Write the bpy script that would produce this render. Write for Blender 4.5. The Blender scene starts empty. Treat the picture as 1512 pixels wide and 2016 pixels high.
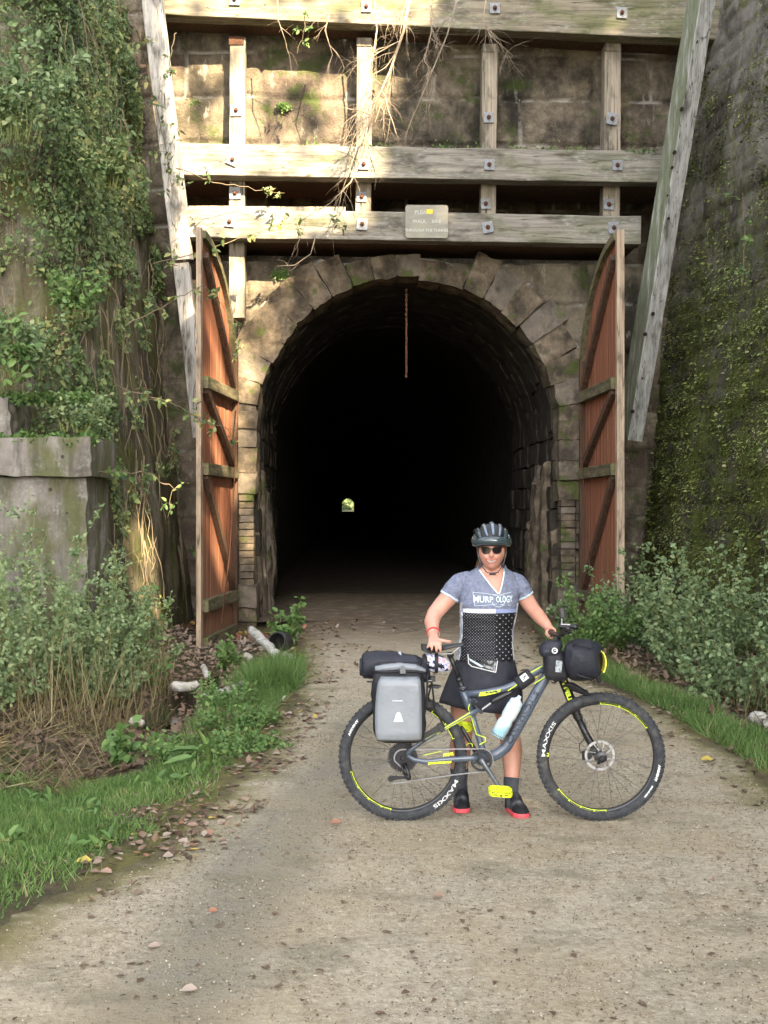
import bpy, math, random
import numpy as np
from mathutils import Vector, Matrix
R = math.radians
sc = bpy.context.scene
COL = sc.collection
F, CX, HY, EYE = 2400.0, 756.0, 1003.0, 1.8

# ------------------------------------------------------------ camera
cam = bpy.data.cameras.new('camera')
cam.sensor_fit = 'VERTICAL'; cam.sensor_height = 36; cam.sensor_width = 27
cam.lens = 36 * F / 2016
cam.shift_y = -5.0 / 2016
cam.clip_start = 0.1; cam.clip_end = 2500
camo = bpy.data.objects.new('camera', cam); COL.objects.link(camo)
camo.location = (0, 0, EYE); camo.rotation_euler = (R(90), 0, 0)
sc.camera = camo

# ------------------------------------------------------------ light
SUNV = Vector((.40, -1.0, .72)).normalized()          # towards the sun
w = bpy.data.worlds.new('World'); sc.world = w; w.use_nodes = True
nt = w.node_tree; bg = nt.nodes['Background']
sky = nt.nodes.new('ShaderNodeTexSky'); sky.sky_type = 'NISHITA'; sky.sun_disc = False
sky.sun_elevation = math.asin(SUNV.z); sky.sun_rotation = math.atan2(SUNV.x, SUNV.y)
sky.dust_density = 3.0; sky.ozone_density = 1.0
hs = nt.nodes.new('ShaderNodeHueSaturation'); hs.inputs['Saturation'].default_value = .32
nt.links.new(sky.outputs[0], hs.inputs['Color']); nt.links.new(hs.outputs[0], bg.inputs['Color'])
bg.inputs['Strength'].default_value = .12
sl = bpy.data.lights.new('sun', 'SUN'); sl.energy = 5; sl.angle = R(.5); sl.color = (1, .81, .53)
so = bpy.data.objects.new('sun', sl); COL.objects.link(so); so.location = SUNV * 60
so.rotation_euler = SUNV.to_track_quat('Z', 'Y').to_euler()
sc.view_settings.view_transform = 'Standard'; sc.view_settings.look = 'None'
sc.view_settings.gamma = 1; sc.view_settings.exposure = 2.85
sc.cycles.max_bounces = 6; sc.cycles.diffuse_bounces = 4; sc.cycles.transparent_max_bounces = 8

# ------------------------------------------------------------ helpers
def at(px, py, D): return Vector(((px - CX) / F * D, D, EYE - (py - HY) / F * D))

def _h(ix, iy, iz, seed):
    n = (ix.astype(np.int64) * 374761393 + iy.astype(np.int64) * 668265263 + iz.astype(np.int64) * 1274126177 + seed * 974634777) & 0xffffffff
    n = ((n ^ (n >> 13)) * 1103515245) & 0xffffffff
    n = ((n ^ (n >> 16)) * 2246822519) & 0xffffffff
    return ((n ^ (n >> 15)) & 0xffffff) / float(0xffffff)
def vn(P, seed=0):
    P = np.asarray(P, float); i = np.floor(P); f = P - i; f = f * f * (3 - 2 * f)
    x, y, z = i[:, 0], i[:, 1], i[:, 2]; r = 0
    for a in (0, 1):
        for b in (0, 1):
            for c in (0, 1):
                wt = (f[:, 0] if a else 1 - f[:, 0]) * (f[:, 1] if b else 1 - f[:, 1]) * (f[:, 2] if c else 1 - f[:, 2])
                r = r + wt * _h(x + a, y + b, z + c, seed)
    return r * 2 - 1
def fbm(P, o=4, seed=0):
    P = np.asarray(P, float); s = 0; a = 1; t = 0
    for k in range(o): s = s + a * vn(P * 2 ** k + k * 17.3, seed + k); t += a; a *= .5
    return s / t
def sstep(a, b, x):
    t = np.clip((x - a) / (b - a), 0, 1); return t * t * (3 - 2 * t)

def mesh_np(V, Fc, attrs=None, smooth=False):
    V = np.ascontiguousarray(V, dtype=np.float32); Fc = np.ascontiguousarray(Fc, dtype=np.int32)
    me = bpy.data.meshes.new('m'); n = Fc.shape[1]
    me.vertices.add(len(V)); me.vertices.foreach_set('co', V.ravel())
    me.loops.add(Fc.size); me.loops.foreach_set('vertex_index', Fc.ravel())
    me.polygons.add(len(Fc)); me.polygons.foreach_set('loop_start', np.arange(0, Fc.size, n, dtype=np.int32))
    me.update(calc_edges=True); me.validate()
    if attrs:
        for k, a in attrs.items():
            at_ = me.attributes.new(k, 'FLOAT', 'POINT'); at_.data.foreach_set('value', np.ascontiguousarray(a, dtype=np.float32))
    if smooth: me.polygons.foreach_set('use_smooth', np.ones(len(Fc), dtype=bool))
    return me

def tag(o, label=None, cat=None, group=None, kind=None):
    if label: o['label'] = label
    if cat: o['category'] = cat
    if group: o['group'] = group
    if kind: o['kind'] = kind
    return o
def thing(name, loc, label, cat, group=None):
    o = bpy.data.objects.new(name, None); COL.objects.link(o); o.location = loc; o.empty_display_size = .1
    return tag(o, label, cat, group)
def wloc(o):
    v = Vector(o.location)
    while o.parent: o = o.parent; v += Vector(o.location)
    return v
def link(name, me, mat, parent=None, origin=None):
    """mesh given in world coordinates -> object with a local origin"""
    o = bpy.data.objects.new(name, me); COL.objects.link(o)
    n = len(me.vertices); co = np.empty(n * 3, dtype=np.float32); me.vertices.foreach_get('co', co); co = co.reshape(-1, 3)
    if origin is None:
        if n: lo, hi = co.min(0), co.max(0); origin = Vector(((lo[0] + hi[0]) / 2, (lo[1] + hi[1]) / 2, lo[2] if parent is None else (lo[2] + hi[2]) / 2))
        else: origin = Vector((0, 0, 0))
    origin = Vector(origin)
    co = co - np.array(origin, dtype=np.float32); me.vertices.foreach_set('co', np.ascontiguousarray(co).ravel()); me.update()
    if parent is not None: o.parent = parent; o.location = origin - wloc(parent)
    else: o.location = origin
    for m in (mat if isinstance(mat, (list, tuple)) else [mat]): me.materials.append(m)
    me.name = name
    return o

class MB:
    def __init__(s): s.v = []; s.f = []; s.mi = []; s.cur = 0
    def add(s, vs, fs):
        o = len(s.v); s.v += [tuple(v) for v in vs]; s.f += [tuple(i + o for i in f) for f in fs]; s.mi += [s.cur] * len(fs); return s
    def boxm(s, M, sx, sy, sz):
        vs = [M @ Vector((x * sx / 2, y * sy / 2, z * sz / 2)) for x in (-1, 1) for y in (-1, 1) for z in (-1, 1)]
        return s.add(vs, [(0, 1, 3, 2), (4, 6, 7, 5), (0, 4, 5, 1), (2, 3, 7, 6), (0, 2, 6, 4), (1, 5, 7, 3)])
    def box(s, c, size, rot=None):
        M = Matrix.Translation(Vector(c))
        if rot is not None: M = M @ rot
        return s.boxm(M, *size)
    def beam(s, p0, p1, w, h, up=(0, 0, 1)):
        p0, p1 = Vector(p0), Vector(p1); d = (p1 - p0); L = d.length; d.normalize()
        side = d.cross(Vector(up)).normalized(); u = side.cross(d)
        M = Matrix((side, d, u)).transposed().to_4x4(); M.translation = (p0 + p1) / 2
        return s.boxm(M, w, L, h)
    def tube(s, pts, rad, n=8, caps=True, ell=None, up=None):
        """ell: ratio of second axis; rad scalar or list"""
        pts = [Vector(p) for p in pts]; m = len(pts)
        rad = [rad] * m if isinstance(rad, (int, float)) else list(rad)
        ell = [1] * m if ell is None else ([ell] * m if isinstance(ell, (int, float)) else list(ell))
        t0 = (pts[1] - pts[0]).normalized()
        a = Vector(up) if up else (Vector((0, 0, 1)) if abs(t0.z) < .9 else Vector((1, 0, 0)))
        nrm = (a - t0 * a.dot(t0)).normalized(); vs = []
        for i in range(m):
            t = ((pts[min(i + 1, m - 1)] - pts[i]).normalized() + (pts[i] - pts[max(i - 1, 0)]).normalized()).normalized() if 0 < i < m - 1 else ((pts[1] - pts[0]).normalized() if i == 0 else (pts[-1] - pts[-2]).normalized())
            nrm = (nrm - t * nrm.dot(t)).normalized(); b = t.cross(nrm)
            for k in range(n):
                an = 2 * math.pi * k / n
                vs.append(pts[i] + nrm * (math.cos(an) * rad[i]) + b * (math.sin(an) * rad[i] * ell[i]))
        fs = [(i * n + k, i * n + (k + 1) % n, (i + 1) * n + (k + 1) % n, (i + 1) * n + k) for i in range(m - 1) for k in range(n)]
        if caps: fs += [tuple(range(n - 1, -1, -1)), tuple((m - 1) * n + k for k in range(n))]
        return s.add(vs, fs)
    def loft(s, rings, close=True, caps=True):
        n = len(rings[0]); m = len(rings); vs = [v for r in rings for v in r]
        fs = [(i * n + k, i * n + (k + 1) % n, (i + 1) * n + (k + 1) % n, (i + 1) * n + k) for i in range(m - 1) for k in range(n if close else n - 1)]
        if caps: fs += [tuple(range(n - 1, -1, -1)), tuple((m - 1) * n + k for k in range(n))]
        return s.add(vs, fs)
    def ring(s, c, axis, R0, prof, n=48, a0=0, a1=2 * math.pi, ref=None):
        """revolve profile [(radial offset, axial offset)...] (closed) round axis through c at radius R0"""
        c = Vector(c); ax = Vector(axis).normalized(); r0 = Vector(ref) if ref else (Vector((0, 0, 1)) if abs(ax.z) < .9 else Vector((1, 0, 0)))
        e1 = (r0 - ax * r0.dot(ax)).normalized(); e2 = ax.cross(e1); full = abs(a1 - a0 - 2 * math.pi) < 1e-6; m = n if full else n + 1; p = len(prof); vs = []
        for i in range(m):
            an = a0 + (a1 - a0) * i / n; e = e1 * math.cos(an) + e2 * math.sin(an)
            for (dr, da) in prof: vs.append(c + e * (R0 + dr) + ax * da)
        fs = [(i * p + k, ((i + 1) % m) * p + k, ((i + 1) % m) * p + (k + 1) % p, i * p + (k + 1) % p) for i in range(n) for k in range(p)]
        if not full: fs += [tuple(range(p)), tuple(n * p + k for k in range(p - 1, -1, -1))]
        return s.add(vs, fs)
    def torus(s, c, axis, R0, r, n=48, k=8, **kw):
        return s.ring(c, axis, R0, [(r * math.cos(2 * math.pi * j / k), r * math.sin(2 * math.pi * j / k)) for j in range(k)], n, **kw)
    def disc(s, c, axis, r, th, n=24, r_in=0):
        if r_in > 0: return s.ring(c, axis, 0, [(r_in, -th / 2), (r, -th / 2), (r, th / 2), (r_in, th / 2)], n)
        ax = Vector(axis).normalized(); return s.tube([Vector(c) - ax * th / 2, Vector(c) + ax * th / 2], r, n)
    def ellipsoid(s, c, r, n=16, m=10, rot=None):
        c = Vector(c); vs = []; fs = []
        for i in range(m + 1):
            th = math.pi * i / m
            for k in range(n):
                ph = 2 * math.pi * k / n; v = Vector((r[0] * math.sin(th) * math.cos(ph), r[1] * math.sin(th) * math.sin(ph), r[2] * math.cos(th)))
                vs.append(c + (rot @ v if rot else v))
        fs = [(i * n + k, (i + 1) * n + k, (i + 1) * n + (k + 1) % n, i * n + (k + 1) % n) for i in range(m) for k in range(n)]
        return s.add(vs, fs)
    def prism(s, poly, o, ux, uy, th, both=False):
        """polygon (2-D) in plane o,ux,uy extruded by th along ux x uy"""
        o, ux, uy = Vector(o), Vector(ux), Vector(uy); nn = ux.cross(uy).normalized(); n = len(poly)
        a = [o + ux * p[0] + uy * p[1] for p in poly]; b = [v + nn * th for v in a]
        return s.add(a + b, [tuple(range(n - 1, -1, -1)), tuple(range(n, 2 * n))] + [(k, (k + 1) % n, n + (k + 1) % n, n + k) for k in range(n)])
    def mesh(s, smooth=False):
        me = bpy.data.meshes.new('m'); me.from_pydata(s.v, [], s.f); me.update()
        if len(set(s.mi)) > 1: me.polygons.foreach_set('material_index', s.mi)
        if smooth: me.polygons.foreach_set('use_smooth', [True] * len(me.polygons))
        return me
    def build(s, name, mat, parent=None, smooth=False, bevel=0, sub=0, origin=None, seg=2):
        o = link(name, s.mesh(smooth), mat, parent, origin)
        if bevel:
            b = o.modifiers.new('bevel', 'BEVEL'); b.width = bevel; b.segments = seg; b.limit_method = 'ANGLE'; b.angle_limit = R(35)
        if sub:
            b = o.modifiers.new('sub', 'SUBSURF'); b.levels = sub; b.render_levels = sub
        return o

def rough_beam(mb, p0, p1, w, h, up=(0, 0, 1), seed=0, amp=.012, ns=None, rc=.16, step=.12):
    """sawn timber with slightly uneven worn edges, w across, h along up"""
    p0, p1 = Vector(p0), Vector(p1); d = p1 - p0; L = d.length; d.normalize()
    side = d.cross(Vector(up)).normalized(); u = side.cross(d); ns = ns or max(4, int(L / step))
    sec = []
    for (cx, cy) in ((1, 1), (-1, 1), (-1, -1), (1, -1)):
        for k in range(5):
            a = math.atan2(cy, cx) - math.pi / 4 + math.pi / 2 * k / 4
            r = rc * min(w, h) * .35
            sec.append((cx * (w / 2 - r) + math.cos(a) * r, cy * (h / 2 - r) + math.sin(a) * r))
    n = len(sec); S = np.array(sec); T = np.linspace(0, 1, ns + 1)
    P = np.zeros((ns + 1, n, 3)); Q = np.zeros((ns + 1, n, 3))
    for i, t in enumerate(T):
        c = np.array(p0 + (p1 - p0) * t)
        P[i] = c + S[:, :1] * np.array(side) + S[:, 1:] * np.array(u)
        Q[i] = np.stack([S[:, 0] * 14, S[:, 1] * 14, np.full(n, t * L * 1.6)], 1)
    nz = fbm(Q.reshape(-1, 3) + seed * 9.7, 3, seed).reshape(ns + 1, n)
    dirs = S / np.linalg.norm(S, axis=1)[:, None]
    P += amp * nz[..., None] * (dirs[:, :1] * np.array(side) + dirs[:, 1:] * np.array(u))[None]
    mb.loft([[Vector(v) for v in r] for r in P])
    return mb

def stone_np(c, ax, ay, az, size, seed, n=4, rnd=.2, amp=.03):
    """rounded irregular block; returns V,F. ax..az unit axes"""
    g = np.linspace(-1, 1, n + 1); V = []; Fq = []; off = 0
    A, B = np.meshgrid(g, g, indexing='ij'); a, b = A.ravel(), B.ravel(); o = np.ones_like(a); m = n + 1
    q = np.array([(i * m + j, (i + 1) * m + j, (i + 1) * m + j + 1, i * m + j + 1) for i in range(n) for j in range(n)])
    for k, (p, fl) in enumerate(((np.stack([o, a, b], 1), 0), (np.stack([-o, a, b], 1), 1), (np.stack([a, o, b], 1), 1), (np.stack([a, -o, b], 1), 0), (np.stack([a, b, o], 1), 0), (np.stack([a, b, -o], 1), 1))):
        V.append(p); Fq.append((q[:, ::-1] if fl else q) + off); off += len(p)
    P = np.concatenate(V); Fq = np.concatenate(Fq); size = np.asarray(size, float) / 2
    ln = np.linalg.norm(P, axis=1)[:, None]; sph = P / ln * 1.25
    P = P * (1 - rnd) + sph * rnd
    W = P * size
    nz = np.stack([fbm(W * 5 + seed * 3.1 + k * 50, 3, seed) for k in range(3)], 1)
    W = W + nz * amp
    M = np.stack([np.array(ax), np.array(ay), np.array(az)], 0)
    return W @ M + np.array(c), Fq
class NB:
    """collects numpy pieces into one mesh"""
    def __init__(s): s.V = []; s.F = []; s.n = 0; s.A = {}
    def add(s, V, Fq, **attrs):
        s.V.append(V); s.F.append(Fq + s.n); s.n += len(V)
        for k, a in attrs.items(): s.A.setdefault(k, []).append(np.broadcast_to(a, (len(V),)))
    def build(s, name, mat, parent=None, smooth=False, origin=None):
        me = mesh_np(np.concatenate(s.V), np.concatenate(s.F), {k: np.concatenate(a) for k, a in s.A.items()}, smooth)
        return link(name, me, mat, parent, origin)
def gridF(nu, nv):
    i, j = np.meshgrid(np.arange(nu - 1), np.arange(nv - 1), indexing='ij'); i = i.ravel(); j = j.ravel()
    return np.stack([i * nv + j, (i + 1) * nv + j, (i + 1) * nv + j + 1, i * nv + j + 1], 1)

# ------------------------------------------------------------ materials
def ND(nt, typ, ins=None, **props):
    n = nt.nodes.new(typ)
    for k, v in props.items(): setattr(n, k, v)
    for k, v in (ins or {}).items():
        if isinstance(v, bpy.types.NodeSocket): nt.links.new(v, n.inputs[k])
        else: n.inputs[k].default_value = v
    return n
def c4(c): return (c[0], c[1], c[2], 1)
def rampnode(nt, fac, stops):
    r = ND(nt, 'ShaderNodeValToRGB', {'Fac': fac}); e = r.color_ramp.elements
    while len(e) < len(stops): e.new(.5)
    for el, (p, c) in zip(e, stops): el.position = p; el.color = c4(c)
    return r.outputs['Color']
def maskn(nt, co, spec):
    """spec: dict(sc, lo, hi, det, dist) noise | dict(attr, lo, hi) | dict(up, lo, hi) | dict(ax, lo, hi) -> socket 0..1"""
    if 'attr' in spec: src = ND(nt, 'ShaderNodeAttribute', attribute_name=spec['attr']).outputs['Fac']
    elif 'up' in spec:
        g = ND(nt, 'ShaderNodeNewGeometry'); src = ND(nt, 'ShaderNodeSeparateXYZ', {0: g.outputs['Normal']}).outputs[spec['up']]
    elif 'ax' in spec: src = ND(nt, 'ShaderNodeSeparateXYZ', {0: co}).outputs[spec['ax']]
    elif 'vor' in spec:
        v = spec['vor']; mp = ND(nt, 'ShaderNodeMapping', {'Vector': co, 'Scale': v if isinstance(v, tuple) else (v, v, v)})
        src = ND(nt, 'ShaderNodeTexVoronoi', {'Vector': mp.outputs[0], 'Scale': 1}, feature=spec.get('feat', 'F1')).outputs['Distance']
    else:
        s = spec['sc']; s = s if isinstance(s, tuple) else (s, s, s)
        mp = ND(nt, 'ShaderNodeMapping', {'Vector': co, 'Scale': s, 'Location': (spec.get('seed', 0) * 7.3,) * 3})
        src = ND(nt, 'ShaderNodeTexNoise', {'Vector': mp.outputs[0], 'Scale': 1, 'Detail': spec.get('det', 5), 'Roughness': spec.get('ro', .6), 'Distortion': spec.get('dist', 0)}).outputs['Fac']
    return ND(nt, 'ShaderNodeMapRange', {'Value': src, 'From Min': spec['lo'], 'From Max': spec['hi'], 'To Min': 0., 'To Max': 1.}, clamp=True).outputs[0]
def layered(name, ramp, sc=3, det=6, layers=(), rough=.9, bumps=((30, .3, .01),), spec=.25, metal=0, dist=0, transl=0, attr=None, ro=.6, sheen=0):
    m = bpy.data.materials.new(name); m.use_nodes = True; nt = m.node_tree; b = nt.nodes['Principled BSDF']
    co = ND(nt, 'ShaderNodeTexCoord').outputs['Object']
    if attr: fac = ND(nt, 'ShaderNodeAttribute', attribute_name=attr).outputs['Fac']
    else:
        s = sc if isinstance(sc, tuple) else (sc, sc, sc)
        mp = ND(nt, 'ShaderNodeMapping', {'Vector': co, 'Scale': s}); fac = ND(nt, 'ShaderNodeTexNoise', {'Vector': mp.outputs[0], 'Scale': 1, 'Detail': det, 'Roughness': ro, 'Distortion': dist}).outputs['Fac']
    col = rampnode(nt, fac, ramp) if len(ramp) > 1 else ND(nt, 'ShaderNodeRGB').outputs[0]
    if len(ramp) == 1: col.default_value = c4(ramp[0][1])
    hsum = None
    for l in layers:
        fac = None
        for sp in l['mask']:
            k = maskn(nt, co, sp)
            fac = k if fac is None else ND(nt, 'ShaderNodeMath', {0: fac, 1: k}, operation='MULTIPLY').outputs[0]
        fac = ND(nt, 'ShaderNodeMath', {0: fac, 1: l.get('amt', 1)}, operation='MULTIPLY').outputs[0]
        mx = ND(nt, 'ShaderNodeMix', {0: fac, 6: col, 7: c4(l['col'])}, data_type='RGBA', blend_type=l.get('mode', 'MIX')); col = mx.outputs[2]
    nt.links.new(col, b.inputs['Base Color'])
    b.inputs['Roughness'].default_value = rough; b.inputs['Specular IOR Level'].default_value = spec; b.inputs['Metallic'].default_value = metal
    if sheen: b.inputs['Sheen Weight'].default_value = sheen
    prev = None
    for (bs, st, ds) in bumps:
        s = bs if isinstance(bs, tuple) else (bs, bs, bs)
        mp = ND(nt, 'ShaderNodeMapping', {'Vector': co, 'Scale': s})
        nz = ND(nt, 'ShaderNodeTexNoise', {'Vector': mp.outputs[0], 'Scale': 1, 'Detail': 6, 'Roughness': .65})
        ins = {'Height': nz.outputs['Fac'], 'Strength': st, 'Distance': ds}
        if prev is not None: ins['Normal'] = prev
        prev = ND(nt, 'ShaderNodeBump', ins).outputs[0]
    if prev is not None: nt.links.new(prev, b.inputs['Normal'])
    if transl:
        tr = ND(nt, 'ShaderNodeBsdfTranslucent', {'Color': col}); mxs = ND(nt, 'ShaderNodeMixShader', {0: transl, 1: b.outputs[0], 2: tr.outputs[0]})
        nt.links.new(mxs.outputs[0], nt.nodes['Material Output'].inputs[0])
    return m
def plain(name, col, rough=.5, metal=0, spec=.5, bump=None, coat=0):
    m = layered(name, [(0, col)], rough=rough, metal=metal, spec=spec, bumps=bump or ())
    if coat: m.node_tree.nodes['Principled BSDF'].inputs['Coat Weight'].default_value = coat
    return m
# ============================================================ SETTING
M = {}
M['head'] = layered('headwall stone', [(.3, (.022, .019, .014)), (.43, (.08, .067, .05)), (.56, (.18, .15, .11)), (.72, (.31, .265, .195))], sc=2.2, det=12, ro=.72, layers=[
    dict(col=(.125, .085, .07), mask=[dict(attr='blk', lo=.6, hi=.95)], amt=.4),
    dict(col=(.22, .18, .125), mask=[dict(attr='blk', lo=.45, hi=.1)], amt=.35),
    dict(col=(.022, .02, .016), mask=[dict(sc=(1.1, 1.1, .5), lo=.5, hi=.62, seed=3, det=8)], amt=.85),
    dict(col=(.42, .40, .36), mask=[dict(attr='joint', lo=.25, hi=.8), dict(sc=1.3, lo=.5, hi=.6, seed=5)], amt=.7),
    dict(col=(.45, .42, .36), mask=[dict(sc=(9, 9, 3), lo=.6, hi=.68, seed=9), dict(sc=.9, lo=.48, hi=.6, seed=2)], amt=.55),
    dict(col=(.05, .075, .015), mask=[dict(sc=2.6, lo=.57, hi=.66, seed=11)], amt=.7)],
    bumps=((6, .6, .06), (28, .8, .03), (110, .6, .01)))
M['ring'] = layered('arch stone', [(.3, (.03, .024, .018)), (.45, (.095, .075, .053)), (.58, (.18, .142, .10)), (.74, (.30, .255, .195))], sc=3, det=12, ro=.7, layers=[
    dict(col=(.17, .15, .13), mask=[dict(attr='blk', lo=.6, hi=.9)], amt=.5),
    dict(col=(.03, .026, .02), mask=[dict(sc=(4, 4, 3), lo=.5, hi=.66, seed=3, det=9)], amt=.7),
    dict(col=(.06, .085, .015), mask=[dict(sc=3.3, lo=.56, hi=.64, seed=8)], amt=.75)],
    bumps=((8, .6, .05), (35, .5, .02), (120, .35, .005)))
M['mortar'] = layered('pale lime mortar', [(.35, (.09, .08, .07)), (.6, (.34, .315, .28))], sc=5, det=8, bumps=((30, .6, .02),))
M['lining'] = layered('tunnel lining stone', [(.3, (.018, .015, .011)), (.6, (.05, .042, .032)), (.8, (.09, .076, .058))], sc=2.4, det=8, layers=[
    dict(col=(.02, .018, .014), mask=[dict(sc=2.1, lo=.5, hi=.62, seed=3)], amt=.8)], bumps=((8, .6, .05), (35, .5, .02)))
M['rock'] = layered('mossy rock face', [(.3, (.04, .036, .027)), (.5, (.15, .13, .09)), (.68, (.30, .27, .20)), (.82, (.42, .39, .32))], sc=(1.6, 1.6, .8), det=12, ro=.7, layers=[
    dict(col=(.03, .026, .02), mask=[dict(sc=(5, 5, .5), lo=.48, hi=.62, seed=4)], amt=.7),
    dict(col=(.38, .38, .33), mask=[dict(sc=(2.5, 2.5, 1.2), lo=.56, hi=.66, seed=14), dict(sc=18, lo=.45, hi=.6)], amt=.6),
    dict(col=(.085, .095, .018), mask=[dict(sc=(2.2, 2.2, .9), lo=.46, hi=.6, seed=7, det=9)], amt=.8),
    dict(col=(.16, .125, .06), mask=[dict(sc=(12, 12, 1), lo=.5, hi=.64, seed=9)], amt=.5)],
    bumps=((5, .8, .1), ((22, 22, 6), .9, .05), (90, .6, .012)))
M['wallr'] = layered('blackened course stone', [(.3, (.014, .012, .009)), (.48, (.045, .039, .03)), (.64, (.11, .096, .077)), (.8, (.23, .21, .18))], sc=(1, 1, 1.3), det=10, ro=.68, layers=[
    dict(col=(.012, .012, .01), mask=[dict(attr='joint', lo=.3, hi=.9)], amt=.75),
    dict(col=(.3, .29, .26), mask=[dict(sc=(14, 14, 7), lo=.6, hi=.68, seed=6), dict(ax=2, lo=3.0, hi=7)], amt=.7),
    dict(col=(.22, .20, .175), mask=[dict(sc=1.1, lo=.4, hi=.55, seed=21), dict(ax=2, lo=4.5, hi=7)], amt=.8),
    dict(col=(.065, .08, .016), mask=[dict(sc=(2, 2, 2.6), lo=.42, hi=.54, seed=7, det=10), dict(ax=2, lo=8.5, hi=4)], amt=.9),
    dict(col=(.09, .10, .02), mask=[dict(sc=5, lo=.55, hi=.65, seed=17)], amt=.7)],
    bumps=((6, .6, .07), (26, .7, .03), (100, .4, .008)))
M['conc'] = layered('pitted old concrete', [(.3, (.09, .078, .066)), (.5, (.19, .168, .148)), (.7, (.29, .265, .24))], sc=(2, 2, 1.5), det=9, layers=[
    dict(col=(.06, .055, .045), mask=[dict(sc=(7, 7, .9), lo=.54, hi=.66, seed=4)], amt=.7),
    dict(col=(.36, .37, .34), mask=[dict(sc=22, lo=.5, hi=.66), dict(sc=2.5, lo=.45, hi=.6, seed=3)], amt=.5), dict(col=(.08, .085, .04), mask=[dict(sc=(4, 4, 1.2), lo=.48, hi=.62, seed=23)], amt=.6),
    dict(col=(.07, .095, .02), mask=[dict(up=2, lo=.1, hi=.7), dict(sc=3, lo=.3, hi=.5, seed=5)], amt=.9), dict(col=(.085, .09, .03), mask=[dict(sc=(3, 3, 1), lo=.47, hi=.57, seed=41, det=9)], amt=.75),
    dict(col=(.02, .018, .015), mask=[dict(vor=3.2, lo=.09, hi=.06)], amt=.8)],
    bumps=((9, .4, .03), (60, .45, .01)))
M['dirt'] = layered('bank soil with litter', [(.3, (.035, .027, .018)), (.5, (.085, .064, .04)), (.7, (.16, .12, .08)), (.85, (.22, .17, .12))], sc=9, det=10, ro=.7, layers=[
    dict(col=(.055, .085, .02), mask=[dict(sc=1.8, lo=.45, hi=.6, seed=3)], amt=.6),
    dict(col=(.155, .14, .045), mask=[dict(attr='mossy', lo=.05, hi=.6), dict(sc=6, lo=.3, hi=.55, seed=8)], amt=.85)],
    bumps=((12, .7, .04), (60, .8, .02)))
M['trail'] = layered('crushed limestone trail', [(.3, (.15, .115, .075)), (.42, (.31, .262, .19)), (.54, (.44, .385, .29)), (.66, (.60, .54, .43))], sc=(24, 24, 24), det=12, ro=.82, layers=[
    dict(col=(.225, .205, .16), mask=[dict(attr='track', lo=.25, hi=.8)], amt=.8),
    dict(col=(.34, .265, .15), mask=[dict(sc=1.1, lo=.44, hi=.6, seed=4)], amt=.35), dict(col=(.16, .15, .10), mask=[dict(sc=(2.2, 3.2, 2), lo=.54, hi=.66, seed=44, det=8)], amt=.5), dict(col=(.50, .44, .33), mask=[dict(sc=(3, 4, 3), lo=.54, hi=.66, seed=54, det=9, ro=.7), dict(attr='track', lo=.7, hi=.2)], amt=.45),
    dict(col=(.10, .085, .065), mask=[dict(sc=(34, 40, 34), lo=.58, hi=.68, seed=12, det=4), dict(sc=3, lo=.35, hi=.55, seed=3)], amt=.65),
    dict(col=(.46, .40, .30), mask=[dict(sc=(48, 48, 48), lo=.62, hi=.7, seed=2, det=3), dict(attr='track', lo=.7, hi=.3)], amt=.7),
    dict(col=(.155, .14, .045), mask=[dict(attr='edge', lo=.15, hi=.95), dict(sc=7, lo=.3, hi=.5, seed=31)], amt=.95), dict(col=(.10, .085, .05), mask=[dict(attr='edge', lo=.75, hi=1)], amt=.8),
    dict(col=(.09, .065, .042), mask=[dict(attr='mouth_shade', lo=.0, hi=1.1), dict(sc=4, lo=.1, hi=.5, seed=13)], amt=.9)],  # tunnel shade put into the trail colour toward the mouth
    bumps=((4, .25, .05), (45, .9, .015), (140, .8, .008)), rough=.95)
M['tfloor_dim'] = layered('shade darkened tunnel floor', [(.3, (.05, .038, .028)), (.7, (.11, .085, .062))], sc=3, det=9, bumps=((20, .5, .02),))  # floor tone lowered to imitate the unlit tunnel interior
M['hill'] = layered('wooded hillside ground', [(.3, (.03, .045, .012)), (.7, (.08, .11, .03))], sc=2, bumps=((4, .8, .2),))
wood_l = lambda s, c, am: dict(col=c, mask=[s], amt=am)
def timber(name, along, base, dark, moss, lich=.6, face=False):
    st = lambda a, b: tuple(b if i == along else a for i in range(3))
    return layered(name, [(.28, tuple(x * .45 for x in base)), (.5, base), (.72, tuple(min(1, x * 1.45) for x in base))], sc=st(16, .9), det=9, layers=[
        dict(col=dark, mask=[dict(sc=st(30, .5), lo=.58, hi=.66, seed=5, dist=.3)], amt=.75),
        dict(col=(.03, .026, .02), mask=[dict(sc=st(5, .22), lo=.495, hi=.503, seed=15, det=2), dict(sc=st(5, .22), lo=.513, hi=.505, seed=15, det=2)], amt=.8),
        dict(col=(.36, .37, .33), mask=[dict(sc=st(26, 9), lo=.5, hi=.64, seed=2, det=8), dict(sc=1.7, lo=.44, hi=.6, seed=12)], amt=lich), dict(col=(.05, .042, .03), mask=[dict(sc=st(6, 2.4), lo=.52, hi=.68, seed=32, det=9)], amt=.7),
        dict(col=(.035, .05, .015), mask=[dict(sc=st(7, 2.2), lo=.58, hi=.66, seed=7), dict(up=2, lo=-.4, hi=.9)], amt=moss),
        dict(col=(.10, .13, .03), mask=[dict(sc=st(2.5, .8), lo=.52, hi=.62, seed=22)], amt=moss * .5)] + ([dict(col=(.10, .115, .06), mask=[dict(up=0, lo=-.3, hi=-.6), dict(sc=st(12, .5), lo=.25, hi=.5, seed=3)], amt=.85)] if face else []),
        bumps=((st(40, 1.2), .6, .012), (70, .3, .004)), rough=.85)
M['beam'] = timber('weathered grey beam', 0, (.225, .205, .175), (.09, .07, .055), .45)
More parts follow.
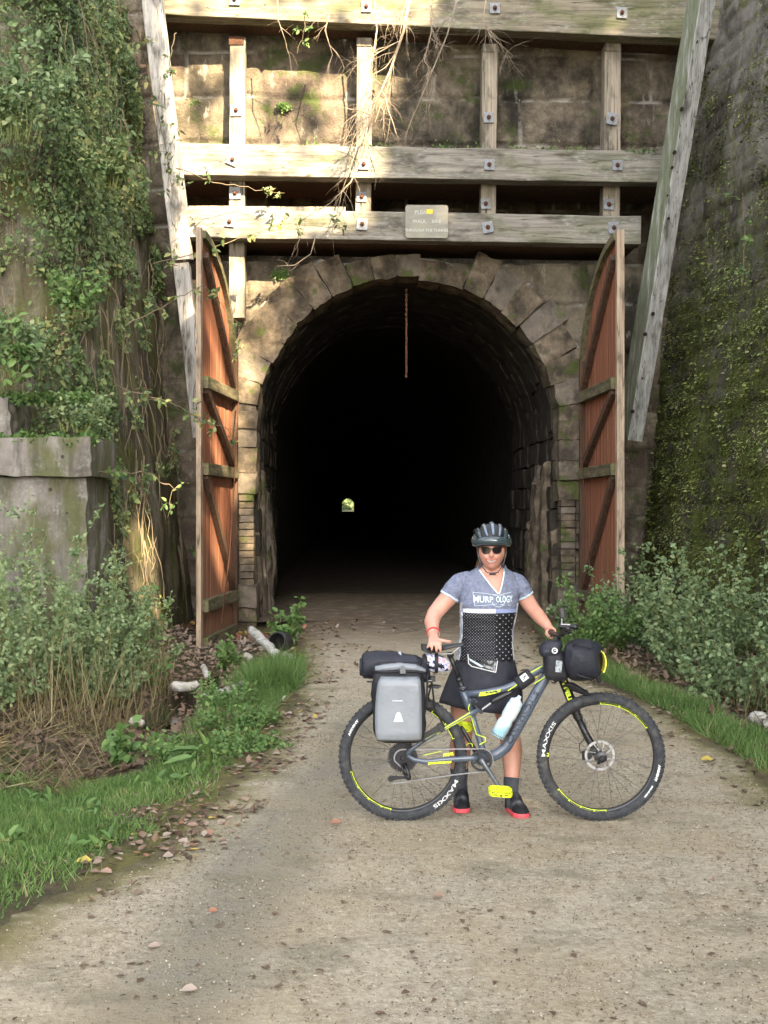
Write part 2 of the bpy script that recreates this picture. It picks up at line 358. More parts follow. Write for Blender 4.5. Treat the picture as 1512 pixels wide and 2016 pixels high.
M['beam_top'] = timber('mossy top beam', 0, (.20, .172, .125), (.05, .045, .03), .8)
M['post'] = timber('weathered post', 2, (.29, .245, .19), (.11, .065, .045), .25, .35)
M['brace'] = timber('bleached white brace', 2, (.40, .40, .385), (.14, .12, .10), .3, .8, face=True)
M['brace_red'] = timber('bleached brace with red stain', 2, (.5, .47, .43), (.13, .05, .04), .15, .6)
M['boards'] = layered('stained red door boards', [(.28, (.13, .055, .035)), (.5, (.265, .102, .056)), (.72, (.38, .175, .10))], sc=(20, 20, .5), det=8, layers=[
    dict(col=(.22, .15, .10), mask=[dict(ax=2, lo=1.5, hi=-.2), dict(sc=(9, 9, 1), lo=.4, hi=.55)], amt=.8),
    dict(col=(.4, .27, .2), mask=[dict(sc=(30, 30, .8), lo=.56, hi=.66, seed=4)], amt=.45),
    dict(col=(.06, .03, .02), mask=[dict(sc=(26, 26, .4), lo=.6, hi=.68, seed=9)], amt=.6)],
    bumps=(((40, 40, 1.2), .5, .008),), rough=.75)
M['stile'] = timber('raw pine stile', 2, (.42, .32, .23), (.2, .12, .08), .05, .2)
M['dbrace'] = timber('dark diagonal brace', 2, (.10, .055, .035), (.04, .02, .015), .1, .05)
M['rail'] = timber('mossy door rail', 1, (.15, .13, .075), (.05, .04, .03), .8, .2)
M['plate'] = layered('galvanized bolt plate', [(.3, (.16, .17, .185)), (.7, (.30, .32, .345))], sc=14, layers=[dict(col=(.22, .13, .08), mask=[dict(sc=9, lo=.55, hi=.68, seed=3)], amt=.6)], metal=.25, rough=.55, bumps=((40, .2, .003),))
M['rust'] = layered('rusty iron', [(.3, (.035, .02, .015)), (.7, (.14, .06, .03))], sc=40, bumps=((60, .4, .003),), rough=.8)
M['blackiron'] = layered('dark iron', [(0, (.02, .014, .012))], bumps=())
M['chain'] = layered('rusty chain', [(.3, (.12, .06, .035)), (.7, (.3, .16, .1))], sc=30, bumps=((60, .4, .003),), rough=.8)

# --- portal frame of reference
PY = R(1.8); PO = Vector((.39, 20.0, 0))
PU = Vector((math.cos(PY), math.sin(PY), 0)); PW = Vector((-math.sin(PY), math.cos(PY), 0)); UZ = Vector((0, 0, 1))
def L(u, wv, z): return PO + PU * u + PW * wv + UZ * z
def Lnp(u, wv, z): return np.array(PO)[None] + u[:, None] * np.array(PU) + wv[:, None] * np.array(PW) + z[:, None] * np.array(UZ)
AR, AZ = 2.48, 3.12                                   # arch radius, springing height
rng = np.random.default_rng(7)

def course_field(a, z, ch, bw, seed):
    """joint closeness (0..1), per-block random for along-coordinate a and height z; ch course height, bw block width"""
    r = np.random.default_rng(seed); nc = 60; hs_ = ch * r.uniform(.8, 1.25, nc); ed = np.concatenate([[-1.0], -1.0 + np.cumsum(hs_)])
    zi = np.clip(np.searchsorted(ed, z) - 1, 0, nc - 1); dz = np.minimum(z - ed[zi], ed[zi + 1] - z)
    joint = dz.copy(); blk = np.zeros_like(a)
    for c in range(nc):
        mk = zi == c
        if not mk.any(): continue
        ws = bw * r.uniform(.6, 1.35, 80); e = np.concatenate([[-30.0], -30 + np.cumsum(ws)]) + 0.0
        while e[-1] < 40: e = np.append(e, e[-1] + bw * r.uniform(.6, 1.35))
        k = np.searchsorted(e, a[mk]) - 1; rb = r.uniform(0, 1, len(e) + 1)
        joint[mk] = np.minimum(dz[mk], np.minimum(a[mk] - e[k], e[k + 1] - a[mk])); blk[mk] = rb[k]
    return joint, blk

portal = thing('tunnel_portal', L(0, 0, 0), 'stone tunnel portal with round arch behind the timber framework', 'tunnel')
# headwall
us = np.arange(-5.4, 6.6, .04); zs = np.arange(-.5, 12.6, .04)
U, Z = np.meshgrid(us, zs, indexing='ij'); u, z = U.ravel(), Z.ravel()
wob = fbm(np.stack([u * 1.2, z * 1.2, z * 0], 1), 3, 4)
jd, blk = course_field(u + wob * .05, z + wob * .05, .62, 1.35, 5)
joint = 1 - sstep(0.0, .055, jd)
disp = .05 * joint + .035 * (blk - .5) + .045 * fbm(np.stack([u * 3, z * 3, u * 0], 1), 4, 8) + .05 * fbm(np.stack([u * .7, z * .7, u * 0 + 4], 1), 2, 9)
rec = sstep(5.86, 6.0, z) * (1 - sstep(7.2, 7.34, z)) * sstep(-3.9, -3.6, u) * (1 - sstep(4.1, 4.4, u))
V = Lnp(u, disp + .03 + 1.3 * rec, z)
Fq = gridF(len(us), len(zs)); cu = u[Fq].mean(1); cz = z[Fq].mean(1)
inside = ((np.abs(cu) < AR + .25) & (cz < AZ)) | ((cu ** 2 + (cz - AZ) ** 2 < (AR + .25) ** 2) & (cz >= AZ))
nb = NB(); nb.add(V, Fq[~inside], joint=joint, blk=blk); nb.build('headwall', M['head'], portal, smooth=True)
# voussoirs
nb = NB(); n = 21
for k in range(n):
    a = math.pi * (k + .5) / n; dv = PU * math.cos(a) + UZ * math.sin(a); tv = (-PU * math.sin(a) + UZ * math.cos(a))
    rad = (.64 if abs(math.cos(a)) > .42 else .36) + rng.uniform(-.04, .07); r0 = AR - .02 + rng.uniform(-.03, .04); wd = math.pi * (AR + rad / 2) / n
    c = PO + UZ * AZ + dv * (r0 + rad / 2) + PW * (.27 + rng.uniform(-.012, .012))
    V, q = stone_np(c, dv, PW, tv, (rad, .66, wd * .985), k + 3, n=9, rnd=.06, amp=.045)
    c0 = np.array(PO + UZ * AZ); rr_ = (V - c0) @ np.array(dv); tt_ = (V - c0) @ np.array(tv); V = V + np.outer(tt_ * (rr_ / (AR + rad / 2) - 1), np.array(tv))
    nb.add(V, q, blk=rng.uniform())
nb.build('arch_ring', M['ring'], portal, smooth=True)
mb = MB(); n_ = 40
for k in range(n_):
    a, b = math.pi * k / n_, math.pi * (k + 1) / n_
    f = lambda an, r: L(math.cos(an) * r, .03, AZ + math.sin(an) * r)
    ro_ = lambda an: AR + (.66 if abs(math.cos(an)) > .42 else .34)
    mb.add([f(a, AR + .04), f(b, AR + .04), f(b, ro_(b)), f(a, ro_(a))], [(0, 1, 2, 3)])
mb.build('ring_mortar', M['mortar'], portal)
# jamb stones and brick patches
for s in (-1, 1):
    nb = NB(); z = -.25
    while z < AZ:
        brick = .35 < z < 1.95
        h = .115 if brick else rng.uniform(.3, .46)
        if brick:
            x0 = AR + .03; 
            for j in range(3):
                wdt = .25; 
                if rng.uniform() < .12: x0 += wdt; continue
                V, q = stone_np(L(s * (x0 + wdt / 2), .14 + rng.uniform(-.03, .02), z + h / 2), PU, PW, UZ, (wdt * .95, .38, h * .9), int(z * 100) + j, n=2, rnd=.08, amp=.012)
                nb.add(V, q, blk=rng.uniform()); x0 += wdt
        else:
            wdt = rng.uniform(.62, .85)
            V, q = stone_np(L(s * (AR + wdt / 2 - .02), .2 + rng.uniform(-.04, .03), z + h / 2), PU, PW, UZ, (wdt, .6, h * 1.0), int(z * 50) + s, n=6, rnd=.13, amp=.045)
            nb.add(V, q, blk=rng.uniform())
        z += h
    nb.build('jamb_stones', M['ring'], portal, smooth=True)
# rough lining blocks for the first metres
nb = NB()
for ri in range(10):
    w0 = .5 + ri * .52; prof = []; 
    zz = -.2
    while zz < AZ: prof.append(('w', zz)); zz += .4
    for s in (-1, 1):
        for _, zz in prof:
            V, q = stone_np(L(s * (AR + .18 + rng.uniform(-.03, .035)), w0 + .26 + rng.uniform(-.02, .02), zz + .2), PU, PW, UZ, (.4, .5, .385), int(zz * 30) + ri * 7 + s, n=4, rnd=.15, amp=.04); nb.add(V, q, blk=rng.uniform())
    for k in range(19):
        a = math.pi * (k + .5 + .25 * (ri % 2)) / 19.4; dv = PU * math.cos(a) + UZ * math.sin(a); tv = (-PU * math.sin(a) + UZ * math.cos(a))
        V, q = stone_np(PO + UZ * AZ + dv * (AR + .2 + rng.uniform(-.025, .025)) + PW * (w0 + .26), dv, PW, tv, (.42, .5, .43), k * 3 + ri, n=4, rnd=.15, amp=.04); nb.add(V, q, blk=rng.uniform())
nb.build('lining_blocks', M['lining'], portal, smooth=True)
# eroded vertical ribs inside each jamb
for s, rows in ((-1, ((2.50, .7, 2.8), (2.44, 1.0, 2.45), (2.47, 1.3, 2.65), (2.40, 1.65, 2.1), (2.43, 2.0, 2.3), (2.38, 2.4, 1.8))), (1, ((2.50, .66, 1.7), (2.38, .95, 2.6), (2.44, 1.25, 1.9), (2.33, 1.6, 2.3), (2.40, 1.95, 2.6), (2.34, 2.4, 1.6)))):
    nb = NB()
    for i, (uu, ww, hh) in enumerate(rows):
        V, q = stone_np(L(s * (uu + .06), ww, hh / 2 - .15), PU, PW, UZ, (.24, .30, hh + .3), i + 40 + s, n=22, rnd=.12, amp=.075)
        k = (V[:, 2] / hh); V[:, 0] += s * .05 * k * k + .02 * np.sin(V[:, 2] * 3 + i); nb.add(V, q, blk=rng.uniform())
    nb.build('eroded_rib', M['ring'], portal, smooth=True)
# long tunnel tube
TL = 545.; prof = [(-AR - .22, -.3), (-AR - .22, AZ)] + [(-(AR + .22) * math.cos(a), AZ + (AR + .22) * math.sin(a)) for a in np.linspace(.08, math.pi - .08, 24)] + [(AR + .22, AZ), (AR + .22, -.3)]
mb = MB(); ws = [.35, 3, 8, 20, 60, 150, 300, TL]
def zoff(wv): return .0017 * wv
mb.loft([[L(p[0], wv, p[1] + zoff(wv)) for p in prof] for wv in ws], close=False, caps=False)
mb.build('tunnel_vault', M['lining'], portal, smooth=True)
# far portal wall (outer side unseen) so that only the arch lets light in
mb = MB(); fw = TL
for (a, b) in zip(prof[:-1], prof[1:]):
    p = lambda q, k: L(q[0] * k[0], fw, q[1] * k[1] + zoff(fw))
    o1 = (a[0] * 4, a[1] * 3 if a[1] > 0 else -1); o2 = (b[0] * 4, b[1] * 3 if b[1] > 0 else -1)
    mb.add([L(a[0], fw, a[1] + zoff(fw)), L(b[0], fw, b[1] + zoff(fw)), L(o2[0], fw, o2[1] + zoff(fw)), L(o1[0], fw, o1[1] + zoff(fw))], [(0, 1, 2, 3)])
mb.build('far_portal_wall', M['head'], portal)

# ---------------------------------------------------------------- ground
def ground_h(x, y):
    x = np.asarray(x, float); y = np.asarray(y, float)
    xc = .6 + .02 * (y - 5)                                             # path centre
    z = np.zeros_like(x)
    ld = np.exp(-((x + 2.2 - .02 * (y - 12)) / .75) ** 2) * sstep(6.5, 9.5, y) * .24   # left ditch
    rd = np.exp(-((x - 3.9) / .7) ** 2) * sstep(4, 7, y) * .22
    z -= (ld + rd) * (1 - sstep(19, 20.5, y))
    z += .13 * sstep(-3.2, -5.5, x) * sstep(3, 8, y)
    P = np.stack([x, y, x * 0], 1)
    rough = .05 * fbm(P * 1.1, 3, 2) + .025 * fbm(P * 5, 3, 5)
    off = np.where(x < 0, sstep(-1.0, -1.8, x), sstep(2.6, 3.3, x))
    z += rough * (.12 + .88 * off)
    bank = sstep(5.2, 13, np.abs(x - .4)) * sstep(-8, 13, y) * 11.5
    z += bank
    z += .0019 * np.clip(y - 20, 0, 548)
    return z
xs = np.concatenate([np.array([-400, -200, -100, -60, -40, -28, -20, -15, -12, -10]), np.arange(-8, 8, .07), np.array([8, 10, 12, 15, 20, 28, 40, 60, 100, 200, 400])])
ys = np.concatenate([np.array([-400, -200, -100, -50, -25, -12, -6, -3, 0]), np.arange(1.5, 20.0, .08), np.array([20.05, 20.2, 20.3])])
X, Y = np.meshgrid(xs, ys, indexing='ij'); x, y = X.ravel(), Y.ravel(); z = ground_h(x, y)
P = np.stack([x, y, x * 0], 1)
mossy = np.clip(1 - np.abs(x + 1.15 + .1 * fbm(P * 1.5, 3, 3)) / .45, 0, 1) + np.clip(1 - np.abs(x - 2.75) / .4, 0, 1)
me = mesh_np(np.stack([x, y, z - .012], 1), gridF(len(xs), len(ys))[:, ::-1], {'mossy': mossy}, True)
g = link('ground', me, M['dirt'], origin=(0, 0, 0)); tag(g, kind='structure')

# trail sheet
def trail_edges(y):
    l = np.interp(y, [1, 5.1, 6.2, 7.8, 9, 11.8, 15, 17.5, 19.5, 26], [-2.6, -1.72, -1.28, -1.02, -.92, -.82, -1.0, -1.25, -1.6, -1.9])
    r = np.interp(y, [1, 5, 8.2, 10.9, 15, 18, 20, 26], [2.8, 2.7, 2.55, 2.45, 2.0, 2.25, 2.4, 2.2])
    return l, r
ys = np.arange(1.2, 26, .045); ts = np.linspace(0, 1, 110)
l, r = trail_edges(ys); yy = np.stack([ys, ys * 0, ys * 0], 1)
l = l + .13 * fbm(yy * 1.6, 3, 3) + .05 * fbm(yy * 9, 2, 5); r = r + .13 * fbm(yy * 1.6 + 40, 3, 4) + .05 * fbm(yy * 9, 2, 6)
x = (l[None] + (r - l)[None] * ts[:, None]).ravel(); y = np.broadcast_to(ys[None], (len(ts), len(ys))).ravel(); P = np.stack([x, y, x * 0], 1)
l = np.broadcast_to(l[None], (len(ts), len(ys))).ravel(); r = np.broadcast_to(r[None], (len(ts), len(ys))).ravel(); wob = .05 * fbm(P * 2.2, 4, 6)
din = np.minimum(x - l, r - x) + wob
camb = .035 * np.clip(1 - ((x - .8) / 1.9) ** 2, 0, 1)
z = ground_h(x, y) + .004 - .006 + camb * sstep(1, 4, y) * 0 + .006 * fbm(P * 3, 3, 12)
trk = np.exp(-((x - np.interp(y, [3, 5, 6.5, 8, 10, 14], [-.95, -.72, -.62, -.35, -.15, .1])) / .36) ** 2) * (1 - sstep(9, 13, y)) * 1.0
trk = np.clip(trk + .25 * fbm(P * 1.3, 3, 9), 0, 1)
edge = np.clip(1 - din / .42 + .3 * fbm(P * 4, 3, 77), 0, 1); mouth_shade = sstep(14, 21, y) * 1.3  # last mask darkens the trail toward the tunnel, imitating fading daylight
me = mesh_np(np.stack([x, y, z], 1), gridF(len(ts), len(ys))[:, ::-1], {'track': trk, 'edge': edge, 'mouth_shade': mouth_shade}, True)
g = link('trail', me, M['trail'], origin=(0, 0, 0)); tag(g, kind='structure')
# tunnel floor
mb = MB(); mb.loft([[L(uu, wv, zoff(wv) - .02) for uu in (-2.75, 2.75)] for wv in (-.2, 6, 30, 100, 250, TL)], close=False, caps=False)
g = mb.build('tunnel_floor', M['tfloor_dim']); tag(g, kind='structure')
# outside the far end
mb = MB(); mb.add([L(-30, TL + .1, zoff(TL) - .04), L(30, TL + .1, zoff(TL) - .04), L(30, TL + 60, zoff(TL) + .6), L(-30, TL + 60, zoff(TL) + .6)], [(0, 1, 2, 3)])
g = mb.build('far_path', M['trail']); tag(g, kind='structure')
# the hill the tunnel runs through
xs = np.linspace(-120, 120, 61); ys = np.concatenate([np.array([20.35, 21, 23, 26]), np.linspace(30, 565, 60)])
X, Y = np.meshgrid(xs, ys, indexing='ij'); x, y = X.ravel(), Y.ravel(); P = np.stack([x, y, x * 0], 1)
z = 12.4 + 26 * sstep(20, 120, y) * (1 - sstep(480, 563, y)) + 2.5 * fbm(P * .04, 3, 3) * sstep(20, 50, y)
link('hill', mesh_np(np.stack([x, y, z], 1), gridF(len(xs), len(ys))[:, ::-1], None, True), M['hill'], origin=(0, 0, 0))['kind'] = 'structure'

# ---------------------------------------------------------------- wing walls (swept)
def sweep_wall(path, z0, z1, batter, step, seed, amp, courses=None, side=1, lowamp=.12):
    path = [Vector((p[0], p[1], 0)) for p in path]; seg = [(b - a).length for a, b in zip(path, path[1:])]; tot = sum(seg)
    ss = np.arange(0, tot, step); pts = []; nr = []
    cum = np.concatenate([[0], np.cumsum(seg)])
    ns = [((b - a).normalized().cross(UZ)) * side for a, b in zip(path, path[1:])]
    for s_ in ss:
        i = min(np.searchsorted(cum, s_, side='right') - 1, len(seg) - 1); t = (s_ - cum[i]) / seg[i]
        pts.append(path[i].lerp(path[i + 1], t))
        k = t - .5; j = i + (1 if k > 0 else -1); j = min(max(j, 0), len(ns) - 1)
        nr.append(ns[i].lerp(ns[j], abs(k) * abs(k) * 2).normalized())
    pts = np.array([tuple(p) for p in pts]); nr = np.array([tuple(p) for p in nr]); zs = np.arange(z0, z1, step)
    S, Zg = np.meshgrid(np.arange(len(ss)), zs, indexing='ij'); si = S.ravel(); z = Zg.ravel(); s_ = ss[si]
    Q = np.stack([s_, z, s_ * 0 + seed], 1)
    d = lowamp * fbm(Q * .45, 2, seed) + amp * fbm(Q * 2.2, 5, seed + 3)
    joint = z * 0; blk = z * 0
    if courses:
        wob = fbm(Q * 1.1, 3, seed + 9) * .06; jd, blk = course_field(s_ + wob, z + wob, courses[0], courses[1], seed)
        joint = 1 - sstep(0, .06, jd); d = d - .03 * joint + .05 * (blk - .5)
    V = pts[si] + nr[si] * (d - batter * np.clip(z, 0, None))[:, None]; V[:, 2] += z
    return V, gridF(len(ss), len(zs)), joint, blk, (pts, nr, ss, zs, V.reshape(len(ss), len(zs), 3))
# right wall
V, Fq, jn, bk, WR = sweep_wall([(4.02, 20.7), (4.12, 19.6), (4.72, 15), (5.5, 9), (6.6, 2), (7.5, -6)], -.4, 12.5, .125, .05, 11, .06, (.33, .8), side=1)
nb = NB(); nb.add(V, Fq, joint=jn, blk=bk); o = nb.build('retaining_wall', M['wallr'], smooth=True)
tag(o, 'blackened stone wing wall draped in moss right of the red door', 'wall')
# left wall
V, Fq, jn, bk, WL = sweep_wall([(-3.12, 20.7), (-3.14, 19.8), (-3.36, 15.6), (-3.55, 15.1), (-4.3, 14.85), (-9, 14.3)], -.5, 12.5, .115, .05, 23, .08, None, side=-1, lowamp=.12)
nb = NB(); nb.add(V, Fq, joint=jn * .4, blk=bk); o = nb.build('retaining_wall', M['rock'], smooth=True)
tag(o, 'mossy eroded wing wall hung with vines left of the tunnel', 'wall')
# concrete abutment with ledge, lower left
def rough_box(c, size, seed, n=14, amp=.03, rnd=.015):
    return stone_np(c, (1, 0, 0), (0, 1, 0), (0, 0, 1), size, seed, n=n, rnd=rnd, amp=amp)
ab = thing('concrete_abutment', (-4.9, 14.6, 0), 'grey concrete abutment with a mossy projecting ledge at the left edge', 'abutment')
nb = NB(); V, q = rough_box((-5.0, 14.55, .85), (3.18, 1.1, 2.66), 5, n=70, amp=.03); nb.add(V, q); nb.build('pier', M['conc'], ab, smooth=True)
nb = NB(); V, q = rough_box((-5.0, 14.5, 2.40), (3.36, 1.30, .44), 9, n=60, amp=.03); nb.add(V, q); nb.build('ledge', M['conc'], ab, smooth=True)
nb = NB(); V, q = rough_box((-5.95, 14.75, 2.88), (3.1, .8, .5), 12, n=60, amp=.045); nb.add(V, q); nb.build('upper_block', M['conc'], ab, smooth=True)

# ---------------------------------------------------------------- timber framework
def plate_on(parent, px, py, D, s=.175, rot=0, nm='bolt_plate', raised=.018):
    rp_ = random.Random(px * 7 + py); s *= rp_.uniform(.9, 1.08); rot += rp_.uniform(-.05, .05)
    c = at(px, py, D); c = c - PW * raised
    mb = MB(); mb.box(c, (s, .018, s * 1.05), Matrix.Rotation(PY, 4, 'Z') @ Matrix.Rotation(rot, 4, 'Y'))
    p = mb.build(nm, M['plate'], parent, bevel=.003)
    b = MB(); b.tube([c - PW * .01, c - PW * .03], .036, 12); b.tube([c - PW * .03, c - PW * .06], .022, 6); b.build('bolt', M['rust'], p)
FW = 19.28
def beam_thing(pL, pR, h, label, mat, plates, seed, extra=None, D=FW, dL=0, dR=0):
    a = at(*pL, D + (pL[0] - 800) / 120 * math.tan(PY) + dL); b = at(*pR, D + (pR[0] - 800) / 120 * math.tan(PY) + dR)
    t = thing('timber_beam', ((a + b) / 2) - UZ * h / 2, label, 'beam', 'horizontal beams of the timber framework')
    off = PW * .16
    mb = MB(); rough_beam(mb, a + off, b + off, .31, h, seed=seed, amp=.014, step=.08); mb.build('timber', mat, t, smooth=False)
    mb = MB(); zb = -UZ * (h / 2 - .05); sw = .46 if h > .6 else 1.15; mb.beam(a + PW * (.29 + sw / 2) + zb, b + PW * (.29 + sw / 2) + zb, sw, .05); mb.build('added_soffit', M['dbrace'], t)  # board added behind each beam to keep skylight off the wall below
    for pl in plates: plate_on(t, pl[0], pl[1], D + (pl[0] - 800) / 120 * math.tan(PY) - .0, .17, pl[2] if len(pl) > 2 else 0)
    return t
def smooth_flag(o): o.data.polygons.foreach_set('use_smooth', [True] * len(o.data.polygons))
beam_thing((296, -12), (1520, 46), .62, 'topmost mossy timber beam crossing above the tunnel behind the dead branches', M['beam_top'], [(462, 0, .05), (721, 14), (974, 17), (1224, 26)], 1)
beam_thing((352, 313), (1318, 328), .50, 'middle timber beam with lichen and weeds along its top edge', M['beam'], [(458, 315, .35), (716, 324), (963, 325), (1215, 326)], 2)
t3 = beam_thing((362, 438), (1262, 453), .455, 'lowest timber beam carrying the metal sign just over the arch', M['beam'], [(452, 437, .04), (713, 442, .03), (960, 448, -.2), (1208, 449, -.03)], 3)
mb = MB(); rough_beam(mb, at(372, 414, 19.30), at(680, 416, 19.38), .10, .12, seed=9); 
o = mb.build('ledger_strip', M['post'], t3)
for i, (px0, px1, y0, y1, lab, pls, bot) in enumerate((
    (450, 481, 74, 625, 'leftmost long timber post reaching below the lowest beam beside the left door', [(465, 218), (463, 381)], 1),
    (701, 732, 76, 470, 'timber post behind the tangle of dead twigs, second from the left', [(712, 388)], 0),
    (948, 978, 88, 470, 'timber post with brown streaks, third from the left, right of the sign', [(962, 232), (956, 402)], 0),
    (1189, 1222, 86, 470, 'rightmost timber post with a deep dark crack and a crooked plate', [(1204, 236, .12), (1198, 403)], 0))):
    D = 19.62 + (px0 - 800) / 120 * math.tan(PY); w_ = (px1 - px0) / F * D; a = at((px0 + px1) / 2 + 2, y0, D); b = at((px0 + px1) / 2 - 2 if i else 466, y1, D)
    t = thing('timber_post', b, lab, 'post', 'vertical posts of the timber framework')
    mb = MB(); rough_beam(mb, b + PW * .15, a + PW * .15, .30, w_, up=PU, seed=20 + i, amp=.01, step=.1); mb.build('timber', M['post'], t)
    for pl in pls: plate_on(t, pl[0], pl[1], D, .17, pl[2] if len(pl) > 2 else 0, raised=.02 if len(pl) < 3 else .05)
    mb = MB(); mb.box(at((px0 + px1) / 2, y0 + 7, D) - PW * .012, (w_ * .95, .02, .13), Matrix.Rotation(PY, 4, 'Z')); mb.build('end_plate', M['rust'] if i in (0,) else M['post'], t, bevel=.003)
# leaning braces
t = thing('leaning_brace', at(398, 860, 19.2), 'sunlit white leaning timber brace along the left wing wall', 'brace', 'leaning braces at the wing walls')
mb = MB(); rough_beam(mb, at(396, 860, 19.5), at(358, 520, 19.3), .30, .24, up=PU, seed=31, amp=.014); mb.build('lower_timber', M['brace_red'], t)
mb = MB(); rough_beam(mb, at(360, 512, 19.25), at(297, -30, 18.6), .32, .30, up=PU, seed=32, amp=.014); mb.build('upper_timber', M['brace_red'], t)
t = thing('leaning_brace', at(1238, 868, 18.9), 'pale steep timber brace leaning over the red door on the right', 'brace', 'leaning braces at the wing walls')
mb = MB(); rot_up = (PU * math.cos(R(27)) + PW * math.sin(R(27))).normalized()
rough_beam(mb, at(1238, 866, 18.95), at(1386, -30, 18.3), .31, .30, up=rot_up, seed=33, amp=.008); mb.build('timber', M['brace'], t)
for (px, py) in ((1347, 82), (1340, 215), (1316, 300), (1312, 330), (1290, 385), (1297, 430), (1283, 618), (1262, 658), (1245, 745), (1238, 810)):
    k = (866 - py) / 896; c = at(1240 + 146 * k + (5 if px % 2 else -4), py, 18.95 - .65 * k - .20); mb = MB(); mb.disc(c, (0.1, 1, 0), .014 + .008 * (px % 3), .05, 8); mb.build('bolt', M['blackiron'], t)

# ---------------------------------------------------------------- sign
def text_mesh(txt, size, font_bold=0, space=1.0):
    cu = bpy.data.curves.new('t', 'FONT'); cu.body = txt; cu.size = size; cu.align_x = 'CENTER'; cu.align_y = 'CENTER'; cu.offset = font_bold; cu.space_character = space; cu.resolution_u = 3
    o = bpy.data.objects.new('t', cu); COL.objects.link(o); dg = bpy.context.evaluated_depsgraph_get(); dg.update()
    me = bpy.data.meshes.new_from_object(o.evaluated_get(dg)); V = np.array([tuple(v.co) for v in me.vertices]); Fs = [tuple(p.vertices) for p in me.polygons]
    bpy.data.objects.remove(o); bpy.data.curves.remove(cu); bpy.data.meshes.remove(me)
    return V, Fs
def add_text(mb, txt, size, fn, bold=0, space=1.0, sx=1.0, shear=0):
    """fn maps local 2-D (x right, y up) to a world point"""
    V, Fs = text_mesh(txt, size, bold, space)
    mb.add([fn(v[0] * sx + shear * v[1], v[1]) for v in V], Fs); return mb
M['signmetal'] = layered('weathered aluminium sign', [(.3, (.20, .19, .155)), (.7, (.29, .275, .23))], sc=(4, 4, 20), layers=[dict(col=(.3, .29, .2), mask=[dict(sc=3, lo=.5, hi=.65)], amt=.6)], rough=.5, bumps=((40, .1, .002),))
M['signtext'] = plain('faded white lettering', (.47, .46, .41), .7)
M['yellow_st'] = plain('yellow sticker', (.75, .52, .02), .5)
D = 19.26; sg = thing('metal_sign', at(840, 470, D), 'pale weathered metal sign with a yellow sticker on the lowest beam', 'sign')
def rrect(w_, h_, r, n=5):
    return [(sx * (w_ / 2 - r) + math.cos(a) * r, sy * (h_ / 2 - r) + math.sin(a) * r) for sx, sy, a0 in ((1, 1, 0), (-1, 1, 90), (-1, -1, 180), (1, -1, 270)) for a in [R(a0 + 90 * k / n) for k in range(n + 1)]]
c = at(840, 437, D) - PW * .02
mb = MB(); mb.prism(rrect(.675, .52, .04), c, PU, UZ, .012); mb.build('panel', M['signmetal'], sg)
c2 = c - PW * .016
mb = MB()
for (tx, dx, dz, sz) in (('PLEASE', -.06, .14, .085), ('WALK', -.12, 0, .075), ('BIKE', .15, 0, .075), ('THROUGH THE TUNNEL', 0, -.14, .062)):
    add_text(mb, tx, sz, lambda x, y, dx=dx, dz=dz: c2 + PU * (x + dx) + UZ * (y + dz), bold=.0015)
mb.build('lettering', M['signtext'], sg)
mb = MB(); mb.box(c2 + PU * .045 + UZ * .155, (.1, .006, .07), Matrix.Rotation(PY, 4, 'Z')); mb.build('sticker', M['yellow_st'], sg)

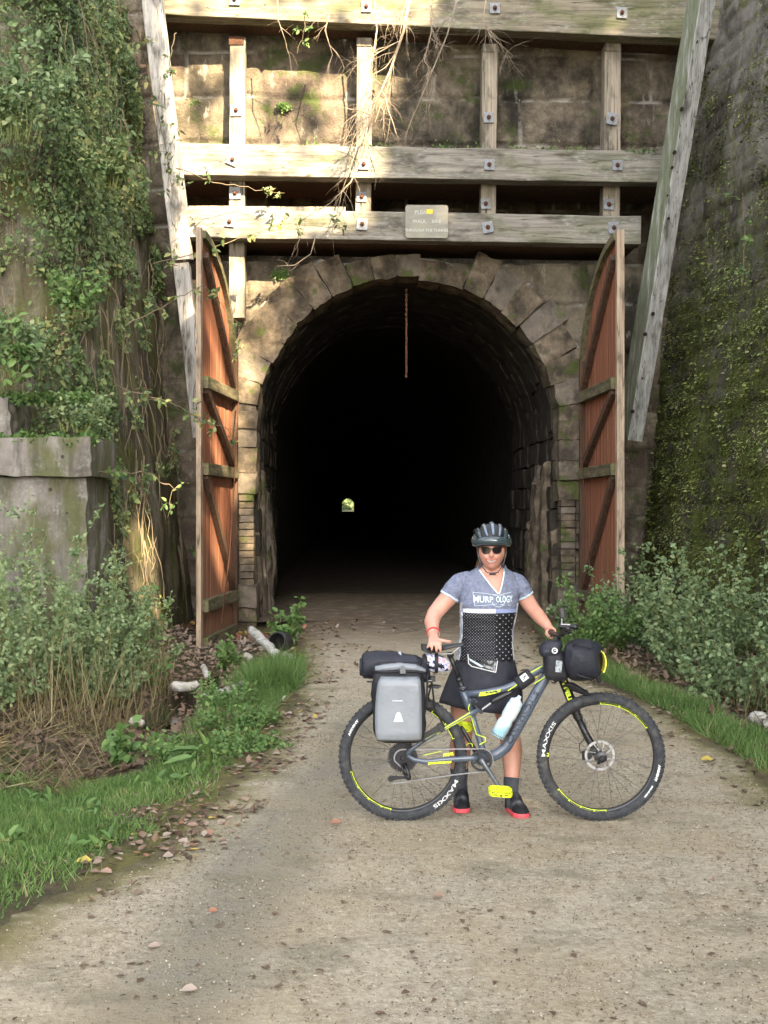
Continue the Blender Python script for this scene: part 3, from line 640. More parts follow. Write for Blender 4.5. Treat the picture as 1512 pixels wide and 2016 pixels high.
# ---------------------------------------------------------------- doors
def door(hinge, near, s, label, bottom):
    hinge, near = Vector(hinge), Vector(near); dv = (near - hinge); W = dv.length; dv.normalize(); nrm = UZ.cross(dv)
    if nrm.x * s > 0: nrm = -nrm                       # inner face looks at the opening
    # s=-1 left door: inner face normal +x
    t = thing('tunnel_door', (hinge + near) / 2 + UZ * bottom, label, 'door', 'tall doors folded back at the tunnel mouth')
    top = lambda q: 3.42 + 2.36 * math.sqrt(max(0, 1 - ((W - q) / (W + .12)) ** 2))
    P3 = lambda q, z, o=0: hinge + dv * q + UZ * z + nrm * o
    mb = MB(); nbd = 17; bw = W / nbd; rd = random.Random(3)
    for k in range(nbd):
        q0, q1 = k * bw + .004, (k + 1) * bw - .004; o = rd.uniform(-.004, .004); zb = bottom + .02 + rd.uniform(0, .05)
        a = [P3(q0, zb, o), P3(q1, zb, o), P3(q1, top(q1) - .03, o), P3(q0, top(q0) - .03, o)]
        mb.add(a + [v - nrm * .04 for v in a], [(0, 1, 2, 3), (7, 6, 5, 4), (0, 4, 5, 1), (1, 5, 6, 2), (2, 6, 7, 3), (3, 7, 4, 0)])
    mb.build('board_panel', M['boards'], t, origin=P3(W / 2, 0))
    mb = MB(); rough_beam(mb, P3(W + .03, bottom - .05, .0), P3(W + .03, top(W) + .02, .0), .105 if s > 0 else .07, .12, up=dv, seed=41, amp=.005); mb.build('meeting_stile', M['stile'], t)
    mb = MB(); rough_beam(mb, P3(.05, bottom, .03), P3(.05, top(.05), .03), .1, .12, up=dv, seed=42, amp=.004); mb.build('hinge_stile', M['dbrace'], t)
    # curved head rail
    mb = MB(); qs = np.linspace(.04, W - .05, 18)
    for q0, q1 in zip(qs[:-1], qs[1:]): mb.beam(P3(q0, top(q0) - .05, .03), P3(q1, top(q1) - .05, .03), .09, .11, up=UZ)
    mb.build('head_rail', M['rail'], t)
    rails = (3.62, 2.38, .42)
    for z0 in rails:
        mb = MB(); rough_beam(mb, P3(.1, z0, .055), P3(W - .06, z0, .055), .11, .17, seed=int(z0 * 10), amp=.006); mb.build('rail', M['rail'], t)
    for (q0, z0, q1, z1) in ((.2, 3.78, W - .15, 5.45), (.2, 2.5, W - .15, 3.52), (.2, .52, W - .15, 2.28)):
        mb = MB(); rough_beam(mb, P3(q0, z0, .05), P3(q1, z1, .05), .08, .11, seed=int(z0 * 7), amp=.004); mb.build('diagonal_brace', M['dbrace'], t)
    mb = MB(); rough_beam(mb, P3(.1, bottom + .1, .05), P3(W - .1, bottom + .1, .05), .09, .24, seed=4, amp=.005); mb.build('kick_board', M['rail'], t)
    # slack cable along the leaf
    mb = MB(); mb.tube([P3(.25, 3.5, .13), P3(.6, 2.3, .14), P3(1.0, 1.1, .14), P3(1.5, .1, .12)], .009, 5); mb.build('cable', M['rust'], t)
    return t
door((-2.44, 19.75, 0), (-2.62, 17.35, 0), -1, 'red boarded door leaf in sun, left of the tunnel mouth', -.26)
door((3.27, 19.95, 0), (3.38, 17.5, 0), 1, 'red boarded door leaf in shade, right of the tunnel mouth', -.1)

# hanging chain
mb = MB(); D = 20.6; x0 = at(800, 0, D).x; zt = at(0, 572, D).z; zb = at(0, 742, D).z; k = 0; z = zt
while z > zb:
    ax = (1, 0, 0) if k % 2 else (0, 1, 0); c = Vector((x0 + .003 * math.sin(k), D, z)); vs = []
    mb.tube([c + Vector((0 if k % 2 else .014 * math.cos(a), .014 * math.cos(a) if k % 2 else 0, .026 * math.sin(a))) for a in [2 * math.pi * j / 8 for j in range(9)]], .006, 5); z -= .04; k += 1
o = mb.build('hanging_chain', M['chain']); tag(o, 'thin rusty chain hanging from the crown of the arch', 'chain')
# ============================================================ VEGETATION
LEAF = np.array([(0, 0, 0), (.36, .28, .10), (.30, .68, .08), (0, 1, -.06), (-.30, .68, .08), (-.36, .28, .10)], float)
LEAFF = np.array([(0, 1, 2, 3), (0, 3, 4, 5)])
BLADE = np.array([(-.5, 0, 0), (.5, 0, 0), (.38, .5, .06), (-.38, .5, .06), (.06, 1, .22), (-.06, 1, .22)], float)
BLADEF = np.array([(0, 1, 2, 3), (3, 2, 4, 5)])
def norm(a): return a / np.maximum(np.linalg.norm(a, axis=1)[:, None], 1e-9)
def cloud(P, D, N, size, asp, tmpl=LEAF, tf=LEAFF, rnd=None, seed=0):
    """one small blade mesh per point: tip direction D, face normal N, length size, width asp*size"""
    n = len(P); D = norm(D); X_ = norm(np.cross(D, N) + 1e-6); Nn = np.cross(X_, D)
    size = np.broadcast_to(size, (n,)); asp = np.broadcast_to(asp, (n,))
    V = P[:, None, :] + (tmpl[None, :, 0, None] * (size * asp)[:, None, None]) * X_[:, None, :] + (tmpl[None, :, 1, None] * size[:, None, None]) * D[:, None, :] + (tmpl[None, :, 2, None] * size[:, None, None]) * Nn[:, None, :]
    k = len(tmpl); Fq = (tf[None] + (np.arange(n) * k)[:, None, None]).reshape(-1, 4)
    rnd = np.random.default_rng(seed).uniform(0, 1, n) if rnd is None else rnd
    return V.reshape(-1, 3), Fq, np.repeat(rnd, k)
def leafmat(name, stops, rough=.55, tr=.3, spec=.35):
    return layered(name, stops, attr='rnd', rough=rough, spec=spec, bumps=(), transl=tr)
M['leaf_ivy'] = leafmat('ivy leaves', [(0, (.045, .075, .03)), (.3, (.10, .155, .055)), (.6, (.19, .26, .10)), (.82, (.31, .34, .13)), (.94, (.42, .38, .14)), (1, (.33, .20, .10))])
M['leaf_shrub'] = leafmat('grey green shrub leaves', [(0, (.07, .11, .045)), (.45, (.16, .235, .105)), (.8, (.27, .345, .165)), (1, (.37, .40, .20))])
M['leaf_bright'] = leafmat('fresh green leaves', [(0, (.055, .11, .03)), (.5, (.11, .20, .055)), (1, (.20, .29, .09))])
M['grass'] = leafmat('grass blades', [(0, (.06, .115, .03)), (.5, (.12, .21, .055)), (.85, (.19, .29, .09)), (1, (.38, .34, .17))], rough=.6)
M['moss'] = leafmat('moss and fern tufts', [(0, (.035, .045, .01)), (.3, (.09, .105, .022)), (.6, (.175, .195, .045)), (.85, (.20, .26, .09)), (1, (.32, .32, .15))], rough=.8, tr=.15)
M['dryleaf'] = leafmat('dry fallen leaves', [(0, (.07, .045, .03)), (.35, (.16, .105, .07)), (.65, (.26, .18, .13)), (.9, (.34, .28, .23)), (.97, (.30, .13, .08)), (1, (.45, .35, .08))], rough=.7, tr=.1)
M['litter'] = leafmat('dark leaf fragments', [(0, (.05, .04, .033)), (.6, (.12, .10, .085)), (1, (.22, .19, .16))], rough=.8, tr=0)
M['twig'] = layered('dead twig bark', [(.3, (.16, .12, .085)), (.7, (.38, .31, .235))], sc=12, bumps=((60, .3, .003),))
M['vinestem'] = layered('dry vine stems', [(.3, (.12, .09, .055)), (.7, (.27, .215, .14))], sc=9, bumps=())
M['greenstem'] = layered('green stems', [(.3, (.12, .15, .04)), (.7, (.26, .27, .10))], sc=9, bumps=())
M['straw'] = leafmat('straw', [(0, (.09, .07, .035)), (.7, (.19, .155, .075)), (1, (.34, .28, .16))], tr=.1)
M['bark'] = layered('tree bark', [(.3, (.04, .03, .022)), (.7, (.12, .095, .07))], sc=(6, 6, 1.2), bumps=(((14, 14, 2), .8, .03),))
def rdir(n, g, up=0, out=None, spread=1.0):
    d = g.normal(0, 1, (n, 3)) * spread; d[:, 2] += up
    if out is not None: d += out
    return norm(d)
def thin_stems(mb, pts, r0, r1, n=3):
    m = len(pts); mb.tube(pts, [r0 + (r1 - r0) * i / (m - 1) for i in range(m)], n, caps=False)

# ---- unseen trees added behind the camera, crowns cut to form the sun patches
def in_poly(px, py, poly):
    r = np.zeros(len(px), bool); n = len(poly)
    for i in range(n):
        x1, y1 = poly[i]; x2, y2 = poly[(i + 1) % n]
        c = ((y1 > py) != (y2 > py)) & (px < (x2 - x1) * (py - y1) / ((y2 - y1) + 1e-9) + x1); r ^= c
    return r
SV = np.array(SUNV)
LIT20 = [([(255, -80), (700, -80), (850, 30), (800, 170), (735, 290), (730, 420), (700, 520), (690, 575), (600, 560), (540, 620), (500, 640), (330, 640), (300, 500), (270, 300)], .03),
         ([(395, 560), (530, 560), (545, 700), (530, 1150), (470, 1165), (425, 1100), (405, 950), (380, 640)], .12),
         ([(1010, 112), (1170, 112), (1170, 200), (1020, 175)], .1), ([(1215, 118), (1262, 118), (1240, 235), (1222, 235)], .15), ([(1290, 120), (1325, 120), (1310, 150)], .1),
         ([(700, -80), (1180, -80), (1180, 20), (700, 20)], .45), ([(735, 290), (850, 290), (840, 345), (735, 350)], .3),
         ([(1040, -90), (1270, -90), (1270, 15), (1040, 15)], .2)]
LIT18 = [([(380, 470), (470, 470), (470, 640), (476, 1120), (395, 1150), (385, 900)], .08)]
LIT16 = [([(215, 960), (345, 990), (360, 1200), (250, 1210), (220, 1080)], .02), ([(235, 40), (300, 40), (330, 330), (300, 330), (230, 150)], .25)]
g = np.random.default_rng(11)
e1 = np.array([.928, .371, 0.]); e1 /= np.linalg.norm(e1); e2 = np.cross(SV, e1); e2 *= np.sign(e2[2])
for ti, (a0, a1) in enumerate(((-4.5, 2.5), (2.5, 9.5), (9.5, 16.5))):
    n = 27000; A = g.uniform(a0 - .8, a1 + .8, n); B = g.uniform(-1, 20.5, n); Cc = 26 + g.normal(0, 1.8, n)
    P = A[:, None] * e1 + B[:, None] * e2 + Cc[:, None] * SV
    keep = np.ones(n, bool)
    for Dp, polys in ((20.1, LIT20), (18.4, LIT18), (17.4, LIT16[:1]), (16.4, LIT16)):
        t = (P[:, 1] - Dp) / SV[1]; Q = P - SV[None] * t[:, None]; px = CX + Q[:, 0] / Q[:, 1] * F; py = HY - (Q[:, 2] - EYE) / Q[:, 1] * F
        for poly, leak in polys: keep &= ~(in_poly(px, py, poly) & (g.uniform(0, 1, n) > leak))
    P = P[keep]; n = len(P)
    V, Fq, rn = cloud(P, rdir(n, g), np.repeat(SV[None], n, 0) + g.normal(0, .5, (n, 3)), g.uniform(.3, .55, n), .85)
    cx, cy = P[:, 0].mean(), P[:, 1].mean(); tr = thing('added_shade_tree', (cx, cy, 0), ('unseen tree added behind the viewer to shape the sunlight, on the left', 'unseen tree added behind the viewer to shape the sunlight, in the middle', 'unseen tree added behind the viewer to shape the sunlight, on the right')[ti], 'tree', 'unseen trees added to shape the sun patches')
    nb = NB(); nb.add(V, Fq, rnd=rn); nb.build('crown', M['leaf_bright'], tr)
    mb = MB(); zt = P[:, 2].mean(); mb.tube([Vector((cx, cy, -.3)), Vector((cx + .2, cy, zt * .5)), Vector((cx, cy, zt + 3))], [.38, .28, .08], 10)
    for k in range(9):
        q = P[g.integers(0, n)]; z0 = zt * g.uniform(.45, .9); mb.tube([Vector((cx, cy, z0)), Vector(tuple((np.array((cx, cy, z0)) + q) / 2 + np.array((0, 0, .5)))), Vector(tuple(q))], [.1, .07, .02], 5)
    mb.build('trunk', M['bark'], tr, smooth=True)

# ---- moss and ferns on the right wall
def wall_points(W, n, seed, maskf):
    pts, nr, ss, zs, VV = W; g = np.random.default_rng(seed)
    i = g.integers(0, VV.shape[0] - 1, n); j = g.integers(0, VV.shape[1] - 1, n); f = g.uniform(0, 1, (n, 2))
    P = VV[i, j] + (VV[i + 1, j] - VV[i, j]) * f[:, :1] + (VV[i, j + 1] - VV[i, j]) * f[:, 1:]
    k = maskf(P, g); return P[k], nr[i][k], g
def mr(P, g):
    px = CX + P[:, 0] / P[:, 1] * F; py = HY - (P[:, 2] - EYE) / P[:, 1] * F
    d = fbm(P * np.array([1.3, 1.3, 2.2]), 4, 5) * 1.5
    base = np.interp(py, [-100, 250, 450, 600, 800, 1200, 1400], [-.28, -.05, .2, .5, .68, .8, .6]) 
    return (px < 1620) & (P[:, 1] > 4) & (P[:, 2] < 9.5) & (d + base > g.uniform(-.1, .5, len(P))) & (g.uniform(0, 1, len(P)) < .8)
P, Nr, g2 = wall_points(WR, 480000, 5, mr); n = len(P)
clump = fbm(P * 2.3, 2, 44)
sz = np.where(g2.uniform(0, 1, n) < .85, g2.uniform(.014, .032, n), g2.uniform(.032, .07, n))
P = P - Nr * (.09 * np.clip(clump + .2, 0, 1) * g2.uniform(0, 1, n))[:, None] * -1
V, Fq, rn = cloud(P + Nr * .01, Nr * .9 + rdir(n, g2) * .7 + np.array([0, 0, -.55]), Nr + rdir(n, g2) * .5 + np.array([0, 0, .6]), sz, g2.uniform(.5, 1.1, n), rnd=np.clip(.48 + .75 * clump + g2.normal(0, .2, n), 0, 1))
nb = NB(); nb.add(V, Fq, rnd=rn); o = nb.build('moss', M['moss']); tag(o, 'dark green moss and small ferns clinging to the right wing wall', 'moss', kind='stuff')
# a few leafy sprigs on the right wall
# ---- ivy over the left wall
def ml(P, g):
    px = CX + P[:, 0] / P[:, 1] * F; py = HY - (P[:, 2] - EYE) / P[:, 1] * F
    d = fbm(P * 1.6, 4, 15) * np.interp(py, [0, 350, 500, 900], [1.3, 1.5, 2.6, 2.8])
    base = np.where(px < 60 + .35 * 0, .55, np.interp(px, [0, 190, 260, 330, 390], [1.5, .9, .3, -.3, -.5])) + np.interp(py, [0, 450, 600, 800, 900, 1300], [.2, .1, -.55, -.45, -.6, -.6]) * 1.
    return (px > -140) & (d + base > g.uniform(-.05, .5, len(P))) & (P[:, 1] > 12)
P, Nr, g2 = wall_points(WL, 170000, 8, ml); n = len(P)
cl_ = np.clip(fbm(P * 1.7, 3, 71) + .35, 0, 1); P = P + (np.array([.35, -.9, 0]) * (g2.uniform(.0, .12, n) + .75 * cl_ * g2.beta(2, 1.3, n))[:, None]) + g2.normal(0, .02, (n, 3))
V, Fq, rn = cloud(P, rdir(n, g2) * .7 + np.array([0.1, -.3, -.8]), np.array([.15, -.8, .7]) + rdir(n, g2) * .75, np.where(g2.uniform(0, 1, n) < .85, g2.uniform(.02, .06, n), g2.uniform(.06, .12, n)), g2.uniform(.4, 1.15, n), rnd=np.clip(g2.beta(2.2, 2.4, n) + .45 * fbm(P * .9, 3, 3), 0, 1))
nb = NB(); nb.add(V, Fq, rnd=rn); o = nb.build('ivy', M['leaf_ivy']); tag(o, 'thick ivy and leafy creepers covering the upper left wing wall', 'ivy', kind='stuff')
# dry hanging strands on the left wall
P, Nr, g2 = wall_points(WL, 1400, 9, lambda P, g: (P[:, 2] > 1.2) & (CX + P[:, 0] / P[:, 1] * F > -60) & (fbm(P * .9, 3, 61) > -.25))
mb = MB()
for p in P[:360]:
    p = np.array(p); L_ = g2.uniform(.4, 1.6); pts = []; dx, dy = g2.normal(0, .12, 2)
    for k in range(6):
        t = k / 5; pts.append(Vector((p[0] + .10 + dx * t + g2.normal(0, .025), p[1] - .12 + dy * t, p[2] - L_ * t)))
    thin_stems(mb, pts, .007, .003)
o = mb.build('dry_creepers', M['vinestem']); tag(o, 'dry brown creeper strands hanging down the left wing wall', 'creepers', kind='stuff')

# ---- vines and sprigs as single things
def vine(path, label, nleaf, lsize, mat, stem=.008, spread=.12, name='climbing_vine', seed=0, side=0, group=None, asp=.75):
    g = np.random.default_rng(seed); pts = [at(*p) for p in path]
    dense = []
    for a, b in zip(pts, pts[1:]):
        for k in range(6): dense.append(a.lerp(b, k / 6) + Vector(g.normal(0, .012, 3)))
    dense.append(pts[-1])
    t = thing(name, min(pts, key=lambda v: v.z), label, 'vine' if 'vine' in name else 'plant', group)
    mb = MB(); thin_stems(mb, dense, stem, stem * .4, 5); P = []
    arr = np.array([tuple(v) for v in dense])
    for k in range(max(4, nleaf // 7)):
        i = g.integers(1, len(dense) - 1); a = dense[i]; L_ = spread * g.uniform(.6, 2.2); dv = Vector(norm(g.normal(0, 1, (1, 3)) + np.array([[0, -.3, -.1]]))[0]); b = a + dv * L_
        thin_stems(mb, [a, a.lerp(b, .5) + Vector((0, 0, .02)), b], stem * .5, stem * .25)
        for q in range(7): P.append(tuple(a.lerp(b, g.uniform(.2, 1.05)) + Vector(g.normal(0, spread * .12, 3))))
    P = np.array(P)[:nleaf]; n = len(P)
    mb.build('stem', M['vinestem'] if mat != 'leaf_shrub' else M['greenstem'], t, smooth=True)
    V, Fq, rn = cloud(P, rdir(n, g) + np.array([0, -.2, -.25]), np.array([0, -.6, .8]) + rdir(n, g) * .6, g.uniform(.6, 1.25, n) * lsize, asp, seed=seed)
    nb = NB(); nb.add(V, Fq, rnd=rn); nb.build('foliage', M[mat], t); return t
vine([(300, 520, 15.2), (380, 500, 17.6), (470, 470, 18.4), (560, 440, 18.7), (690, 448, 18.8)], 'leafy vine reaching across the lowest beam from the left', 90, .10, 'leaf_ivy', seed=1, spread=.14)
vine([(250, 640, 15.0), (330, 600, 15.4), (400, 560, 16.2), (470, 640, 16.6), (470, 730, 16.7)], 'thin leafy vine trailing over the upper part of the left door', 80, .085, 'leaf_ivy', seed=2, spread=.14)
vine([(230, 760, 15.0), (330, 790, 15.3), (400, 830, 16.0), (470, 850, 16.5)], 'leafy vine crossing the middle of the left door', 95, .085, 'leaf_ivy', seed=3, spread=.15)
vine([(190, 930, 14.2), (290, 930, 14.8), (340, 960, 15.0), (330, 1020, 15.1)], 'pale leaved vine looping over the wall above the sunlit patch', 60, .075, 'leaf_bright', seed=4, spread=.12)
vine([(270, 60, 15.4), (300, 180, 16.4), (330, 300, 17.2), (345, 420, 17.6)], 'leafy vine climbing up beside the white leaning brace', 130, .09, 'leaf_ivy', seed=5, spread=.18)
vine([(345, 60, 18.4), (335, 110, 18.3), (340, 160, 18.3)], 'small leafy sprig hanging beside the upper end of the white brace', 36, .06, 'leaf_bright', seed=6, spread=.1)
vine([(600, 20, 18.6), (600, 60, 18.6), (585, 105, 18.6)], 'green leafed sprig dangling below the topmost beam', 34, .085, 'leaf_bright', seed=7, spread=.09)
vine([(350, 330, 17.6), (420, 360, 18.6), (500, 372, 18.9), (560, 380, 18.9)], 'leafy tendril between the middle and lowest beams on the left', 46, .085, 'leaf_ivy', seed=8, spread=.1)
vine([(1462, 560, 15.3), (1468, 460, 15.2), (1462, 380, 15.2)], 'pale green weed sprouting high on the right wing wall', 46, .08, 'leaf_bright', name='wall_weed', seed=9, spread=.11)
vine([(20, 600, 13.8), (30, 680, 13.6), (40, 760, 13.6)], 'bright green nettle like plant on the left bank halfway up', 120, .11, 'leaf_bright', name='wall_weed', seed=10, spread=.2)
# weeds on the middle beam
for i, (x0, x1, lab) in enumerate(((590, 640, 'yellow green weeds on the middle beam left of the twigs'), (850, 945, 'small ferny weeds on the middle beam right of centre'), (985, 1160, 'low weeds on the middle beam between the two right posts'), (1230, 1300, 'tufts of weeds at the right end of the middle beam'), (700, 770, 'yellow green weeds on the middle beam behind the twigs'))):
    g2 = np.random.default_rng(80 + i); n = int((x1 - x0) * .9); px = g2.uniform(x0, x1, n); P = np.array([tuple(at(a, 289 + (a - 352) * .0155 - abs(b), 19.40)) for a, b in zip(px, g2.exponential(6, n))])
    V, Fq, rn = cloud(P, rdir(n, g2, up=.9), rdir(n, g2, up=.4), g2.uniform(.03, .07, n), .6); nb = NB(); nb.add(V, Fq, rnd=rn); o = nb.build('beam_weeds', M['leaf_bright']); tag(o, lab, 'weeds')
for i, (px, py, r, Dm, lab) in enumerate(((388, 206, .13, 19.93, 'flat green moss cushion in a wall joint behind the left brace'), (557, 211, .09, 19.93, 'small bright moss cushion on the headwall between two left posts'), (552, 541, .13, 19.93, 'green moss patch on the stone just under the lowest beam'))):
    g2 = np.random.default_rng(90 + i); n = 260; c = np.array(at(px, py, Dm)); P = c + g2.normal(0, 1, (n, 3)) * np.array([r * .55, .015, r * .3])
    V, Fq, rn = cloud(P, rdir(n, g2) + np.array([0, -.5, 0]), np.array([0, -1, .4]) + rdir(n, g2) * .4, g2.uniform(.03, .05, n), .9); nb = NB(); nb.add(V, Fq, rnd=rn * .5 + .4); o = nb.build('moss_cushion', M['leaf_bright']); tag(o, lab, 'moss')

# ---- dead branches hanging in front of the beams
def twig_tree(mb, p, d, L_, r, depth, g, curl):
    pts = [p]; n = 7; rad = [r]
    for k in range(n):
        d = (d + Vector(g.normal(0, .16, 3)) + Vector(curl) * .09).normalized(); d.y *= .6; p = p + d * (L_ / n); pts.append(p); rad.append(r * (1 - .6 * (k + 1) / n))
        if depth > 0 and g.uniform() < .62:
            sd = (d + Vector(g.normal(0, .75, 3))).normalized(); twig_tree(mb, p, sd, L_ * g.uniform(.35, .62), rad[-1] * .6, depth - 1, g, curl)
    mb.tube(pts, rad, 4 if r < .01 else 6, caps=False)
def branch(path, label, seed, r, depth=2, L_=1.0, curl=(0, 0, -1), k=3, stem=True):
    g = np.random.default_rng(seed); pts = [at(*p) for p in path]; mb = MB()
    mb.tube(pts, [r * (1 - .55 * i / (len(pts) - 1)) for i in range(len(pts))], 7)
    for i in range(1, len(pts)):
        for j in range(k):
            a = pts[i - 1].lerp(pts[i], g.uniform(.2, 1)); dv = ((pts[i] - pts[i - 1]).normalized() + Vector(g.normal(0, .6, 3))).normalized(); dv.y *= .4
            twig_tree(mb, a, dv, L_ * g.uniform(.5, 1.1), r * .42, depth, g, curl)
    o = mb.build('dead_branch', M['twig'], smooth=True); tag(o, label, 'branch', 'dead branches hanging over the portal'); return o
branch([(812, -30, 18.5), (795, 60, 18.5), (768, 140, 18.55), (738, 205, 18.6), (712, 285, 18.6)], 'thickest dead branch slanting down from top centre with bristling twigs', 3, .026, depth=2, L_=.85, k=4)
branch([(735, -30, 18.7), (742, 60, 18.7), (728, 150, 18.7), (700, 300, 18.7), (672, 380, 18.6)], 'thin dead branch drooping to the middle beam beside the second post', 4, .014, depth=1, L_=.8, k=3)
branch([(660, -20, 18.6), (640, 60, 18.6), (655, 110, 18.6)], 'short forked dead twig under the left part of the topmost beam', 5, .012, depth=1, L_=.55, k=2)
branch([(545, -30, 18.6), (548, 40, 18.6), (565, 90, 18.6)], 'small dead twig hanging left of the green sprig', 6, .01, depth=1, L_=.5, k=2)
branch([(960, -20, 18.6), (950, 40, 18.6), (965, 70, 18.6), (1010, 110, 18.6)], 'grey dead branch hanging over the third post', 7, .012, depth=1, L_=.75, k=3)
branch([(905, -20, 18.5), (880, 70, 18.5), (830, 190, 18.5), (805, 250, 18.5)], 'long thin dead twig curving down right of the thick branch', 8, .012, depth=2, L_=.6, k=2)
branch([(845, -30, 18.6), (850, 60, 18.6), (835, 120, 18.6), (860, 150, 18.6)], 'dead branch ending in a loose knot of twigs right of centre', 9, .014, depth=2, L_=.65, k=3)
branch([(720, 300, 18.6), (690, 360, 18.6), (650, 400, 18.6), (600, 430, 18.65)], 'bent dead twig sweeping left over the lowest beam', 10, .010, depth=1, L_=.6, k=3)
branch([(620, 470, 18.6), (612, 500, 18.6), (580, 522, 18.6), (545, 524, 18.6)], 'pale hooked twig hanging under the lowest beam', 12, .008, depth=0, L_=.2, k=1)

# ---- shrubs
def shrub(x, y, h, rad, ns, nl, lsize, mat, label, seed, name='shrub', group=None, stemmat='greenstem', asp=.95, zb=None, droop=0):
    g = np.random.default_rng(seed); zb = float(ground_h(np.array([x]), np.array([y]))[0]) - .02 if zb is None else zb
    t = thing(name, (x, y, zb), label, 'shrub' if name == 'shrub' else 'plant', group); mb = MB(); P = []; DD = []
    per = max(3, nl // ns)
    for s_ in range(ns):
        a = g.uniform(0, 2 * math.pi); rr = rad * math.sqrt(g.uniform()); hh = h * (.35 + .8 * g.uniform() ** 1.3); bx, by = x + .35 * rr * math.cos(a), y + .35 * rr * math.sin(a)
        tx, ty = x + rr * math.cos(a), y + rr * math.sin(a); pts = []
        for k in range(7):
            q = k / 6; pts.append(Vector((bx + (tx - bx) * q ** 1.4 + g.normal(0, .012), by + (ty - by) * q ** 1.4, zb + hh * (q - droop * q * q))))
        thin_stems(mb, pts, .0055, .002); side = []
        for b in range(4):
            q = g.uniform(.3, .95); i = int(q * 6); a0 = pts[i].lerp(pts[min(i + 1, 6)], q * 6 - i); dv = Vector(norm(g.normal(0, 1, (1, 3)) + np.array([[0, 0, .5]]))[0]); b0 = a0 + dv * hh * g.uniform(.08, .2)
            thin_stems(mb, [a0, b0], .003, .0015); side.append((a0, b0))
        for k in range(per):
            if g.uniform() < .45: q = g.uniform(.22, 1); i = min(int(q * 6), 5); c = pts[i].lerp(pts[i + 1], q * 6 - i)
            else: s0 = side[g.integers(0, 4)]; c = s0[0].lerp(s0[1], g.uniform(.15, 1.1))
            P.append(tuple(c + Vector(g.normal(0, .022, 3))))
    P = np.array(P); n = len(P)
    mb.build('stem', M[stemmat], t)
    V, Fq, rn = cloud(P, rdir(n, g) + np.array([0, -.1, .1]), np.array([0, -.5, .9]) + rdir(n, g) * .6, g.uniform(.6, 1.3, n) * lsize, asp, rnd=np.clip(g.beta(2.5, 2.5, n) + .18 * fbm(P * 2.5, 2, seed), 0, 1))
    nb = NB(); nb.add(V, Fq, rnd=rn); nb.build('foliage', M[mat], t); return t
gl = 'shrubs along the left wing wall'; gr = 'shrubs along the right wing wall'
SH = [(-3.9, 12.9, 1.75, .75, 'tall grey green shrub in front of the concrete abutment'), (-3.05, 12.9, 1.35, .6, 'leafy shrub at the right corner of the concrete abutment'), (-4.3, 11.9, 1.6, .7, 'bushy shrub at the left edge before the abutment'),
      (-3.4, 11.6, 1.25, .6, 'low spreading shrub in the middle of the left thicket'), (-2.75, 13.4, .95, .5, 'open twiggy shrub below the sunlit patch of the left wall'), (-2.85, 11.9, .85, .5, 'sparse shrub at the edge of the muddy ditch'), (-3.7, 10.6, .7, .6, 'straggly shrub over the dry litter at the far left')]
for i, (x, y, h, r, lab) in enumerate(SH): shrub(x, y, h * 1.05, r * 1.3, 34, 2900, .048, 'leaf_shrub', lab, 200 + i, group=gl)
SR = [(3.0, 17.0, .85, .55, 'green shrub at the foot of the right door, nearest the tunnel'), (2.75, 15.6, .8, .5, 'yellow green bush behind the handlebar bag'), (3.65, 15.6, 1.3, .6, 'leafy shrub against the base of the right wing wall'), (3.45, 13.6, 1.1, .55, 'small leaved bush right of the front wheel bag'),
      (4.2, 13.9, 1.5, .65, 'tallest shrub with a long bare yellow stem on the right'), (4.35, 12.2, 1.3, .6, 'dense shrub at the right edge of the picture'), (3.55, 12.1, .62, .5, 'low shrub above the front tyre on the right bank'), (4.0, 10.9, .5, .5, 'sparse low shrub over the dark mud on the right'), (3.9, 17.6, 1.0, .5, 'shrub in the dark gap behind the right door')]
for i, (x, y, h, r, lab) in enumerate(SR): shrub(x, y, h * 1.1, r * 1.45, 30, 2300, .055, 'leaf_bright' if i == 1 else 'leaf_shrub', lab, 300 + i, group=gr)
for i, (px, py, D, h, r, n_, ls, mt, lab) in enumerate(((40, 660, 14.0, 1.0, .6, 900, .075, 'leaf_shrub', 'pale bushy growth on the left wall above the concrete block'), (35, 150, 14.3, 1.5, .7, 1100, .085, 'leaf_shrub', 'leafy bush on the left wall near the top left corner'), (150, 560, 14.6, .8, .5, 700, .065, 'leaf_bright', 'fresh green bush on the left wall beside the hanging creepers'), (215, 300, 15.0, .9, .5, 700, .07, 'leaf_ivy', 'yellowing bush on the left wall below the leaning brace top'), (150, 800, 14.3, .6, .5, 700, .055, 'leaf_shrub', 'wispy weeds just above the concrete ledge'))):
    p_ = at(px, py, D); shrub(p_.x, p_.y, h, r, 22, n_, ls, mt, lab, 600 + i, name='wall_bush', group='bushes rooted in the left wing wall', zb=p_.z - h * .5, droop=.3)
shrub(-1.35, 16.6, .62, .3, 14, 300, .085, 'leaf_bright', 'leafy green plant beside the drain pipe at the tunnel mouth', 401, name='leafy_weed')
shrub(-1.95, 15.4, .4, .3, 14, 320, .07, 'leaf_bright', 'small weed between the left door and the logs', 402, name='leafy_weed')
shrub(-2.05, 9.7, .34, .2, 8, 110, .09, 'leaf_bright', 'broad leaved weed at the dry litter left of the grass', 403, name='leafy_weed')
shrub(-1.25, 8.6, .26, .12, 3, 14, .2, 'leaf_bright', 'single upright dock leaf plant in the grass', 404, name='leafy_weed', asp=.3)
shrub(-2.4, 13.2, 1.05, .35, 5, 90, .06, 'leaf_bright', 'slender arching stem with tiny leaves rising past the left door', 405, name='leafy_weed')
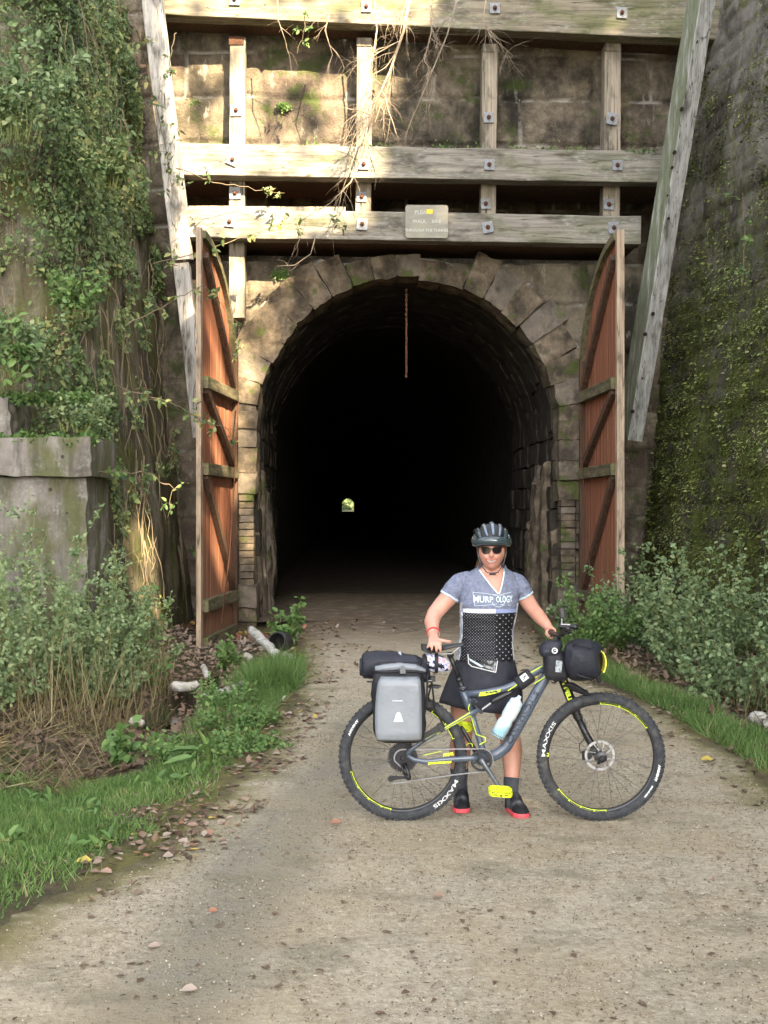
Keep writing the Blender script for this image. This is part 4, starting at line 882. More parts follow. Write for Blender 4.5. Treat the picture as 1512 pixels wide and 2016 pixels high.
for i, (x, y, h, r, lab) in enumerate(((-1.25, 10.4, .2, .42, 'low leafy weeds between the puddle and the trail'), (-1.5, 11.6, .26, .4, 'low clover like weeds beside the white log'), (-1.05, 9.2, .15, .35, 'low weeds at the trail edge left of the rear wheel'), (-1.55, 9.2, .2, .35, 'patch of weeds behind the grass verge'))):
    shrub(x, y, h, r, 30, 900, .042, 'leaf_bright', lab, 420 + i, name='low_weeds', asp=.8)

for i, (x, y) in enumerate(((-1.75, 7.3), (-2.1, 6.6), (-1.55, 6.6), (-2.3, 8.1), (-1.5, 8.2), (-1.85, 5.6))):
    shrub(x, y, .13, .16, 6, 26, .085, 'leaf_bright', ('low broad leaved weed growing in the middle of the left grass verge', 'plantain rosette at the left edge of the grass verge', 'small dandelion like rosette near the mossy trail edge', 'rounded leaf weed beside the straw at the far left', 'tuft of broad leaves in the upper grass verge', 'broad leaved weed in the lowest part of the grass verge')[i], 500 + i, name='broadleaf_weed', group='weeds in the grass verge', asp=.6, droop=.5)
for i, (x0, x1, py, D, s_, n, lab) in enumerate(((-15, 190, 866, 13.85, .06, 900, 'fringe of small green ferns along the top of the concrete ledge'), (0, 180, 785, 14.3, .07, 700, 'mixed weeds spilling over the upper concrete block'))):
    g2 = np.random.default_rng(70 + i); px = g2.uniform(x0, x1, n); P = np.array([tuple(at(a, py + g2.normal(0, 5) + (6 if i == 0 else 0) * math.sin(a * .1), D + g2.uniform(0, .45))) for a in px])
    V, Fq, rn = cloud(P, rdir(n, g2, up=.3) + np.array([0, -.5, 0]), rdir(n, g2, up=.9), g2.uniform(.6, 1.2, n) * s_, .8); nb = NB(); nb.add(V, Fq, rnd=rn); o = nb.build('ledge_weeds', M['leaf_bright']); tag(o, lab, 'weeds')
# ---- grass
def grass(name, n, fx, fy, h, label, seed, mask=None, w=.006, mat='grass', lean=.55):
    g = np.random.default_rng(seed); y = g.uniform(*fy, n); lo, hi = fx(y); x = lo + (hi - lo) * g.uniform(0, 1, n)
    P = np.stack([x, y, x * 0], 1); k = (fbm(P * 2.6, 3, seed) + .25 > g.uniform(-.4, .5, n))
    if mask is not None: k &= mask(x, y, g)
    x, y, P = x[k], y[k], P[k]; P[:, 2] = ground_h(x, y) - .012; n = len(x)
    hh = h * g.uniform(.45, 1.25, n) * (1 + .5 * fbm(P * 1.7, 2, seed + 1)); d = np.stack([g.normal(0, lean, n), g.normal(0, lean, n), np.ones(n)], 1)
    V, Fq, rn = cloud(P, d, rdir(n, g) * np.array([1, 1, .2]), hh, (w / hh) * g.uniform(.7, 1.5, n), BLADE, BLADEF, rnd=np.clip(.5 + .35 * fbm(P * 3, 2, seed) + g.normal(0, .2, n), 0, 1))
    nb = NB(); nb.add(V, Fq, rnd=rn); o = nb.build(name, M[mat]); tag(o, label, 'grass', kind='stuff'); return o
def le(y): return trail_edges(y)[0]
def re(y): return trail_edges(y)[1]
grass('grass', 56000, lambda y: (np.interp(y, [3, 5, 9.3], [-1.9, -2.9, -2.75]), le(y) - .02 + 0 * y), (4.7, 9.0), .058, 'bright green grass verge along the lower left trail edge', 1,
      mask=lambda x, y, g: g.uniform(0, 1, len(x)) < np.clip((le(y) - .02 - x + .22 * fbm(np.stack([x, y, x * 0], 1) * 2.2, 3, 55)) / .5, .03, 1) ** 1.5)
grass('grass', 9000, lambda y: (-1.75 + 0 * y, le(y) - .12), (9.0, 12.2), .1, 'patchy grass among the weeds left of the trail', 2)
grass('grass', 9000, lambda y: (le(y) - .62, le(y) - .02), (12.2, 14.2), .25, 'taller grass clump between the white log and the trail', 3)
grass('grass', 16000, lambda y: (re(y) + .08, re(y) + np.interp(y, [5, 9, 14], [1.1, .75, .45])), (6.8, 13.6), .12, 'bright grass strip along the right trail edge', 4)
grass('grass', 5000, lambda y: (re(y) + .1, re(y) + .6), (13.6, 18), .14, 'short grass under the shrubs on the right', 5)
grass('straw', 2600, lambda y: (-4.4 + 0 * y, -2.1 + 0 * y), (8.3, 11.8), .34, 'dry straw and dead stalks on the left bank', 6, w=.006, mat='straw', lean=1.5)
grass('straw', 700, lambda y: (-3.9 + 0 * y, -2.3 + 0 * y), (10.5, 13.5), .75, 'upright dry and green stalks in the left thicket', 7, w=.008, mat='straw', lean=.22)
grass('straw', 260, lambda y: (3.2 + 0 * y, 4.6 + 0 * y), (10, 14), .6, 'upright pale stalks in the right thicket', 8, w=.007, mat='straw', lean=.25)

# ---- fallen leaves
def litter(name, n, fx, fy, size, label, seed, mat='dryleaf', flat=.25, asp=.75, lift=.006, dens=None):
    g = np.random.default_rng(seed); y = g.uniform(*fy, n); lo, hi = fx(y); x = lo + (hi - lo) * g.uniform(0, 1, n)
    if dens is not None: k = dens(x, y, g); x, y = x[k], y[k]
    n = len(x); P = np.stack([x, y, ground_h(x, y) + lift], 1); d = g.normal(0, 1, (n, 3)); d[:, 2] *= flat
    T = LEAF.copy(); T[:, 2] *= .9; T[:, 0] *= np.array([1, 1.25, .8, 1, 1.1, .9])
    V, Fq, rn = cloud(P, d, np.array([0, 0, 1.]) + g.normal(0, flat, (n, 3)), g.uniform(.55, 1.3, n) * size, asp, tmpl=T, seed=seed)
    V[:, 2] = np.maximum(V[:, 2], np.repeat(P[:, 2], 6) - .003)
    nb = NB(); nb.add(V, Fq, rnd=rn); o = nb.build(name, M[mat]); tag(o, label, 'leaves', kind='stuff'); return o
litter('fallen_leaves', 2300, lambda y: (le(y) - .45, le(y) + .35), (4.4, 13.5), .06, 'brown and grey fallen leaves scattered along the left trail edge', 1, dens=lambda x, y, g: fbm(np.stack([x, y, x * 0], 1) * 2.6, 2, 8) > g.uniform(-.25, .45, len(x)))
litter('fallen_leaves', 520, lambda y: (-1.6 + 0 * y, 2.7 + 0 * y), (3.5, 10), .036, 'scattered dry leaves lying on the open gravel', 2, flat=.12)
litter('fallen_leaves', 7200, lambda y: (-4.3 + 0 * y, np.interp(y, [8.3, 10.2], [-2.6, -1.25])), (8.2, 19.5), .08, 'carpet of brown leaves in the left ditch', 3, flat=.5, lift=.01)
litter('fallen_leaves', 3200, lambda y: (2.75 + 0 * y, 5 + 0 * y), (8.2, 19), .085, 'carpet of brown leaves under the right shrubs', 4, flat=.5, lift=.01)
litter('fallen_leaves', 900, lambda y: (le(y), re(y)), (12.5, 19.8), .07, 'brown leaves littering the trail before the tunnel', 5, flat=.3, dens=lambda x, y, g: (fbm(np.stack([x, y, x * 0], 1) * 1.5, 2, 8) + .7 * (np.abs(x - .55) > 1.0) > .22))
litter('leaf_fragments', 9000, lambda y: (le(y), re(y)), (3.4, 14), .018, 'small dark leaf fragments pressed into the gravel', 6, mat='litter', flat=.15, asp=.5, lift=.002, dens=lambda x, y, g: fbm(np.stack([x, y, x * 0], 1) * 2.5, 3, 18) > g.uniform(-.3, .4, len(x)))
litter('fallen_leaves', 260, lambda y: (re(y) - .35, re(y) + .7), (7.3, 13), .06, 'dry leaves on the right grass edge', 7)
g = np.random.default_rng(77); n = 30000; y = 3.3 + 8.5 * g.uniform(0, 1, n) ** 1.5; lo, hi = trail_edges(y); x = lo + .1 + (hi - lo - .2) * g.uniform(0, 1, n)
k = fbm(np.stack([x, y, x * 0], 1) * 1.8, 3, 38) + .25 * (x - (-.2)) > g.uniform(-.5, .3, n); x, y = x[k], y[k]; n = len(x); P = np.stack([x, y, ground_h(x, y) + .004], 1)
CH = np.array([(-.4, -.5, 0), (.45, -.35, 0), (.3, .5, 0), (-.5, .3, 0), (-.3, -.3, .45), (.3, -.2, .5), (.2, .3, .45), (-.3, .2, .5)]); CF = np.array([(4, 5, 6, 7), (0, 1, 5, 4), (1, 2, 6, 5), (2, 3, 7, 6), (3, 0, 4, 7)])
d = g.normal(0, 1, (n, 3)); d[:, 2] *= .1
V, Fq, rn = cloud(P, d, np.array([0, 0, 1.]) + g.normal(0, .12, (n, 3)), g.uniform(.004, .010, n), g.uniform(.6, 1.2, n), CH, CF, seed=5); nb = NB(); nb.add(V, Fq, rnd=rn)
o = nb.build('gravel', leafmat('limestone chips', [(0, (.07, .052, .035)), (.4, (.2, .16, .10)), (.85, (.36, .31, .22)), (1, (.46, .41, .32))], rough=.9, tr=0)); tag(o, 'loose limestone chips lying on the trail surface', 'gravel', kind='stuff')
def single_leaf(px, py, D, s, label, rn, seed):
    g = np.random.default_rng(seed); P = np.array([tuple(at(px, py, D))]); P[0, 2] += .012; T = LEAF.copy(); T[:, 0] *= np.array([1, 1.5, .7, 1, 1.2, 1.1]); T[:, 2] *= np.array([1, 2.2, -.6, 1, 1.8, .3])
    V, Fq, r_ = cloud(P, np.array([[1., .3, .1]]), np.array([[0, -.3, 1.]]), np.array([s]), .8, tmpl=T, rnd=np.array([rn])); nb = NB(); nb.add(V, Fq, rnd=r_); o = nb.build('fallen_leaf', M['dryleaf']); tag(o, label, 'leaf')
def gD(py): return EYE * F / (py - HY)
single_leaf(146, 1702, gD(1702), .09, 'yellow leaf in the grass at the lower left', 1, 1)
single_leaf(1380, 1500, gD(1500), .1, 'yellow leaf at the right grass edge', 1, 2)
single_leaf(408, 1800, gD(1800), .05, 'small orange leaf on the grey track', .97, 3)
single_leaf(648, 1625, gD(1625), .075, 'reddish maple leaf left of the rear wheel', .96, 4)
single_leaf(355, 1957, gD(1957), .065, 'large pale curled leaf at the bottom left of the trail', .88, 5)
single_leaf(850, 1770, gD(1770), .065, 'pinkish brown leaf lying on the gravel in front of the bicycle', .6, 6)
single_leaf(290, 1870, gD(1870), .055, 'grey pink leaf lying alone on the grey track', .8, 7)

# ---- logs, pipe, puddle, stones
M['birch'] = layered('white birch bark', [(.35, (.28, .27, .25)), (.6, (.5, .49, .46))], sc=(12, 12, 40), layers=[dict(col=(.06, .05, .04), mask=[dict(sc=(10, 10, 60), lo=.6, hi=.68, seed=3)], amt=.8), dict(col=(.25, .22, .15), mask=[dict(sc=5, lo=.5, hi=.65, seed=5)], amt=.6)], bumps=((30, .4, .01),))
def log(p0, p1, r, lab, seed):
    p0, p1 = Vector(p0), Vector(p1); g = np.random.default_rng(seed); n = 9; pts = [p0.lerp(p1, k / n) + Vector(g.normal(0, r * .12, 3)) for k in range(n + 1)]
    mb = MB(); mb.tube(pts, [r * g.uniform(.88, 1.1) for _ in pts], 12); o = mb.build('birch_log', M['birch'], smooth=True); tag(o, lab, 'log', 'white birch logs in the ditch')
log(at(494, 1240, 15.9), at(545, 1288, 14.9), .06, 'white birch log leaning down toward the drain pipe', 1)
log(at(342, 1352, 12.4), at(391, 1352, 12.5), .05, 'short white log lying at the edge of the puddle', 2)
log(at(402, 1376, 11.9), at(486, 1350, 12.6), .055, 'long mossy white log lying across behind the weeds', 3)
log(at(259, 1418, 10.9), at(280, 1424, 10.9), .035, 'small white log end beside the left thicket', 4)
log(at(400, 1312, 13.7), at(408, 1330, 13.5), .035, 'white stump of wood under the left door', 5)
log(at(560, 1292, 14.5), at(580, 1300, 14.4), .05, 'broken piece of white wood just below the drain pipe', 6)
log(at(1486, 1410, 10.5), at(1512, 1420, 10.4), .06, 'white log end in the dark mud at the right edge', 7)
log(at(485, 1290, 14.7), at(495, 1300, 14.7), .045, 'tiny chunk of white wood left of the leaning log', 8)
pc = at(545, 1262, 15.6); t = thing('drain_pipe', pc - UZ * .12, 'black corrugated drain pipe opening at the trail edge', 'pipe')
mb = MB(); ax = Vector((.35, .93, -.12)).normalized()
mb.ring(pc, ax, .105, [(.0, 0), (.012, .0), (.012, .03), (.02, .04), (.02, .06), (.012, .07), (.012, .25), (0, .25)], 24); mb.build('tube', plain('black plastic pipe', (.03, .03, .03), .5), t, smooth=False)
mb = MB(); mb.disc(pc + ax * .2, ax, .103, .01, 20); mb.build('dark_inside', plain('pipe interior shade', (.01, .008, .006), .9), t)  # near-black disc coloured as the shade inside the pipe
M['water'] = plain('muddy water', (.018, .014, .010), .06, spec=.5, bump=((3, .08, .01),))
g = np.random.default_rng(31); n = 9000; a_ = g.uniform(-9, 9, n); P = Lnp(a_, TL + 18 + g.uniform(0, 4, n), zoff(TL) + .2 + np.abs(g.normal(0, 6, n)))
V, Fq, rn = cloud(P, rdir(n, g), rdir(n, g) + np.array([0, -1, .3]), g.uniform(.5, 1.1, n), .8); nb = NB(); nb.add(V, Fq, rnd=rn); o = nb.build('far_thicket', M['leaf_shrub']); tag(o, 'green thicket seen through the far end of the tunnel', 'foliage', kind='stuff')
mb = MB(); cs = [(-2.02, 10.9), (-1.85, 11.6), (-1.72, 12.5), (-1.7, 13.4), (-1.78, 14.4), (-1.95, 14.6), (-2.15, 13.6), (-2.3, 12.4), (-2.35, 11.4)]
mb.add([(x, y, -.175) for x, y in cs], [tuple(range(len(cs)))]); o = mb.build('water', M['water']); tag(o, kind='structure')
# ============================================================ BICYCLE
BD = 7.08; S_ = F / BD
def BP(px, py, o=0): return at(px, py, BD - o)           # o metres towards the viewer
M['tyre'] = layered('black tyre rubber', [(.3, (.022, .024, .028)), (.7, (.05, .053, .06))], sc=30, layers=[dict(col=(.16, .145, .12), mask=[dict(sc=22, lo=.52, hi=.7, seed=3)], amt=.35)], rough=.75, bumps=((90, .3, .002),))
M['rim'] = plain('black rim', (.018, .018, .02), .35)
M['lime'] = plain('lime paint', (.62, .80, .02), .45)
M['limep'] = plain('lime pedal', (.66, .78, .02), .45)
M['spoke'] = plain('steel spokes', (.2, .2, .21), .35, metal=.8)
M['frame'] = layered('slate blue frame paint', [(.3, (.055, .072, .10)), (.7, (.08, .10, .135))], sc=6, rough=.28, spec=.6, bumps=())
M['frame_l'] = plain('light slate paint', (.12, .17, .25), .3)
M['blk'] = plain('satin black', (.014, .014, .016), .4)
M['blkm'] = plain('anodised black metal', (.03, .03, .033), .35, metal=.5)
M['steel'] = plain('brushed steel', (.42, .42, .43), .35, metal=.85)
M['chainm'] = plain('silver chain', (.28, .28, .30), .35, metal=.7)
M['white'] = plain('white print', (.62, .62, .62), .6)
M['navy'] = plain('dark navy print', (.006, .008, .02), .5)
bike = thing('bicycle', (BP(985, 1615).x, BD, 0), 'grey blue mountain bicycle with lime details standing side on before the tunnel', 'bicycle')
AX = Vector((0, 1, 0))
def arc_text(mb, txt, c, rad, a0, a1, size, off, mat=None, bold=.001):
    """text running clockwise (as seen by the viewer) from angle a0 to a1, tops outward"""
    V, Fs = text_mesh(txt, size, bold); w_ = V[:, 0].max() - V[:, 0].min(); vs = []
    for v in V:
        t = (v[0] - V[:, 0].min()) / w_; a = R(a0 + (a1 - a0) * t); r = rad + v[1]
        vs.append(c + Vector((math.cos(a) * r, -off(r), math.sin(a) * r)))
    mb.add(vs, Fs)
def wheel(cx, cy, label, rear):
    c = BP(cx, cy); t = thing_part = bpy.data.objects.new('wheel', None); COL.objects.link(t); t.parent = bike; t.location = c - wloc(bike); t.empty_display_size = .1
    if label: t['label'] = label
    rm, rt = .341, .0285
    mb = MB(); prof = [(rt * 1.05 * math.cos(a), rt * math.sin(a)) for a in [2 * math.pi * k / 14 for k in range(14)]]; mb.ring(c, AX, rm, prof, 96)
    rd = random.Random(5)
    for k in range(76):
        for row, (ya, hh) in enumerate(((0, .0), (-.019, -.006), (.019, -.006))):
            a = 2 * math.pi * (k + (.5 if row else 0)) / 76; e = Vector((math.cos(a), 0, math.sin(a))); tt = Vector((-math.sin(a), 0, math.cos(a)))
            Mx = Matrix((tt, AX, e)).transposed().to_4x4(); Mx.translation = c + e * (rm + rt * 1.03 + hh) + AX * ya; mb.boxm(Mx, .013, .012 if row == 0 else .011, .009)
    mb.build('tyre', M['tyre'], t, smooth=False)
    mb = MB(); mb.ring(c, AX, .311, [(-.007, -.011), (.006, -.0135), (.012, -.013), (.012, .013), (.006, .0135), (-.007, .011)], 96); mb.build('rim', M['rim'], t, smooth=True)
    mb = MB(); hr = .027
    for k in range(28):
        a = 2 * math.pi * k / 28; sgn = 1 if k % 2 else -1; b = a + (R(62) if (k // 2) % 2 else -R(62))
        mb.tube([c + Vector((math.cos(b) * hr, sgn * .028, math.sin(b) * hr)), c + Vector((math.cos(a) * .305, 0, math.sin(a) * .305))], .0013, 4, caps=False)
    mb.build('spokes', M['spoke'], t)
    mb = MB(); mb.tube([c - AX * .05, c - AX * .034, c - AX * .03, c + AX * .03, c + AX * .034, c + AX * .05], [.012, .014, .03, .03, .014, .012], 16); mb.disc(c - AX * .028, AX, .031, .004, 20); mb.build('hub', M['blkm'], t)
    mb = MB(); segs = ((196, 213), (214.5, 230), (231, 246), (247, 257), (20, 37), (38, 57)) if rear else ((33, 50), (51.5, 70), (71, 91), (217, 233), (234, 247), (248, 262), (263, 275), (176, 179))
    # thin outlined lettering blocks on the rim
    for (a0, a1) in segs:
        for rr in ((.3075,) if rear and a0 < 60 else (.3075, .3185)):
            mb.ring(c - AX * .0155, AX, rr, [(-.0016, -.001), (.0016, -.001), (.0016, .001), (-.0016, .001)], 10, a0=R(90 - a1), a1=R(90 - a0), ref=(0, 0, 1))
        for aa in (a0, a1):
            e = Vector((math.cos(R(aa)), 0, math.sin(R(aa)))); Mx = Matrix((e, AX, e.cross(AX))).transposed().to_4x4(); Mx.translation = c + e * .313 - AX * .0155; mb.boxm(Mx, .016, .002, .004)
    mb.build('rim_decal', M['lime'], t)
    mb = MB(); off = lambda r: math.sqrt(max(1e-6, rt ** 2 - ((r - rm) / 1.05) ** 2)) + .0015
    if rear: arc_text(mb, 'MAXXIS', c, rm - .004, -23, -58, .030, off, bold=.0004); arc_text(mb, 'ARDENT', c, rm - .004, 158, 140, .016, off)
    else: arc_text(mb, 'MAXXIS', c, rm - .004, 179, 143, .030, off, bold=.0004); arc_text(mb, 'ARDENT', c, rm - .004, -7, -24, .017, off, bold=.0012); arc_text(mb, '29x2.25', c, rm - .004, -29, -43, .009, off)
    mb.build('tyre_lettering', M['white'], t)
    return t, c
wr, cr = wheel(793, 1489.5, None, True)
wf, cf = wheel(1183, 1489.5, None, False)
# fix the decal arcs orientation: ring() angles run from +Z towards e2 = axis x Z = (+Y x Z) = +X
# rotors
def rotor(c, off, par, r=.08):
    mb = MB(); cc = c + AX * off; mb.disc(cc, AX, r, .002, 48, r_in=r - .014)
    for k in range(24):
        a = 2 * math.pi * k / 24; e = Vector((math.cos(a), 0, math.sin(a))); mb.disc(cc + e * (r - .007), AX, .003, .004, 6)
    for k in range(8):
        a = 2 * math.pi * k / 8; e = Vector((math.cos(a), 0, math.sin(a))); e2_ = Vector((math.cos(a + .5), 0, math.sin(a + .5))); mb.beam(cc + e * .022, cc + e2_ * (r - .01), .006, .002, up=AX)
    mb.disc(cc, AX, .024, .003, 20, r_in=.012); mb.build('brake_disc', M['steel'], par)
rotor(cf, .034, wf, .088); rotor(cr, .045, wr, .075)
# frame -------------------------------------------------------------
fr = MB(); pt = lambda *a: BP(*a)
fr.tube([pt(1083, 1312), pt(1060, 1319), pt(1040, 1331), pt(1018, 1346), pt(992, 1356), pt(955, 1363), pt(918, 1367)], [.026, .025, .023, .021, .019, .018, .019], 14, ell=.85)
fr.tube([pt(1086, 1318), pt(1074, 1334), pt(1055, 1366), pt(1030, 1412), pt(1010, 1448), pt(996, 1472), pt(978, 1485), pt(950, 1494)], [.028, .030, .033, .034, .033, .031, .032, .034], 16, ell=.85)
fr.tube([pt(909, 1352), pt(918, 1378), pt(927, 1400)], [.021, .023, .021], 14)
fr.tube([pt(927, 1398), pt(936, 1430), pt(948, 1468), pt(950, 1490)], [.018, .017, .020, .028], 12)
fr.tube([pt(1080, 1296), pt(1092, 1336)], [.027, .030], 16)
fr.tube([pt(946, 1497, .045), pt(946, 1497, -.045)], .030, 20)
# gusset at the seat cluster
fr.prism([(-.02, -.05), (.05, -.005), (.02, .015), (-.03, .01)], pt(925, 1380, .012), (1, 0, 0), (0, 0, 1), -.024)
fr.build('frame', M['frame'], bike, smooth=True)
for s in (1, -1):
    mb = MB(); o = .055 * s; o2 = .03 * s
    mb.tube([pt(946, 1490, o2), pt(930, 1493, o * .9), pt(880, 1496, o), pt(838, 1500, o * 1.05), pt(815, 1496, o * 1.1), pt(801, 1486, o * 1.15)], [.018, .017, .0165, .016, .015, .013], 12, ell=.6, up=(0, 0, 1)); mb.build('chainstay', M['frame'], bike, smooth=True)
    mb = MB(); mb.tube([pt(801, 1486, o * 1.15), pt(812, 1474, o * 1.1), pt(835, 1457, o), pt(880, 1432, o * .9), pt(925, 1405, o * .75), pt(945, 1397, o * .6)], [.012, .012, .0125, .012, .0125, .014], 12, ell=.7, up=(0, 0, 1)); mb.build('seatstay', M['frame'], bike, smooth=True)
mb = MB(); mb.tube([pt(838, 1454, .062), pt(880, 1430.5, .056), pt(925, 1403, .048)], .0032, 6); mb.tube([pt(860, 1446, .062), pt(925, 1409, .052)], .002, 6)
mb.tube([pt(925, 1386, .022), pt(922, 1394, .022), pt(930, 1420, .02), pt(938, 1446, .02), pt(956, 1452, .024), pt(955, 1460, .026), pt(944, 1466, .03)], .003, 6)
mb.prism([(0, 0), (.012, .022), (.11, .028), (.13, .034), (.128, .018), (.10, .010), (.04, .0)], pt(942, 1370.5, .021), (.995, 0, .06), (-.06, 0, .995), -.003)
mb.tube([pt(1000, 1360, .022), pt(1022, 1345, .024)], .003, 6); mb.tube([pt(1045, 1324, .026), pt(1068, 1311, .026)], .0035, 6); mb.tube([pt(1052, 1346, .03), pt(1075, 1331, .03)], .003, 6)
mb.tube([pt(918, 1468, .03), pt(922, 1463, .03), pt(930, 1465, .03), pt(930, 1470, .03)], .002, 5); mb.tube([pt(834, 1487, .06), pt(870, 1479, .06)], .0018, 5)
mb.build('lime_stripes', M['lime'], bike)
# linkage and shock
mb = MB(); 
for o in (.03, -.03): mb.tube([pt(929, 1377, o), pt(936, 1390, o), pt(946, 1400, o)], [.009, .008, .012], 10)
mb.disc(pt(946, 1399, .0), AX, .013, .09, 16); mb.disc(pt(929, 1376), AX, .008, .08, 12); mb.build('rocker_link', M['blkm'], bike, smooth=False)
mb = MB(); mb.tube([pt(946, 1399), pt(968, 1383)], .006, 10); mb.build('shock_shaft', M['steel'], bike)
mb = MB(); mb.tube([pt(967, 1384), pt(971, 1380), pt(990, 1370), pt(1003, 1364), pt(1012, 1360)], [.014, .018, .018, .013, .01], 14); mb.build('shock_body', M['blk'], bike, smooth=True)
# lettering
def line_text(mb, txt, size, p0, p1, off, bold=.001, sx=None, shear=0):
    V, Fs = text_mesh(txt, size, bold); x0, x1 = V[:, 0].min(), V[:, 0].max(); d = (p1 - p0); L_ = d.length; d.normalize(); u = AX.cross(d) * -1
    if u.z < 0: u = -u
    k = L_ / (x1 - x0); mb.add([p0 + d * ((v[0] - x0) * k + shear * v[1]) + u * v[1] - AX * off(v[1]) for v in V], Fs)
mb = MB(); line_text(mb, 'CANNONDALE', .042, pt(1001, 1462), pt(1057, 1361), lambda y: math.sqrt(max(0, .03 ** 2 - (y * .95) ** 2)) * .85 + .0035, bold=.0012); mb.build('down_tube_lettering', M['navy'], bike)
mb = MB(); line_text(mb, 'CANNONDALE', .016, pt(842, 1501, .04), pt(888, 1498, .04), lambda y: .0325, bold=.0015, shear=.3); line_text(mb, 'SCALPEL', .022, pt(872, 1485, .04), pt(893, 1482, .04), lambda y: .03, bold=.0015, shear=.3); mb.build('stay_lettering', M['lime'], bike)
mb = MB(); line_text(mb, 'SCALPEL', .013, pt(955, 1363), pt(980, 1360), lambda y: .0255, bold=.001, shear=.3); mb.build('top_tube_lettering', M['navy'], bike)

# seatpost, saddle
mb = MB(); mb.tube([pt(912, 1358), pt(905, 1341)], .0185, 14); mb.tube([pt(905, 1341), pt(902, 1334)], .021, 14); mb.tube([pt(904, 1338), pt(892, 1305), pt(887, 1293)], .0142, 14); mb.disc(pt(911, 1357), (.3, 0, 1), .024, .02, 16); mb.tube([pt(880, 1290), pt(893, 1287)], [.016, .014], 10); mb.build('seatpost', M['blk'], bike, smooth=True)
sd = bpy.data.objects.new('saddle', None); COL.objects.link(sd); sd.parent = bike; sd.location = pt(870, 1276) - wloc(bike)
mb = MB(); rings = []
for q in np.linspace(0, 1, 15):
    x = 829 + 88 * q; hw = .068 * (1 - sstep(.05, .62, q)) + .019; hw *= (1 if q < .96 else .6) * (.75 if q < .03 else 1); zc = np.interp(q, [0, .12, .35, .7, 1], [1271, 1276, 1277.5, 1272, 1268.5]); th = np.interp(q, [0, .1, .5, 1], [.010, .022, .018, .010])
    c = pt(x, zc); rings.append([c + Vector((0, -hw * math.cos(a), th * (math.sin(a) if math.sin(a) > 0 else .8 * math.sin(a)) - .018 * abs(math.cos(a)) ** 3 * (1 - q))) for a in [2 * math.pi * k / 16 for k in range(16)]])
mb.loft(rings); mb.build('saddle_shell', M['blk'], sd, smooth=True)
mb = MB()
for o in (.022, -.022): mb.tube([pt(842, 1282, o), pt(862, 1288, o), pt(889, 1287, o), pt(905, 1274, o)], .0036, 8)
mb.build('saddle_rail', M['steel'], sd)
# crankset
ck = bpy.data.objects.new('crankset', None); COL.objects.link(ck); ck.parent = bike; ck.location = pt(948, 1497, .05) - wloc(bike)
bb = pt(948, 1497, .052); mb = MB(); mb.ring(bb, AX, .055, [(-.006, -.0015), (.008, -.0015), (.008, .0015), (-.006, .0015)], 64)
for k in range(32):
    a = 2 * math.pi * k / 32; e = Vector((math.cos(a), 0, math.sin(a))); mb.tube([bb + e * .061, bb + e * .067], [.0035, .0012], 4)
for k in range(4): a = R(20 + 90 * k); e = Vector((math.cos(a), 0, math.sin(a))); mb.beam(bb + e * .01, bb + e * .052, .014, .004, up=AX)
mb.disc(bb, AX, .024, .014, 24); mb.build('chainring', M['blkm'], ck)
mb = MB(); rings = []
def crank(p0, p1, sgn):
    m_ = MB(); d = (p1 - p0).normalized(); u = AX.cross(d)
    for q, w_, t_ in ((-.05, .012, .012), (0, .019, .014), (.2, .015, .013), (.6, .012, .011), (.95, .0125, .010), (1.04, .007, .007)):
        c = p0.lerp(p1, q); rings_.append([c + u * (w_ * math.cos(a)) + AX * (t_ * math.sin(a)) for a in [2 * math.pi * k / 12 for k in range(12)]])
    m_.loft(rings_); return m_
rings_ = []; crank(pt(948, 1497, .07), pt(987, 1556, .085), 1).build('crank_arm', M['frame_l'] if 0 else plain('carbon crank', (.07, .08, .095), .25, spec=.7), ck, smooth=True)
rings_ = []; crank(pt(946, 1497, -.07), pt(909, 1432, -.085), -1).build('crank_arm', M['blk'], ck, smooth=True)
def pedal(c):
    t = bpy.data.objects.new('pedal', None); COL.objects.link(t); t.parent = bike; t.location = c - wloc(bike)
    m_ = MB(); hx, hy = .062, .052; fr_ = [(-hx, -.03), (-hx * .8, -hy), (hx * .8, -hy), (hx, -.03), (hx, .03), (hx * .8, hy), (-hx * .8, hy), (-hx, .03)]
    rot = Matrix.Rotation(R(4), 3, 'Y') @ Matrix.Rotation(R(12), 3, 'X')
    P_ = [c + rot @ Vector((x, y, 0)) for x, y in fr_]
    for a, b in zip(P_, P_[1:] + P_[:1]): m_.beam(a, b, .011, .021, up=rot @ Vector((0, 0, 1)))
    m_.beam(c + rot @ Vector((0, -hy, 0)), c + rot @ Vector((0, hy, 0)), .022, .018, up=rot @ Vector((0, 0, 1)))
    m_.beam(c + rot @ Vector((-hx, 0, 0)), c + rot @ Vector((hx, 0, 0)), .010, .016, up=rot @ Vector((0, 0, 1)))
    m_.build('platform', M['limep'], t, bevel=.002)
    m_ = MB()
    for x, y in fr_:
        m_.tube([c + rot @ Vector((x, y, .008)), c + rot @ Vector((x, y, .016))], .0022, 5)
    m_.disc(c + rot @ Vector((.0, -hy - .006, 0)), rot @ Vector((0, 1, 0)), .006, .004, 10); 
    for x in (-.03, .03): m_.box(c + rot @ Vector((x, -hy - .0062, .003)), (.022, .002, .005), rot.to_4x4())
    m_.build('pins', M['blk'], t)
pedal(pt(985, 1558, .15)); pedal(pt(907, 1430, -.15))
